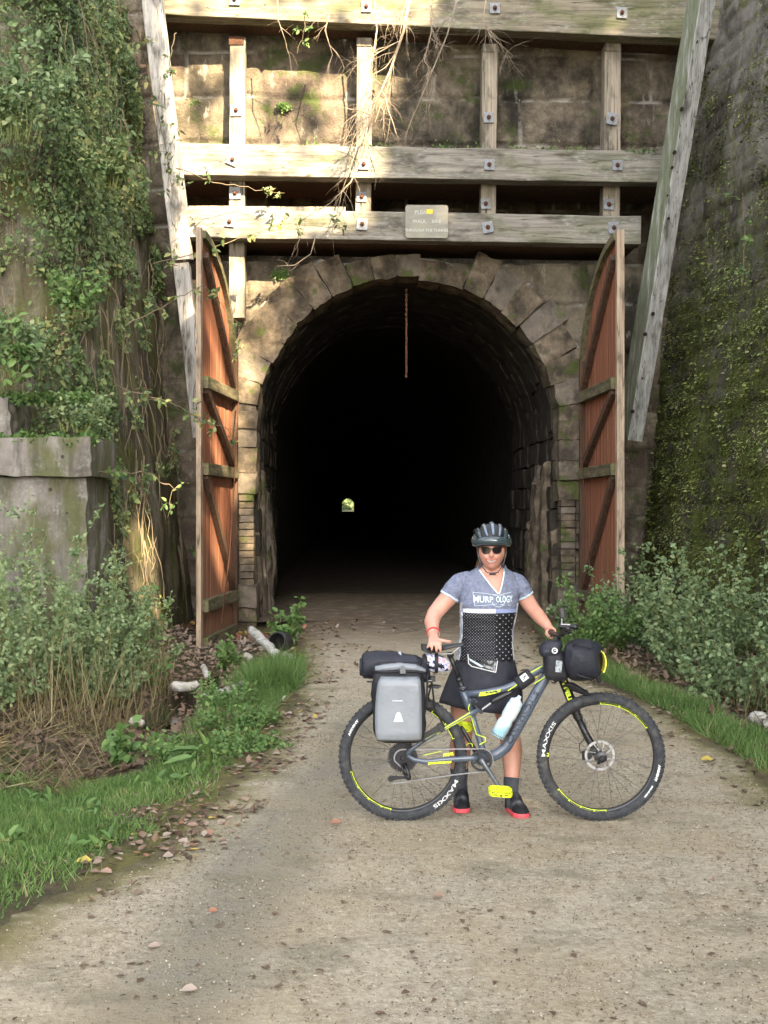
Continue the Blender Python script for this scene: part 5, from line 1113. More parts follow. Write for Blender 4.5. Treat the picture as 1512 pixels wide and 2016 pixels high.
# cassette, chain, derailleur
mb = MB()
for k, r in enumerate((.088, .08, .071, .062, .054, .047, .041, .036, .031, .027)):
    cc = cr - AX * (.018 + k * .0036); mb.disc(cc, AX, r - .004, .0016, 40, r_in=max(.016, r - .013)); nt_ = int(2 * math.pi * r / .0125)
    for j in range(nt_):
        a = 2 * math.pi * j / nt_; e = Vector((math.cos(a), 0, math.sin(a))); mb.boxm(Matrix((Vector((-e.z, 0, e.x)), AX, e)).transposed().to_4x4().copy() if 0 else (lambda Mx: (setattr(Mx, 'translation', cc + e * (r - .001)), Mx)[1])(Matrix((Vector((-e.z, 0, e.x)), AX, e)).transposed().to_4x4()), .005, .0016, .007)
for k in range(5): a = R(72 * k + 10); e = Vector((math.cos(a), 0, math.sin(a))); mb.beam(cr - AX * .025 + e * .02, cr - AX * .025 + e * .08, .008, .003, up=AX)
mb.build('cassette', M['blkm'], bike)
def chain_run(mb, pts, pitch=.0127):
    tot = 0; seg = list(zip(pts, pts[1:]))
    for a, b in seg:
        L_ = (b - a).length; n_ = max(1, int(L_ / pitch)); d = (b - a).normalized()
        for j in range(n_):
            p = a + d * (L_ * (j + .5) / n_); w_ = .0045 if j % 2 else .003; mb.beam(p - d * (L_ / n_) * .5, p + d * (L_ / n_) * .5, w_ * 2, .0062 if j % 2 else .0078, up=(0, 0, 1))
def arc(c, r, a0, a1, n, o=0): return [c + Vector((math.cos(R(a0 + (a1 - a0) * k / n)) * r, -o, math.sin(R(a0 + (a1 - a0) * k / n)) * r)) for k in range(n + 1)]
mb = MB(); o = .045; cc = Vector((cr.x, BD, cr.z)); b0 = Vector((bb.x, BD, bb.z))
top = arc(cc, .05, 200, 85, 12, o) + arc(b0, .066, 95, -75, 16, o); chain_run(mb, top); j1, j2 = pt(769, 1534, o), pt(790, 1530, o)
chain_run(mb, [b0 + Vector((.017, -o, -.064)), pt(880, 1527, o), pt(770, 1543, o)]); chain_run(mb, [cc + Vector((-.047, -o, -.017)), pt(800, 1520, o), pt(790, 1528, o)]); mb.build('chain', M['chainm'], bike)
rd_ = bpy.data.objects.new('rear_derailleur', None); COL.objects.link(rd_); rd_.parent = bike; rd_.location = pt(790, 1520, .07) - wloc(bike)
mb = MB(); mb.tube([pt(797, 1502, .075), pt(806, 1528, .085), pt(801, 1533, .08)], [.010, .012, .010], 10); mb.tube([pt(790, 1505, .075), pt(797, 1527, .08)], .006, 8); mb.disc(pt(804, 1530, .08), AX, .016, .03, 16); mb.build('body', M['blkm'], rd_, smooth=True)
mb = MB(); 
for oo in (.052, .036): mb.prism([(-.075, -.012), (-.055, -.016), (.03, -.004), (.034, .008), (-.05, .012), (-.07, .006)], pt(791, 1531, oo), (1, 0, 0), (0, 0, 1), .002)
mb.build('cage', M['blkm'], rd_)
for (px, py) in ((770, 1533), (796, 1527)):
    mb = MB(); mb.disc(pt(px, py, .045), AX, .017, .006, 20, r_in=.006)
    for k in range(12): a = R(30 * k); e = Vector((math.cos(a), 0, math.sin(a))); mb.disc(pt(px, py, .045) + e * .018, AX, .0025, .006, 5)
    mb.build('jockey_wheel', M['blk'], rd_)
# fork: single far-side leg
fk = bpy.data.objects.new('fork', None); COL.objects.link(fk); fk.parent = bike; fk.location = pt(1110, 1345) - wloc(bike)
mb = MB(); mb.tube([pt(1100, 1318, -.075), pt(1113, 1350, -.075), pt(1130, 1393, -.075)], [.027, .028, .027], 16); mb.tube([pt(1083, 1300, 0), pt(1085, 1294, -.04), pt(1092, 1300, -.075)], .02, 10); mb.tube([pt(1094, 1335, 0), pt(1100, 1333, -.04), pt(1105, 1331, -.075)], .024, 10); mb.build('upper_leg', M['blk'], fk, smooth=True)
mb = MB()
for k in range(5): q = k / 4; mb.disc(pt(1132, 1398, -.075).lerp(pt(1139, 1414, -.075), q), (.4, 0, -1), .029 if k % 2 else .025, .012, 18)
mb.build('boot', M['blk'], fk)
mb = MB(); mb.tube([pt(1138, 1413, -.075), pt(1156, 1450, -.075), pt(1170, 1475, -.072), pt(1181, 1503, -.065)], [.020, .021, .025, .017], 14); mb.disc(cf + AX * .055, AX, .024, .05, 18); mb.build('lower_leg', M['blk'], fk, smooth=True)
mb = MB(); line_text(mb, 'LEFTY', .034, pt(1122, 1378, -.046), pt(1109, 1340, -.046), lambda y: .0, bold=.002); mb.build('fork_lettering', M['lime'], fk)
mb = MB(); mb.tube([pt(1150, 1478, -.05), pt(1152, 1496, -.05)], [.016, .018], 8); mb.box(pt(1157, 1488, -.05), (.045, .03, .04)); mb.build('brake_caliper', M['blkm'], fk, bevel=.003)
mb = MB(); mb.tube([pt(1150, 1415, -.06), pt(1157, 1440, -.05), pt(1148, 1458, -.05), pt(1141, 1465, -.05), pt(1141, 1478, -.05), pt(1149, 1486, -.05)], .0028, 6)
mb.build('brake_hose', M['blk'], fk)
# rear caliper, cables
mb = MB(); mb.box(pt(862, 1434, -.04), (.05, .03, .035), Matrix.Rotation(R(-30), 4, 'Y')); mb.build('brake_caliper', M['steel'], bike, bevel=.003)
# cockpit
hb = bpy.data.objects.new('handlebar', None); COL.objects.link(hb); hb.parent = bike; hb.location = pt(1098, 1250) - wloc(bike)
mb = MB(); mb.tube([pt(1081, 1243, -.36), pt(1086, 1246, -.2), pt(1097, 1252, -.06), pt(1100, 1253, 0), pt(1103, 1251, .06), pt(1112, 1243, .2), pt(1118, 1238, .34)], .013, 12); mb.build('bar', M['blk'], hb, smooth=True)
for a, b in ((pt(1081, 1243, -.37), pt(1084.5, 1245, -.24)), (pt(1113.5, 1242, .24), pt(1119, 1237, .36))):
    mb = MB(); mb.tube([a, b], .0165, 14); mb.build('grip', M['blk'], hb, smooth=True)
mb = MB(); mb.tube([pt(1083, 1296), pt(1084, 1282), pt(1100, 1254)], [.02, .021, .018], 12); mb.build('stem', M['blk'], hb, smooth=True)
for s, (x, y) in ((-1, (1086, 1247)), (1, (1113, 1243))):
    mb = MB(); mb.tube([pt(x, y, s * .2), pt(x + 8, y + 3, s * .21), pt(x + 14, y + 1, s * .3)], [.009, .006, .005], 8); mb.box(pt(x + 4, y + 1, s * .18), (.04, .035, .022)); mb.build('brake_lever', M['blkm'], hb, bevel=.002)
for k, (pa) in enumerate(([(1104, 1250, .1), (1125, 1245, .1), (1132, 1262, .05), (1112, 1300, -.03), (1112, 1330, -.05)], [(1090, 1249, -.12), (1112, 1243, -.1), (1121, 1262, -.02), (1095, 1305, .04), (1075, 1318, .03)], [(1096, 1251, .05), (1080, 1256, .1), (1073, 1280, .06), (1081, 1308, .03)])):
    mb = MB(); q = [pt(*p) for p in pa]; sm = []
    for i in range(len(q) - 1):
        p0, p1, p2, p3 = q[max(i - 1, 0)], q[i], q[i + 1], q[min(i + 2, len(q) - 1)]
        for t_ in (0, .25, .5, .75): sm.append(.5 * ((2 * p1) + (p2 - p0) * t_ + (2 * p0 - 5 * p1 + 4 * p2 - p3) * t_ ** 2 + (3 * p1 - p0 - 3 * p2 + p3) * t_ ** 3))
    mb.tube(sm + [q[-1]], .0028, 6); mb.build('cable', M['blk'], hb, smooth=True)
# carrier
rk = bpy.data.objects.new('rear_rack', None); COL.objects.link(rk); rk.parent = bike; rk.location = pt(800, 1345) - wloc(bike)
mb = MB()
for o in (.06, -.06): mb.tube([pt(800, 1480, o), pt(830, 1420, o), pt(850, 1345, o)], .005, 8); mb.tube([pt(722, 1342, o), pt(850, 1342, o)], .005, 8); mb.tube([pt(850, 1342, o), pt(856, 1395, o), pt(875, 1432, o * .9)], .0055, 8)
for x in (730, 770, 810, 850): mb.tube([pt(x, 1342, -.06), pt(x, 1342, .06)], .004, 6)
mb.build('tubes', M['blk'], rk)
mb = MB(); mb.box(pt(851, 1336, .0), (.035, .05, .03)); mb.prism([(-.03, 0), (.025, -.006), (.05, .004), (.03, .01), (-.02, .012)], pt(853, 1354, .03), (1, 0, 0), (0, 0, 1), -.06); mb.build('rear_light', M['blk'], rk, bevel=.003)
mb = MB(); mb.box(pt(845, 1341, .05), (.032, .02, .010)); mb.box(pt(845, 1357, .05), (.032, .02, .008)); mb.build('reflective_strap', plain('light strap', (.5, .52, .55), .5), rk, bevel=.002)
mb = MB(); mb.prism([(0, 0), (.007, .008), (.04, .016), (.045, .006), (.01, -.006)], pt(820, 1450, .06), (.85, 0, .5), (-.5, 0, .85), .012)
mb.beam(pt(830, 1452, .07), pt(868, 1432, .07), .02, .03, up=(0, 0, 1)); mb.box(pt(868, 1432, .07), (.03, .03, .05), Matrix.Rotation(R(-30), 4, 'Y')); mb.box(pt(831, 1453, .07), (.02, .03, .05), Matrix.Rotation(R(-30), 4, 'Y')); mb.build('mount_clamp', M['blk'], rk, bevel=.003)

# ============================================================ LUGGAGE
def softloft(name, secs, mat, parent, n=28, sq=2.6, seed=0, amp=.006, fr=18, smooth=True, axis=None):
    """secs: (centre, halfA vector, halfB vector) superellipse sections"""
    rings = []
    for c, A, B in secs:
        rg = []
        for k in range(n):
            a = 2 * math.pi * k / n; ca, sa = math.cos(a), math.sin(a)
            rg.append(Vector(c) + Vector(A) * (abs(ca) ** (2 / sq) * (1 if ca > 0 else -1)) + Vector(B) * (abs(sa) ** (2 / sq) * (1 if sa > 0 else -1)))
        rings.append(rg)
    # densify along length
    out = []
    for r0, r1 in zip(rings, rings[1:]):
        for q in (0, .25, .5, .75): out.append([a.lerp(b, q) for a, b in zip(r0, r1)])
    out.append(rings[-1]); V = np.array([[tuple(v) for v in r] for r in out]); sh = V.shape; V = V.reshape(-1, 3)
    cen = V.reshape(sh).mean(1, keepdims=True); dirs = (V.reshape(sh) - cen).reshape(-1, 3); dirs /= np.maximum(np.linalg.norm(dirs, axis=1)[:, None], 1e-6)
    V = V + dirs * (amp * fbm(V * fr + seed, 3, seed))[:, None]
    mb = MB(); V = V.reshape(sh); mb.loft([[Vector(v) for v in r] for r in V]); return mb.build(name, mat, parent, smooth=smooth)
X1, Y1, Z1 = Vector((1, 0, 0)), Vector((0, 1, 0)), Vector((0, 0, 1))
M['bag_black'] = layered('black bag fabric', [(.3, (.012, .012, .015)), (.7, (.03, .03, .036))], sc=8, rough=.6, bumps=((14, .5, .012), (180, .2, .001)))
M['bag_navy'] = layered('dark navy bag fabric', [(.3, (.014, .015, .022)), (.7, (.032, .034, .048))], sc=8, rough=.5, bumps=((16, .6, .014), (200, .2, .001)))
M['bag_grey'] = layered('grey coated fabric', [(.3, (.16, .178, .20)), (.7, (.22, .24, .265))], sc=3, rough=.42, spec=.5, layers=[dict(col=(.17, .15, .13), mask=[dict(ax=2, lo=-.12, hi=-.2), dict(sc=14, lo=.4, hi=.6)], amt=.5)], bumps=((9, .5, .012), (26, .25, .004)))
M['print'] = plain('pale print', (.55, .60, .64), .6)
pn = thing('pannier_bag', at(785, 1458, BD - .16), 'grey and black roll top pannier hanging over the rear wheel', 'bag')
q = lambda x, y, o=.15: at(x, y, BD - o)
hw = lambda px: px / F * (BD - .15)
softloft('body', [(q(788, 1460), X1 * hw(36), Y1 * .05), (q(787, 1455), X1 * hw(46), Y1 * .075), (q(786, 1435), X1 * hw(51), Y1 * .085), (q(785, 1390), X1 * hw(52.5), Y1 * .088), (q(784, 1345), X1 * hw(52), Y1 * .085), (q(784, 1326), X1 * hw(48), Y1 * .06), (q(786, 1314), X1 * hw(46), Y1 * .035), (q(787, 1304), X1 * hw(44), Y1 * .03)], M['bag_black'], pn, sq=3.4, seed=3, amp=.014, fr=12)
# grey front panel hugging the body
mb = MB(); rows = [(1454, 42), (1448, 44), (1435, 45), (1415, 45.5), (1390, 45), (1365, 44), (1348, 42.5), (1338, 41), (1329, 37)]; cxr = [785, 785, 784.5, 784, 784, 784.5, 785, 786, 787]
rings = []
for (yy, ww), cx_ in zip(rows, cxr):
    th = .092 if yy > 1335 else .07; r_ = []
    for k in range(13):
        f = k / 12 * 2 - 1; bul = (1 - abs(f) ** 4) * .012; r_.append(q(cx_ + f * ww, yy) - Y1 * (th - .008 + bul + .007 * float(fbm(np.array([[f * 1.6 + yy * .01, yy * .05, 3.]]), 3, 5)[0]) + (.004 * math.sin(f * 9 + yy * .2) if yy < 1350 else 0) - (.02 if yy > 1450 else 0)))
    rings.append(r_)
mb.loft(rings, close=False, caps=False); o = mb.build('front_panel', M['bag_grey'], pn, smooth=True); so_ = o.modifiers.new('s', 'SOLIDIFY'); so_.thickness = .006; so_.offset = 0
mb = MB(); c = q(784, 1405) - Y1 * .107; mb.prism([(-.028, -.028), (.028, -.028), (.012, .02), (0, .028), (-.012, .02)], c, X1, Z1, .001); 
mb.build('triangle_print', M['print'], pn)
mb = MB(); mb.tube([c - Y1 * .002 + X1 * -.024 + Z1 * -.012, c - Y1 * .002 + X1 * .0 + Z1 * -.007, c - Y1 * .002 + X1 * .022 + Z1 * -.016], .0016, 5); mb.build('print_line', M['bag_grey'], pn)
mb = MB(); add_text(mb, 'AXIOM', .009, lambda x, y: q(782, 1374) - Y1 * .107 + X1 * x * 2 + Z1 * y, bold=.0006); mb.build('small_lettering', M['print'], pn)
softloft('roll_closure', [(q(738, 1318, .16), Z1 * .018, Y1 * .022), (q(755, 1314, .17), Z1 * .02, Y1 * .03), (q(788, 1312, .17), Z1 * .022, Y1 * .032), (q(818, 1314, .17), Z1 * .02, Y1 * .03), (q(838, 1322, .16), Z1 * .016, Y1 * .02)], M['bag_grey'], pn, seed=6, amp=.003)
mb = MB(); mb.tube([q(735, 1322, .19), q(755, 1323, .215), q(790, 1321, .22), q(820, 1322, .215), q(842, 1326, .17)], .008, 8, ell=.4); mb.tube([q(842, 1326, .17), q(840, 1380, .15), q(832, 1430, .15)], .006, 6); mb.build('strap', M['bag_black'], pn, smooth=True)
mb = MB(); mb.box(q(793, 1321, .228), (.034, .012, .03)); mb.box(q(793, 1314, .232), (.02, .01, .02)); mb.build('buckle', plain('grey buckle', (.12, .13, .13), .4), pn, bevel=.003)
dbg = thing('dry_bag', pt(775, 1336), 'dark navy rolled dry bag strapped on top of the rear rack', 'bag')
softloft('roll', [(pt(712, 1310), Z1 * .055, Y1 * .06), (pt(716, 1311), Z1 * .075, Y1 * .08), (pt(740, 1309), Z1 * .082, Y1 * .088), (pt(775, 1309), Z1 * .078, Y1 * .088), (pt(795, 1311), Z1 * .074, Y1 * .084), (pt(820, 1314), Z1 * .074, Y1 * .084), (pt(838, 1322), Z1 * .06, Y1 * .07), (pt(847, 1328), Z1 * .03, Y1 * .04)], M['bag_navy'], dbg, sq=2.2, seed=9, amp=.010, fr=14)
mb = MB(); mb.disc(pt(713, 1313), X1, .052, .03, 20); mb.build('end_cap', M['bag_navy'], dbg, bevel=.008)
mb = MB(); mb.ring(pt(787, 1311), X1, .08, [(0, -.008), (.004, -.008), (.004, .008), (0, .008)], 28); mb.build('strap', plain('grey webbing', (.35, .38, .42), .7), dbg)
sb = thing('saddle_bag', pt(860, 1322), 'small patterned saddle bag hanging under the saddle', 'bag')
M['floral'] = layered('patterned fabric', [(.30, (.01, .01, .012)), (.44, (.35, .36, .55)), (.52, (.6, .6, .65)), (.60, (.55, .25, .33)), (.68, (.5, .5, .35))], sc=34, det=2, rough=.6, bumps=())
M['floral'].node_tree.nodes['Color Ramp' if 'Color Ramp' in M['floral'].node_tree.nodes else [n_.name for n_ in M['floral'].node_tree.nodes if n_.type == 'VALTORGB'][0]].color_ramp.interpolation = 'CONSTANT'
softloft('pouch', [(pt(835, 1300), Z1 * .036, Y1 * .03), (pt(842, 1303), Z1 * .052, Y1 * .045), (pt(858, 1305), Z1 * .054, Y1 * .046), (pt(872, 1307), Z1 * .045, Y1 * .038), (pt(885, 1311), Z1 * .026, Y1 * .022)], M['floral'], sb, seed=4, amp=.002)
mb = MB()
for x, r in ((838, .048), (859, .057)): mb.ring(pt(x, 1304), X1, r, [(-.004, -.012 if x > 850 else -.02), (.004, -.008), (.004, .008), (-.004, .01)], 20)
mb.build('strap', M['bag_black'], sb)
# front bags
fb = thing('stem_bag', q(1093, 1340, .12), 'small black stem bag with a round white emblem and clear label window', 'bag')
softloft('lower_pouch', [(q(1096, 1338, .12), X1 * .055, Y1 * .04), (q(1095, 1330, .12), X1 * .067, Y1 * .055), (q(1094, 1310, .12), X1 * .07, Y1 * .06), (q(1092, 1292, .12), X1 * .066, Y1 * .058), (q(1090, 1282, .12), X1 * .05, Y1 * .045)], M['bag_black'], fb, seed=5, amp=.006)
softloft('upper_pouch', [(q(1083, 1292, .13), X1 * .05, Y1 * .04), (q(1083, 1284, .13), X1 * .066, Y1 * .055), (q(1085, 1271, .13), X1 * .066, Y1 * .055), (q(1088, 1262, .13), X1 * .045, Y1 * .04)], M['bag_navy'], fb, seed=8, amp=.010)
mb = MB(); e = q(1092, 1281, .20); mb.disc(e, Y1, .017, .006, 24, r_in=.011); mb.build('emblem', M['white'], fb)
mb = MB(); mb.prism([(-.008, -.006), (.002, .008), (.009, .0), (.0, .001)], e, X1, Z1, .003); mb.build('emblem_mark', M['white'], fb)
mb = MB(); mb.box(q(1100, 1312, .19), (.036, .004, .065), Matrix.Rotation(R(6), 4, 'Y')); mb.build('label_window', layered('clear label', [(.4, (.15, .18, .2)), (.6, (.4, .43, .45))], sc=60, rough=.2, bumps=()), fb)
br = thing('handlebar_bag', q(1148, 1340, .05), 'bulky dark handlebar roll with a bright yellow front edge', 'bag')
softloft('roll', [(q(1148, 1300, .26), X1 * .06, Z1 * .06), (q(1148, 1300, .22), X1 * .092, Z1 * .098), (q(1148, 1300, .12), X1 * .10, Z1 * .11), (q(1148, 1300, -.05), X1 * .10, Z1 * .11), (q(1146, 1300, -.2), X1 * .095, Z1 * .10), (q(1146, 1300, -.24), X1 * .05, Z1 * .05)], M['bag_navy'], br, sq=3.2, seed=11, amp=.030, fr=8)
mb = MB(); rings = []
for k in range(9): a = R(-30 + 62 * k / 8); c = q(1147, 1298, .05); rings.append([c + X1 * (math.cos(a) * .108) + Z1 * (math.sin(a) * .114) + Y1 * yy for yy in (-.17, .17)] + [c + X1 * (math.cos(a) * .102) + Z1 * (math.sin(a) * .106) + Y1 * yy for yy in (.17, -.17)])
mb.loft(rings); mb.build('yellow_edge', plain('yellow fabric', (.8, .72, .08), .6), br)
mb = MB(); mb.tube([q(1120, 1275, .2), q(1135, 1268, .27), q(1160, 1275, .27), q(1172, 1290, .2)], .007, 6, ell=.4); mb.tube([q(1124, 1320, .2), q(1140, 1330, .26), q(1165, 1338, .24), q(1178, 1330, .15)], .007, 6, ell=.4); mb.tube([q(1176, 1326, .12), q(1180, 1344, .12)], [.018, .01], 8); mb.build('strap', M['bag_black'], br, smooth=True)
softloft('under_pouch', [(q(1120, 1345, .04), X1 * .03, Y1 * .04), (q(1128, 1352, .02), X1 * .04, Y1 * .05), (q(1142, 1360, .0), X1 * .045, Y1 * .05), (q(1155, 1368, .0), X1 * .02, Y1 * .03)], M['bag_black'], br, seed=15, amp=.006)
tb = thing('top_tube_pouch', pt(1032, 1352), 'black neoprene sleeve with a white square logo around the top tube', 'pouch')
mb = MB(); a, b = pt(1018, 1348), pt(1047, 1327); mb.tube([a, a.lerp(b, .1), a.lerp(b, .9), b], [.036, .044, .044, .036], 14, ell=.8); mb.build('sleeve', M['bag_black'], tb, smooth=True)
mb = MB(); c = pt(1032, 1334, .045); ux = (b - a).normalized(); uy = (Y1.cross(ux)) * -1; uy = uy if uy.z > 0 else -uy
mb.prism([(-.02, -.018), (.022, -.018), (.022, .02), (-.02, .02)], c, ux, uy, .001); mb.build('logo_square', M['white'], tb)
mb = MB(); mb.add([c + ux * x - Y1 * .002 + uy * y for x, y in ((-.012, -.008), (.0, -.008), (.0, -.003), (-.012, -.003), (-.003, -.002), (.014, .002), (.014, .009), (-.003, .006))], [(0, 1, 2, 3), (4, 5, 6, 7)]); mb.add([c - ux * .034 + ux * x + uy * y for x, y in ((0, -.016), (.004, -.016), (.004, .012), (0, .012))], [(0, 1, 2, 3)]); mb.build('logo_mark', M['bag_navy'], tb)
wb = thing('water_bottle', q(985, 1450, .02), 'translucent pale blue water bottle in the cage on the down tube', 'bottle')
M['bottle'] = layered('frosted plastic bottle', [(.3, (.42, .55, .60)), (.7, (.62, .70, .72))], sc=12, rough=.3, layers=[dict(col=(.6, .58, .45), mask=[dict(ax=2, lo=.0, hi=.05), dict(sc=16, lo=.4, hi=.6)], amt=.5), dict(col=(.16, .42, .55), mask=[dict(ax=2, lo=.02, hi=-.06), dict(sc=9, lo=.42, hi=.55, seed=3)], amt=.7)], bumps=())
a, b = q(978, 1450, .05), q(1018, 1380, .05); d = (b - a)
mb = MB(); mb.tube([a + d * k for k in (0, .02, .40, .46, .52, .58, .86, .90)], [.034, .042, .042, .037, .037, .0425, .0425, .038], 22); mb.build('body', M['bottle'], wb, smooth=True)
mb = MB(); mb.tube([a + d * k for k in (.9, .905, 1.0, 1.04, 1.07)], [.038, .041, .038, .02, .017], 20); mb.tube([a + d * 1.05, a + d * 1.14], [.012, .011], 12); mb.build('cap', plain('pale cap', (.55, .66, .70), .35), wb, smooth=True)
mb = MB(); mb.ring(a + d * .05, d, .039, [(0, -.004), (.003, -.004), (.003, .004), (0, .004)], 24); mb.tube([a + d * .05 + X1 * .03, q(1003, 1448, .03), q(1012, 1425, .03), q(1006, 1418, .05)], .004, 6); mb.build('bottle_cage', M['blk'], bike)
fl = thing('bicycle_light', q(1117, 1240, .14), 'black torch shaped bicycle light clamped on the handlebar', 'light')
mb = MB(); mb.tube([q(1099, 1233, .15), q(1103, 1233, .15), q(1128, 1234, .15), q(1129, 1234, .15), q(1137, 1234.5, .15)], [.011, .0135, .0135, .017, .017], 14); mb.build('barrel', M['blkm'], fl, smooth=True)
mb = MB(); mb.tube([q(1104, 1229, .165), q(1122, 1230, .165)], .004, 6); mb.build('highlight_strip', M['steel'], fl)
mb = MB(); mb.tube([q(1107, 1252, .12), q(1107, 1236, .14)], .012, 8); mb.build('clamp', M['blk'], fl)
gp = thing('mirror_mount', q(1107, 1250, .1), 'small black device on a stalk above the handlebar', 'device')
mb = MB(); mb.tube([q(1106, 1232, .1), q(1106.5, 1218, .1)], .006, 8); mb.build('stalk', M['steel'], gp)
mb = MB(); mb.box(q(1107, 1207, .1), (.028, .02, .058), Matrix.Rotation(R(-4), 4, 'Y')); mb.build('case', M['blk'], gp, bevel=.004)
# ============================================================ PERSON
PD = 7.35
def PP(px, py, D=PD): return at(px, py, D)
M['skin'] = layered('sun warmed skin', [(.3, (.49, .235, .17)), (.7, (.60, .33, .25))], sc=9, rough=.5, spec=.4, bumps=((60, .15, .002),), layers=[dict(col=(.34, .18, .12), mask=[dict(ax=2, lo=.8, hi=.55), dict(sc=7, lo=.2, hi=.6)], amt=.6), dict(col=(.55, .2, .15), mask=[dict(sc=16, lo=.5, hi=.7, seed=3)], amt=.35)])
M['skin'].node_tree.nodes['Principled BSDF'].inputs['Subsurface Weight'].default_value = .08
M['skin'].node_tree.nodes['Principled BSDF'].inputs['Subsurface Scale'].default_value = .02
ground_z = 0.0
per = thing('person', PP(958, 1590, 7.3) * 1, 'woman in cycling helmet, sunglasses and dotted jersey standing behind the bicycle', 'person')
per.location.z = 0
TOR = [  # (py, cx, half width m, depth m, centre D)
    (1108, 968, .056, .060, 7.385), (1115, 968, .068, .068, 7.39), (1121, 967, .098, .080, 7.39), (1127, 966, .130, .090, 7.395), (1134, 965, .157, .098, 7.395), (1144, 964, .173, .106, 7.395), (1160, 964, .180, .118, 7.385), (1174, 963, .178, .128, 7.38), (1188, 962.5, .173, .134, 7.375), (1202, 962, .169, .137, 7.37), (1220, 960, .162, .126, 7.37), (1240, 958, .158, .118, 7.375), (1262, 957, .160, .120, 7.375), (1280, 956, .165, .124, 7.37), (1297, 956, .174, .130, 7.37)]
TT = np.array(TOR)
def tor(py): return [np.interp(py, TT[:, 0], TT[:, k]) for k in range(1, 5)]
def front_y(px, py):
    cx, a, b, D = tor(py); x = (px - cx) / F * PD; return D - b * max(0, 1 - min(1, abs(x / a)) ** 2.3) ** (1 / 2.3)
# --- body: overlapping closed pieces fused by a voxel remesh into one surface
mb = MB()
def ering(c, a, b, n=28, sq=2.3, tilt=0):
    r = []
    for k in range(n):
        t = 2 * math.pi * k / n; ca, sa = math.cos(t), math.sin(t); r.append(Vector(c) + Vector((a * abs(ca) ** (2 / sq) * (1 if ca > 0 else -1), -b * abs(sa) ** (2 / sq) * (1 if sa > 0 else -1), 0)))
    return r
mb.loft([ering(PP(cx, py, D), a * .93 - .004, b * .93 - .004) for py, cx, a, b, D in TOR] + [ering(PP(954, 1325, 7.37), .17, .125), ering(PP(954, 1345, 7.37), .15, .11)])
mb.tube([PP(967, 1140, 7.39), PP(967.5, 1122, 7.385), PP(968, 1110, 7.37), PP(968, 1095, 7.35)], [.080, .060, .055, .055], 18)
def limb(pts, rads, n=16, ell=None): 
    q = [PP(*p) for p in pts]; mb.tube(q, rads, n, ell=ell)
# right arm (picture left)
limb([(920, 1144, 7.39), (903, 1152, 7.39), (887, 1172, 7.385), (869, 1192, 7.37), (856, 1208, 7.34), (850, 1225, 7.27), (852, 1243, 7.18), (854, 1255, 7.11)], [.05, .056, .055, .051, .048, .046, .035, .029])
# left arm
limb([(1004, 1142, 7.39), (1018, 1150, 7.39), (1030, 1170, 7.40), (1042, 1189, 7.41), (1053, 1204, 7.42), (1065, 1218, 7.42), (1075, 1229, 7.41), (1080, 1236, 7.40)], [.048, .053, .051, .047, .043, .040, .032, .027])
# hands ------------------------------------------------------------
def finger(pts, r): mb.tube([Vector(p) for p in pts], [r * 1.05, r * 1.08, r, r * .9, r * .55][:len(pts)], 10)
# right hand laid over the saddle, fingers down its near side
mb.loft([[PP(854, 1252, 7.10) + Vector((.028 * math.cos(a), -.018 * math.sin(a), .006 * math.sin(a))) for a in [2 * math.pi * k / 14 for k in range(14)]], [PP(855, 1259, 7.06) + Vector((.036 * math.cos(a), -.016 * math.sin(a), .010 * math.sin(a))) for a in [2 * math.pi * k / 14 for k in range(14)]], [PP(857, 1266, 7.01) + Vector((.042 * math.cos(a), -.013 * math.sin(a), .011 * math.sin(a))) for a in [2 * math.pi * k / 14 for k in range(14)]], [PP(857, 1269, 6.995) + Vector((.038 * math.cos(a), -.009 * math.sin(a), .009 * math.sin(a))) for a in [2 * math.pi * k / 14 for k in range(14)]]])
for (x0, x1, x2, x3, y3, r) in ((847.5, 844.5, 842, 840.5, 1276, .0078), (853, 851, 850, 849.5, 1281.5, .0086), (859, 859, 859.5, 860, 1285, .009), (864.5, 866, 867, 867.5, 1284.5, .0086)):
    finger([PP(x0, 1264, 7.015), PP(x1, 1269, 6.992), PP((x1 + x2) / 2, 1269 + (y3 - 1269) * .4, 6.980), PP(x2, 1269 + (y3 - 1269) * .75, 6.982), PP(x3, y3, 6.992)], r)
finger([PP(862, 1259, 7.05), PP(871, 1261, 7.03), PP(879, 1262.5, 7.03), PP(885, 1263, 7.035), PP(889, 1263.5, 7.04)], .0098)
# left hand round the grip (bar axis ~ Y at about (1083,1244), D 7.38)
gc = BP(1083, 1244, -.30)
mb.ellipsoid(PP(1081, 1238, 7.39), (.034, .042, .026), 16, 12, Matrix.Rotation(R(28), 3, 'Y'))
for k in range(4):
    yy = 7.345 + k * .023; r = (.0078, .0087, .009, .0084)[k]; pts = []
    for a in (118, 78, 38, -2, -42, -75): pts.append(Vector((gc.x + .029 * math.cos(R(a)), yy, gc.z + .029 * math.sin(R(a)))))
    mb.tube(pts, [r * 1.15, r * 1.1, r * 1.1, r, r * .92, r * .6], 9)
mb.tube([Vector((gc.x - .024, 7.345, gc.z + .01)), Vector((gc.x - .028, 7.325, gc.z - .006)), Vector((gc.x - .012, 7.308, gc.z - .026)), Vector((gc.x + .008, 7.302, gc.z - .03))], [.013, .0115, .0105, .006], 9)
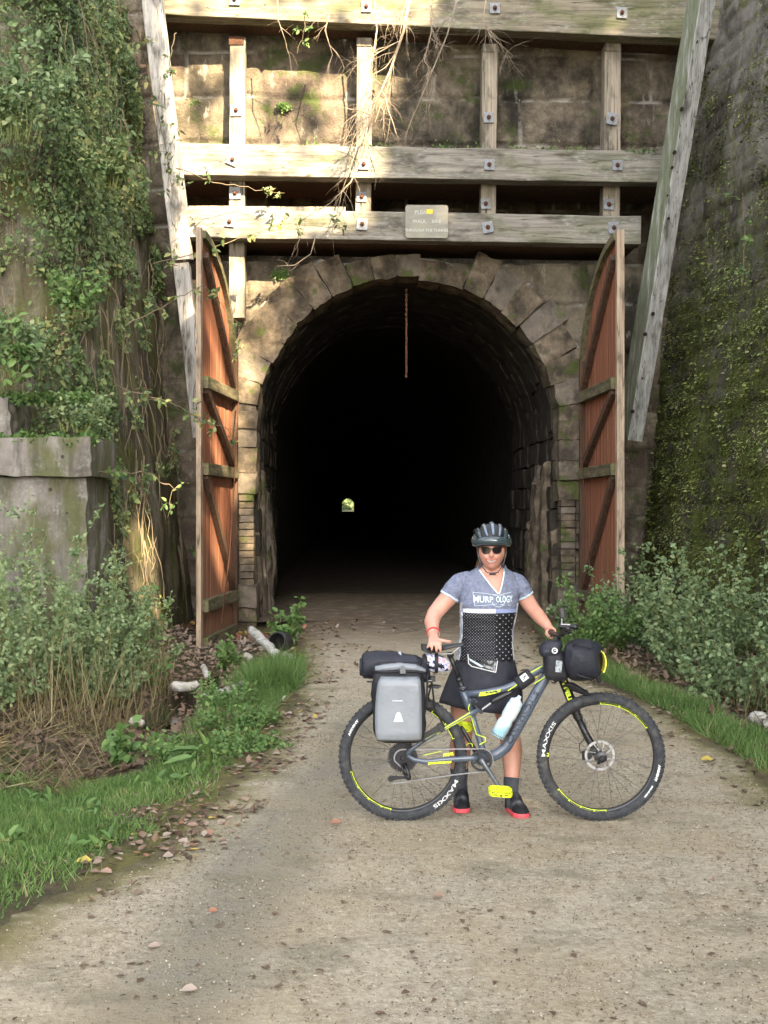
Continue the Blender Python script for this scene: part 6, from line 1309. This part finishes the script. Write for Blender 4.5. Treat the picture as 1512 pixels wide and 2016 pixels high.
# legs
limb([(928, 1325, 7.37), (924, 1350, 7.37), (915, 1385, 7.37), (912, 1412, 7.355), (911, 1430, 7.35), (909, 1450, 7.37), (905, 1478, 7.40), (904, 1510, 7.41), (905, 1540, 7.41), (906, 1562, 7.41)], [.085, .098, .090, .074, .066, .062, .067, .054, .040, .038], 20)
limb([(985, 1325, 7.37), (990, 1350, 7.36), (997, 1385, 7.35), (1001, 1412, 7.335), (1003, 1430, 7.33), (1004, 1450, 7.34), (1007, 1478, 7.36), (1008, 1510, 7.34), (1006, 1540, 7.31), (1006, 1564, 7.29)], [.085, .098, .091, .074, .066, .062, .067, .053, .040, .038], 20)
mb.tube([PP(906, 1560, 7.415), PP(906, 1568, 7.41), PP(906, 1574, 7.40)], [.034, .030, .02], 12); mb.tube([PP(1006, 1562, 7.29), PP(1006, 1572, 7.285), PP(1007, 1580, 7.28)], [.034, .030, .02], 12)
# head ------------------------------------------------------------
HC = PP(968, 1083.5, 7.315); yaw = R(-6)
def head_pt(th, ph):
    """th from crown 0..pi, ph 0..2pi (0 = right of picture, -90deg = towards viewer)"""
    x, y, z = math.sin(th) * math.cos(ph), math.sin(th) * math.sin(ph), math.cos(th)
    px_, py_, pz_ = x * .079, y * .096, z * .120
    fr_ = max(0, -y)
    if z < 0:
        k = 1 - .20 * (-z) ** 1.8; px_ *= k; py_ *= 1 - .18 * (-z) ** 1.5
        py_ -= .012 * (-z) * fr_
    g_ = lambda cx, cz, sx, sz, a: a * math.exp(-((px_ - cx) / sx) ** 2 - ((pz_ - cz) / sz) ** 2) * (1 if y < 0 else 0)
    dy = g_(0, -.030, .012, .014, .026) + g_(0, -.008, .008, .02, .012)       # nose
    dy -= g_(.030, .006, .018, .013, .010) + g_(-.030, .006, .018, .013, .010)   # sockets
    dy += g_(.040, -.034, .018, .016, .012) + g_(-.040, -.034, .018, .016, .012)     # smiling cheeks
    dy += g_(0, -.062, .022, .008, .005) + g_(0, -.100, .018, .014, .010) + g_(0, .028, .05, .012, .004)
    dy -= g_(0, -.074, .02, .006, .003) + g_(0, -.0455, .012, .006, .003)
    v = Vector((px_, py_ - dy, pz_)); return HC + Matrix.Rotation(yaw, 3, 'Z') @ v
n1, n2 = 46, 64; vs = [head_pt(math.pi * i / n1, 2 * math.pi * k / n2) for i in range(n1 + 1) for k in range(n2)]
fs = [(i * n2 + k, (i + 1) * n2 + k, (i + 1) * n2 + (k + 1) % n2, i * n2 + (k + 1) % n2) for i in range(n1) for k in range(n2)]; mb.add(vs, fs)
for s in (-1, 1): mb.ellipsoid(HC + Vector((s * .077, .012, -.012)), (.009, .017, .028), 10, 8)
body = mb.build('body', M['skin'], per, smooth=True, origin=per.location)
rm_ = body.modifiers.new('fuse', 'REMESH'); rm_.mode = 'VOXEL'; rm_.voxel_size = .0042; rm_.use_smooth_shade = True
sm_ = body.modifiers.new('soften', 'SMOOTH'); sm_.factor = .5; sm_.iterations = 2

# --- jersey
m = bpy.data.materials.new('printed jersey'); m.use_nodes = True; nt = m.node_tree; b = nt.nodes['Principled BSDF']; b.inputs['Roughness'].default_value = .7; b.inputs['Specular IOR Level'].default_value = .25
co = ND(nt, 'ShaderNodeTexCoord').outputs['Object']; sp = ND(nt, 'ShaderNodeSeparateXYZ', {0: co})
def gt(sock, v, inv=False): return ND(nt, 'ShaderNodeMath', {0: sock, 1: v}, operation='LESS_THAN' if inv else 'GREATER_THAN').outputs[0]
def mixc(f, a, c): 
    mx = ND(nt, 'ShaderNodeMix', {0: f}, data_type='RGBA'); 
    for i_, v in ((6, a), (7, c)):
        if isinstance(v, tuple): mx.inputs[i_].default_value = c4(v)
        else: nt.links.new(v, mx.inputs[i_])
    return mx.outputs[2]
def dots(scale, r, off=0.):
    mp = ND(nt, 'ShaderNodeMapping', {'Vector': co, 'Scale': (scale, 0.0, scale), 'Rotation': (0, R(45), 0), 'Location': (off, 0, off)}); v = ND(nt, 'ShaderNodeTexVoronoi', {'Vector': mp.outputs[0], 'Scale': 1, 'Randomness': 0.}); return gt(v.outputs['Distance'], r, True)
z_ = lambda py: EYE - (py - HY) / F * PD
xr = lambda px: (px - CX) / F * PD - per.location.x
heath = ND(nt, 'ShaderNodeTexNoise', {'Vector': co, 'Scale': 60., 'Detail': 6}).outputs['Fac']
upper = rampnode(nt, heath, [(.3, (.115, .13, .19)), (.7, (.20, .22, .30))])
big = dots(38, .13); small = dots(80, .15); rightside = gt(sp.outputs[0], xr(972))
dot = ND(nt, 'ShaderNodeMix', {0: rightside, 2: small, 3: big}, data_type='FLOAT').outputs[0]
low = mixc(dot, (.008, .008, .010), (.36, .38, .42))
col = mixc(gt(sp.outputs[2], z_(1204)), low, mixc(rightside, (.62, .70, .72), (.22, .26, .42)))
col = mixc(gt(sp.outputs[2], z_(1196)), col, upper)
side = ND(nt, 'ShaderNodeAttribute', attribute_name='side').outputs['Fac']
camo_ = rampnode(nt, ND(nt, 'ShaderNodeTexNoise', {'Vector': co, 'Scale': 34., 'Detail': 2}).outputs['Fac'], [(.45, (.55, .58, .62)), (.55, (.30, .33, .40))])
sidez = ND(nt, 'ShaderNodeMath', {0: gt(side, .9), 1: gt(sp.outputs[2], z_(1186), True)}, operation='MULTIPLY').outputs[0]
col = mixc(sidez, col, camo_)
slv = ND(nt, 'ShaderNodeAttribute', attribute_name='sleeve').outputs['Fac']; col = mixc(gt(slv, .5), col, upper); col = mixc(gt(slv, 1.5), col, (.5, .62, .72))
nt.links.new(col, b.inputs['Base Color']); bp = ND(nt, 'ShaderNodeBump', {'Height': ND(nt, 'ShaderNodeTexNoise', {'Vector': ND(nt, 'ShaderNodeMapping', {'Vector': co, 'Scale': (9., 9., 22.), 'Rotation': (0, R(25), 0)}).outputs[0], 'Scale': 1., 'Detail': 3, 'Distortion': .4}).outputs['Fac'], 'Strength': 1., 'Distance': .03}); nt.links.new(bp.outputs[0], b.inputs['Normal'])
M['jersey'] = m
nb = NB(); nA, rowsP = 120, np.arange(1113, 1298, 1.2); V = []; sd_ = []
for py in rowsP:
    cx, a, b_, D = tor(py); c = PP(cx, py, D)
    for k in range(nA):
        t = 2 * math.pi * k / nA; ca, sa = math.cos(t), math.sin(t); sq = 2.3
        V.append((c.x + (a + .002) * abs(ca) ** (2 / sq) * (1 if ca > 0 else -1), c.y - (b_ + .003) * abs(sa) ** (2 / sq) * (1 if sa > 0 else -1), c.z)); sd_.append(abs(ca))
V = np.array(V); fo = fbm(V * np.array([7, 7, 26]), 3, 5); dirs = V - np.array([(PP(tor(py)[0], py, tor(py)[3])) for py in rowsP for _ in range(nA)]); dirs[:, 2] = 0; dirs = norm(dirs)
V = V + dirs * ((.007 * fo) * sstep(1.36, 1.2, V[:, 2]))[:, None]
nr_ = len(rowsP); i, j = np.meshgrid(np.arange(nr_ - 1), np.arange(nA), indexing='ij'); i = i.ravel(); j = j.ravel(); Fq = np.stack([i * nA + j, i * nA + (j + 1) % nA, (i + 1) * nA + (j + 1) % nA, (i + 1) * nA + j], 1)
cen = V[Fq].mean(1); cpx = CX + cen[:, 0] / PD * F; cpy = HY - (cen[:, 2] - EYE) / PD * F
xl = np.interp(cpy, [1110, 1122, 1142, 1167], [946, 943, 956, 978]); xr_ = np.interp(cpy, [1110, 1118, 1142, 1167], [990, 992, 988, 981]); cut = (cen[:, 1] < 7.37) & (cpy < 1167) & (cpx > xl) & (cpx < xr_)
nb.add(V, Fq[~cut], side=np.array(sd_), sleeve=np.zeros(len(V)))
for pts, rads in (([(938, 1142, 7.395), (921, 1143, 7.395), (905, 1149, 7.392), (894, 1161, 7.388), (884, 1176, 7.385)], [.045, .055, .060, .061, .060]), ([(991, 1141, 7.395), (1006, 1143, 7.395), (1018, 1149, 7.395), (1026, 1160, 7.395), (1033, 1174, 7.40)], [.044, .053, .058, .058, .056])):
    q_ = [PP(*p) for p in pts]; dn = []; rr = []
    for a, c, r0, r1 in zip(q_, q_[1:], rads, rads[1:]):
        for t in np.linspace(0, 1, 7)[:-1]: dn.append(a.lerp(c, t)); rr.append(r0 + (r1 - r0) * t)
    dn.append(q_[-1]); rr.append(rads[-1]); tm = MB(); tm.tube(dn, rr, 40, caps=False); Vt = np.array(tm.v); Vt += (.004 * fbm(Vt * 22, 3, 3))[:, None]
    sl_ = np.ones(len(Vt)); sl_[-40 * 2:] = 2; nb.add(Vt, np.array(tm.f), side=np.zeros(len(Vt)), sleeve=sl_)
jo = nb.build('jersey', M['jersey'], per, smooth=True, origin=per.location); s1 = jo.modifiers.new('s', 'SOLIDIFY'); s1.thickness = .003; s1.offset = 1
# collar and open zip edges
def onbody(px, py, off=.006): return Vector(((px - CX) / F * PD, front_y(px, py) - off, z_(py)))
mb = MB()
for ed in ([(943, 1122), (950, 1132), (964, 1151), (978, 1167)], [(992, 1119), (990, 1132), (986, 1150), (980, 1167)]):
    for (x0, y0), (x1, y1) in zip(ed, ed[1:]): mb.beam(onbody(x0, y0, .008), onbody(x1, y1, .008), .007, .009, up=(0, 1, 0))
mb.build('zip_edge', plain('pale mint trim', (.6, .7, .7), .6), per)
mb = MB()
for s, ed in ((-1, [(943, 1121, 7.325), (941, 1115, 7.37), (949, 1110, 7.42), (968, 1108, 7.45)]), (1, [(992, 1118, 7.325), (995, 1113, 7.37), (988, 1109, 7.42), (968, 1108, 7.45)])):
    rings = []
    for (x, y, D) in ed: c = PP(x, y, D); rings.append([c + Vector((0, 0, .0)), c + Vector((s * .012, 0, -.03)), c + Vector((s * .016, .004, -.03)), c + Vector((s * .004, .004, .0))])
    mb.loft(rings)
mb.build('collar', plain('jersey collar', (.15, .17, .24), .7), per, smooth=False)
M['mint'] = plain('mint print', (.60, .72, .74), .6)
mb = MB()
def chest(x, y, px0, py0, sl=0): px = px0 + x; py = py0 - y; return onbody(px, py, .009)
V_, F_ = text_mesh('MURP', 18, .25); x0 = V_[:, 0].min(); k = 38 / (V_[:, 0].max() - x0)
mb.add([onbody(930 + (v[0] - x0) * k, 1177.5 - v[1] * (1.05 - .006 * ((v[0] - x0) * k)) + .02 * (v[0] - x0) * k, .009) for v in V_], F_)
V_, F_ = text_mesh('OLOGY', 18, .25); x0 = V_[:, 0].min(); k = 33 / (V_[:, 0].max() - x0)
mb.add([onbody(973.5 + (v[0] - x0) * k, 1178 - v[1] * (.85 + .006 * ((v[0] - x0) * k)) + .0 * v[0], .009) for v in V_], F_)
mb.build('chest_lettering', M['mint'], per)
mb = MB(); pl = lambda L_: [mb.tube([onbody(*p, .009) for p in L_], .0012, 5)]
pl([(929, 1164), (950, 1166), (975, 1169)]); pl([(929, 1164), (932, 1190), (950, 1189), (975, 1186)]); pl([(981, 1169), (1000, 1165), (1016, 1164)]); pl([(981, 1187), (1000, 1189), (1012, 1192)])
pl([(978 + 13.5 * math.cos(a), 1178 + 14 * math.sin(a)) for a in [2 * math.pi * k / 20 for k in range(12, 30)] if not (1168 > 1178 + 14 * math.sin(a))])
mb.build('chest_banner', M['mint'], per)
# --- skirt
M['skirt'] = layered('dark charcoal skirt fabric', [(.3, (.022, .023, .032)), (.7, (.036, .037, .048))], sc=20, rough=.75, bumps=((10, .4, .012), (200, .2, .001)))
rings = []; nS = 72
for py, cx, a, b_, D in ((1288, 956, .170, .128, 7.37), (1300, 956, .178, .134, 7.37), (1318, 954, .196, .142, 7.37), (1340, 951, .216, .15, 7.37), (1362, 949, .234, .158, 7.365), (1380, 947, .246, .165, 7.36), (1390, 946, .25, .168, 7.36)):
    r_ = []; q = (py - 1288) / 102
    for k in range(nS):
        t = 2 * math.pi * k / nS; fold = 1 + q * .035 * math.sin(t * 7 + .6) + q * .02 * math.sin(t * 13 + 2); c = PP(cx, py, D); e_ = math.cos(t)
        r_.append(c + Vector((a * fold * e_, -b_ * fold * math.sin(t), -.032 * q * e_ + (-.01 * q * math.sin(t)))))
    rings.append(r_)
mb = MB(); mb.loft(rings, caps=False); o = mb.build('skirt', M['skirt'], per, smooth=True); s1 = o.modifiers.new('s', 'SOLIDIFY'); s1.thickness = .003
mb = MB(); mb.loft([ering(PP(968, 1330, 7.37), .17, .12), ering(PP(968, 1396, 7.36), .155, .105)]); 
# under shorts as two short legs
for cx, D in ((918, 7.37), (996, 7.355)):
    mb2 = MB(); mb2.tube([PP(cx + (4 if cx < 950 else -5), 1335, D), PP(cx, 1372, D), PP(cx + (-2 if cx < 950 else 1), 1391 + (7 if cx > 950 else 0), D)], [.105, .103, .097], 24, caps=False); o = mb2.build('under_shorts', M['skirt'], per, smooth=True)
# pocket with plastic window
mb = MB(); pk = [(919, 1284), (920, 1302), (926, 1307), (972, 1318), (976, 1296)]; P_ = [onbody(x, min(y, 1296), .0) + Vector((0, -.012 - max(0, y - 1290) * .0004, -(max(0, y - 1296)) / F * PD)) for x, y in pk]
mb.add(P_ + [v + Vector((0, .008, 0)) for v in P_], [(4, 3, 2, 1, 0), (5, 6, 7, 8, 9)] + [(i, (i + 1) % 5, 5 + (i + 1) % 5, 5 + i) for i in range(5)]); mb.build('waist_pouch', M['bag_black'], per)
mb = MB(); 
for a, c in ((0, 1), (1, 2), (2, 3), (3, 4)): mb.tube([P_[a] - Y1 * .003, P_[c] - Y1 * .003], .0028, 6)
mb.build('pouch_piping', M['white'], per)
mb = MB(); mb.add([P_[1].lerp(P_[3], .05) - Y1 * .005 + Z1 * .02, P_[2].lerp(P_[3], .40) - Y1 * .005 + Z1 * .008, P_[2].lerp(P_[3], .50) - Y1 * .005 + Z1 * .018, P_[1] - Y1 * .005 + Z1 * .035], [(0, 1, 2, 3)]); mb.build('folded_map', plain('pale map paper', (.45, .52, .60), .6), per)
mb = MB(); mb.add([P_[2].lerp(P_[3], .52) - Y1 * .005 + Z1 * .016, P_[3] - Y1 * .005 + Z1 * .006 - X1 * .006, P_[4] - Y1 * .005 - X1 * .006, P_[4] - Y1 * .005 - X1 * .09], [(0, 1, 2, 3)]); mb.build('plastic_window', layered('glossy plastic', [(.45, (.01, .01, .01)), (.55, (.25, .26, .27))], sc=30, rough=.12, bumps=((30, .8, .01),)), per)
# --- socks and shoes
M['sock'] = plain('dark grey sock', (.035, .038, .05), .85, bump=((120, .2, .002),))
M['shoe'] = layered('black and grey shoe upper', [(.42, (.012, .012, .014)), (.55, (.035, .037, .042)), (.7, (.11, .12, .13))], sc=14, det=1, rough=.7, bumps=((90, .2, .002),))
M['sole'] = plain('coral red sole', (.62, .07, .09), .6)
for (pts, rads, ft) in (([(904, 1512, 7.41), (905, 1540, 7.41), (906, 1562, 7.41)], [.056, .046, .046], 0), ([(1007, 1531, 7.315), (1006, 1545, 7.305), (1006, 1566, 7.29)], [.0475, .0455, .045], 1)):
    mb = MB(); mb.tube([PP(*p) for p in pts], rads, 20); mb.build('sock', M['sock'], per, smooth=True)
def shoe(heel, toe, gz):
    heel = Vector((heel[0], heel[1], gz)); toe = Vector((toe[0], toe[1], gz)); d = toe - heel; Ls = d.length; d.normalize(); s_ = Z1.cross(d)
    t = bpy.data.objects.new('shoe', None); COL.objects.link(t); t.parent = per; t.location = heel - wloc(per)
    mb = MB(); rings = []
    for q, w_, h in ((0, .018, .03), (.03, .03, .075), (.12, .044, .125), (.25, .048, .130), (.40, .047, .105), (.55, .046, .075), (.72, .050, .06), (.86, .046, .048), (.96, .032, .036), (1, .012, .022)):
        c = heel + d * (Ls * q) + s_ * (.006 * math.sin(q * 3.1)); rings.append([c + s_ * (w_ * math.cos(a)) + Z1 * (.018 + max(0, math.sin(a)) ** .8 * (h - .01) + min(0, math.sin(a)) * .01) for a in [2 * math.pi * k / 20 for k in range(20)]])
    mb.loft(rings); mb.build('upper', M['shoe'], t, smooth=True)
    out = [(0, .022), (.03, .034), (.15, .041), (.4, .043), (.55, .048), (.72, .053), (.88, .049), (.97, .033), (1.01, .01)]
    poly = [(q * Ls, w_) for q, w_ in out] + [(q * Ls, -w_) for q, w_ in reversed(out)]
    mb = MB(); mb.prism(poly, heel - Z1 * .0, d, s_, .026); mb.build('sole', M['sole'], t, bevel=.004)
    mb = MB()
    for k in range(5): q = .34 + .075 * k; c = heel + d * (Ls * q) + Z1 * (.112 - .055 * (q - .25) / .45 + .004); mb.tube([c + s_ * .022 - Z1 * .006, c + Z1 * .002 + d * .006, c - s_ * .022 - Z1 * .006], .0028, 5)
    mb.build('laces', M['blk'], t)
sh1 = PP(906, 1575, 7.46); sh2 = at(909, 1587, 7.20); shoe((sh1.x, 7.46), (sh2.x - .0, 7.22), .0)
shoe((PP(1003, 1590, 7.34).x, 7.34), (at(1031, 1600, 7.1).x, 7.10), .0)
# --- wristband
mb = MB(); c = PP(853, 1246, 7.165); ax = (PP(854, 1255, 7.11) - PP(852, 1243, 7.18)).normalized()
mb.torus(c, ax, .037, .003, 24, 6); mb.torus(c + ax * .008, ax, .0365, .0025, 24, 6); mb.build('wristband', plain('red bracelet', (.6, .03, .04), .5), per)
mb = MB(); mb.torus(c + ax * .02, ax, .034, .0022, 24, 6); mb.build('bracelet', plain('pale beads', (.55, .45, .35), .4), per)
# --- face details
Rh = Matrix.Rotation(yaw, 3, 'Z')
def face(x, z, off=.002):
    """point on the head front at local x,z"""
    best = None
    for i in range(60):
        pass
    return None
HV = np.array([tuple(Rh.transposed() @ (v - HC)) for v in vs]); HVf = HV[HV[:, 1] < 0]
def fp(x, z, off=.003):
    d = (HVf[:, 0] - x) ** 2 + (HVf[:, 2] - z) ** 2; k = np.argsort(d)[:4]; wt = 1 / (d[k] + 1e-7); y = (HVf[k, 1] * wt).sum() / wt.sum(); return HC + Rh @ Vector((x, y - off, z))
mb = MB(); top = [(-.031, -.050), (-.016, -.0555), (0, -.0565), (.016, -.0555), (.031, -.050)]; bot = [(-.031, -.052), (-.018, -.066), (0, -.0715), (.018, -.066), (.031, -.052)]
mb.loft([[fp(x, z, .0035) for x, z in top], [fp(x, z, .0035) for x, z in bot]], close=False, caps=False); mb.build('teeth', plain('teeth', (.5, .46, .42), .4), per)
mb = MB(); mb.tube([fp(x, z + .001, .003) for x, z in [(-.034, -.049)] + top + [(.034, -.049)]], .0026, 6); mb.tube([fp(x, z - .001, .003) for x, z in [(-.034, -.050)] + bot + [(.034, -.050)]], .003, 6); mb.build('lips', plain('lips', (.42, .10, .10), .45), per)
# sunglasses
sgl = bpy.data.objects.new('sunglasses', None); COL.objects.link(sgl); sgl.parent = per; sgl.location = HC + Vector((0, -.1, .004)) - wloc(per)
for s in (-1, 1):
    shp = [(.006, .010), (.020, .019), (.040, .021), (.058, .024), (.060, .012), (.056, -.006), (.046, -.017), (.030, -.020), (.016, -.015), (.008, -.002)]
    P_ = [fp(s * x, z + .003, .010) for x, z in shp]; 
    for p_, (x, z) in zip(P_, shp): p_.y = min(p_.y, (HC.y - .088 + 10.0 * (x ** 2) * .9))
    cc = sum(P_, Vector()) / len(P_) - Y1 * .004
    mb = MB(); mb.add(P_ + [cc], [(i, (i + 1) % 10, 10) for i in range(10)]); mb.build('lens', plain('dark lens', (.012, .008, .01), .08, spec=.8), sgl, smooth=True)
    mb = MB(); mb.tube(P_ + [P_[0]], .0028, 6); mb.tube([P_[3], HC + Vector((s * .078, -.02, .012)), HC + Vector((s * .08, .02, .006))], .003, 6); mb.build('rim', plain('dark plum frame', (.025, .012, .016), .25), sgl)
mb = MB(); mb.tube([fp(-.008, .010, .012), fp(0, .013, .014), fp(.008, .010, .012)], .003, 6); mb.build('bridge', M['blk'], sgl)
# hair
M['hair'] = layered('dark brown hair', [(.3, (.03, .014, .009)), (.7, (.10, .05, .03))], sc=(70, 70, 6), rough=.5, bumps=(((90, 90, 6), .6, .004),))
mb = MB(); mb.ellipsoid(HC + Vector((0, .035, -.005)), (.085, .085, .105), 20, 14); mb.tube([HC + Vector((-.02, .10, -.03)), HC + Vector((-.055, .10, -.08)), HC + Vector((-.075, .09, -.125)), HC + Vector((-.07, .09, -.16))], [.035, .03, .024, .008], 12)
for s in (-1, 1): mb.tube([HC + Vector((s * .074, -.022, .04)), HC + Vector((s * .083, -.012, .0)), HC + Vector((s * .082, .0, -.03))], [.008, .009, .003], 8)
mb.build('hair', M['hair'], per, smooth=True)
# helmet
he = bpy.data.objects.new('helmet', None); COL.objects.link(he); he.parent = per; hcn = HC + Vector((0, .012, .042)); he.location = hcn - wloc(per)
def hp(u_, v_, off=0):
    """u_: -1..1 across, v_: angle front(0)..back(180) over the crown; off extra"""
    a = R(v_); x = math.sin(u_ * math.pi / 2); k = math.cos(u_ * math.pi / 2)
    ry, rz = .142 + off, .122 + off; return hcn + Vector((x * (.112 + off), -math.cos(a) * ry * k, math.sin(a) * rz * k + (.004)))
mb = MB(); rings = []
for v_ in np.linspace(-8, 188, 30): rings.append([hp(u_, v_, -.006) for u_ in np.linspace(-.98, .98, 25)])
mb.loft(rings, close=False, caps=False); o = mb.build('liner', M['blk'], he, smooth=True); s1 = o.modifiers.new('s', 'SOLIDIFY'); s1.thickness = .01
M['helm'] = plain('glossy slate helmet shell', (.035, .055, .065), .16, spec=.7, coat=.6)
M['helmlight'] = plain('pale helmet rib', (.13, .17, .23), .18, spec=.7, coat=.5)
def rib(u0, u1, v0, v1, mat, w_=.10, th=.012, n=22):
    m_ = MB(); rr = []
    for q in np.linspace(0, 1, n):
        u_ = u0 + (u1 - u0) * math.sin(q * math.pi) ** .7; v_ = v0 + (v1 - v0) * q; ww = w_ * (.45 + .55 * math.sin(q * math.pi) ** .5)
        rr.append([hp(u_ - ww, v_, -.006), hp(u_ - ww * .8, v_, th * .9), hp(u_, v_, th * 1.15), hp(u_ + ww * .8, v_, th * .9), hp(u_ + ww, v_, -.006)])
    m_.loft(rr, close=True); m_.build('shell_rib', mat, he, smooth=False, bevel=.002)
rib(0, 0, 24, 168, M['helmlight'], .07, .004); 
for s in (-1, 1):
    rib(s * .20, s * .30, 22, 166, M['helmlight'], .06, .004); rib(s * .42, s * .56, 8, 160, M['helm'], .085, .005); rib(s * .66, s * .80, 0, 172, M['helm'], .10, .004)
mb = MB(); rr = []
for k in range(49):
    a = 2 * math.pi * k / 48; e_ = Vector((math.cos(a) * .114, math.sin(a) * .144, -.004 + .014 * math.cos(a * 2) * (.4 if math.sin(a) < 0 else 1) + (.022 if math.sin(a) < -.5 else 0) * (-math.sin(a) - .5) * 2)); c = hcn + e_; ou = Vector((math.cos(a), math.sin(a), 0))
    rr.append([c - ou * .012 + Z1 * .028, c + ou * .002 + Z1 * .030, c + ou * .008 + Z1 * .006, c + ou * .002 - Z1 * .016, c - ou * .014 - Z1 * .014])
mb.loft(rr, caps=False); mb.build('lower_rim', M['helm'], he, smooth=True)
mb = MB(); 
for s in (-1, 1): mb.tube([HC + Vector((s * .088, -.012, .03)), HC + Vector((s * .083, -.02, -.03)), HC + Vector((s * .066, -.03, -.085)), HC + Vector((s * .035, -.05, -.128)), HC + Vector((0, -.062, -.138))], .0032, 6, ell=.5); mb.tube([HC + Vector((s * .09, .05, .03)), HC + Vector((s * .082, .01, -.04)), HC + Vector((s * .066, -.03, -.085))], .004, 6, ell=.5)
mb.tube([HC + Vector((-.02, -.062, -.137)), HC + Vector((.018, -.064, -.137))], .008, 8); mb.build('chin_strap', M['blk'], he)
mb = MB(); mb.ring(hcn + Vector((-.096, -.01, .072)), (0, 1, .2), .011, [(-.0025, -.002), (.0025, -.002), (.0025, .002), (-.0025, .002)], 16, a0=-2.4, a1=2.4); mb.build('mirror_clip', M['blkm'], he)
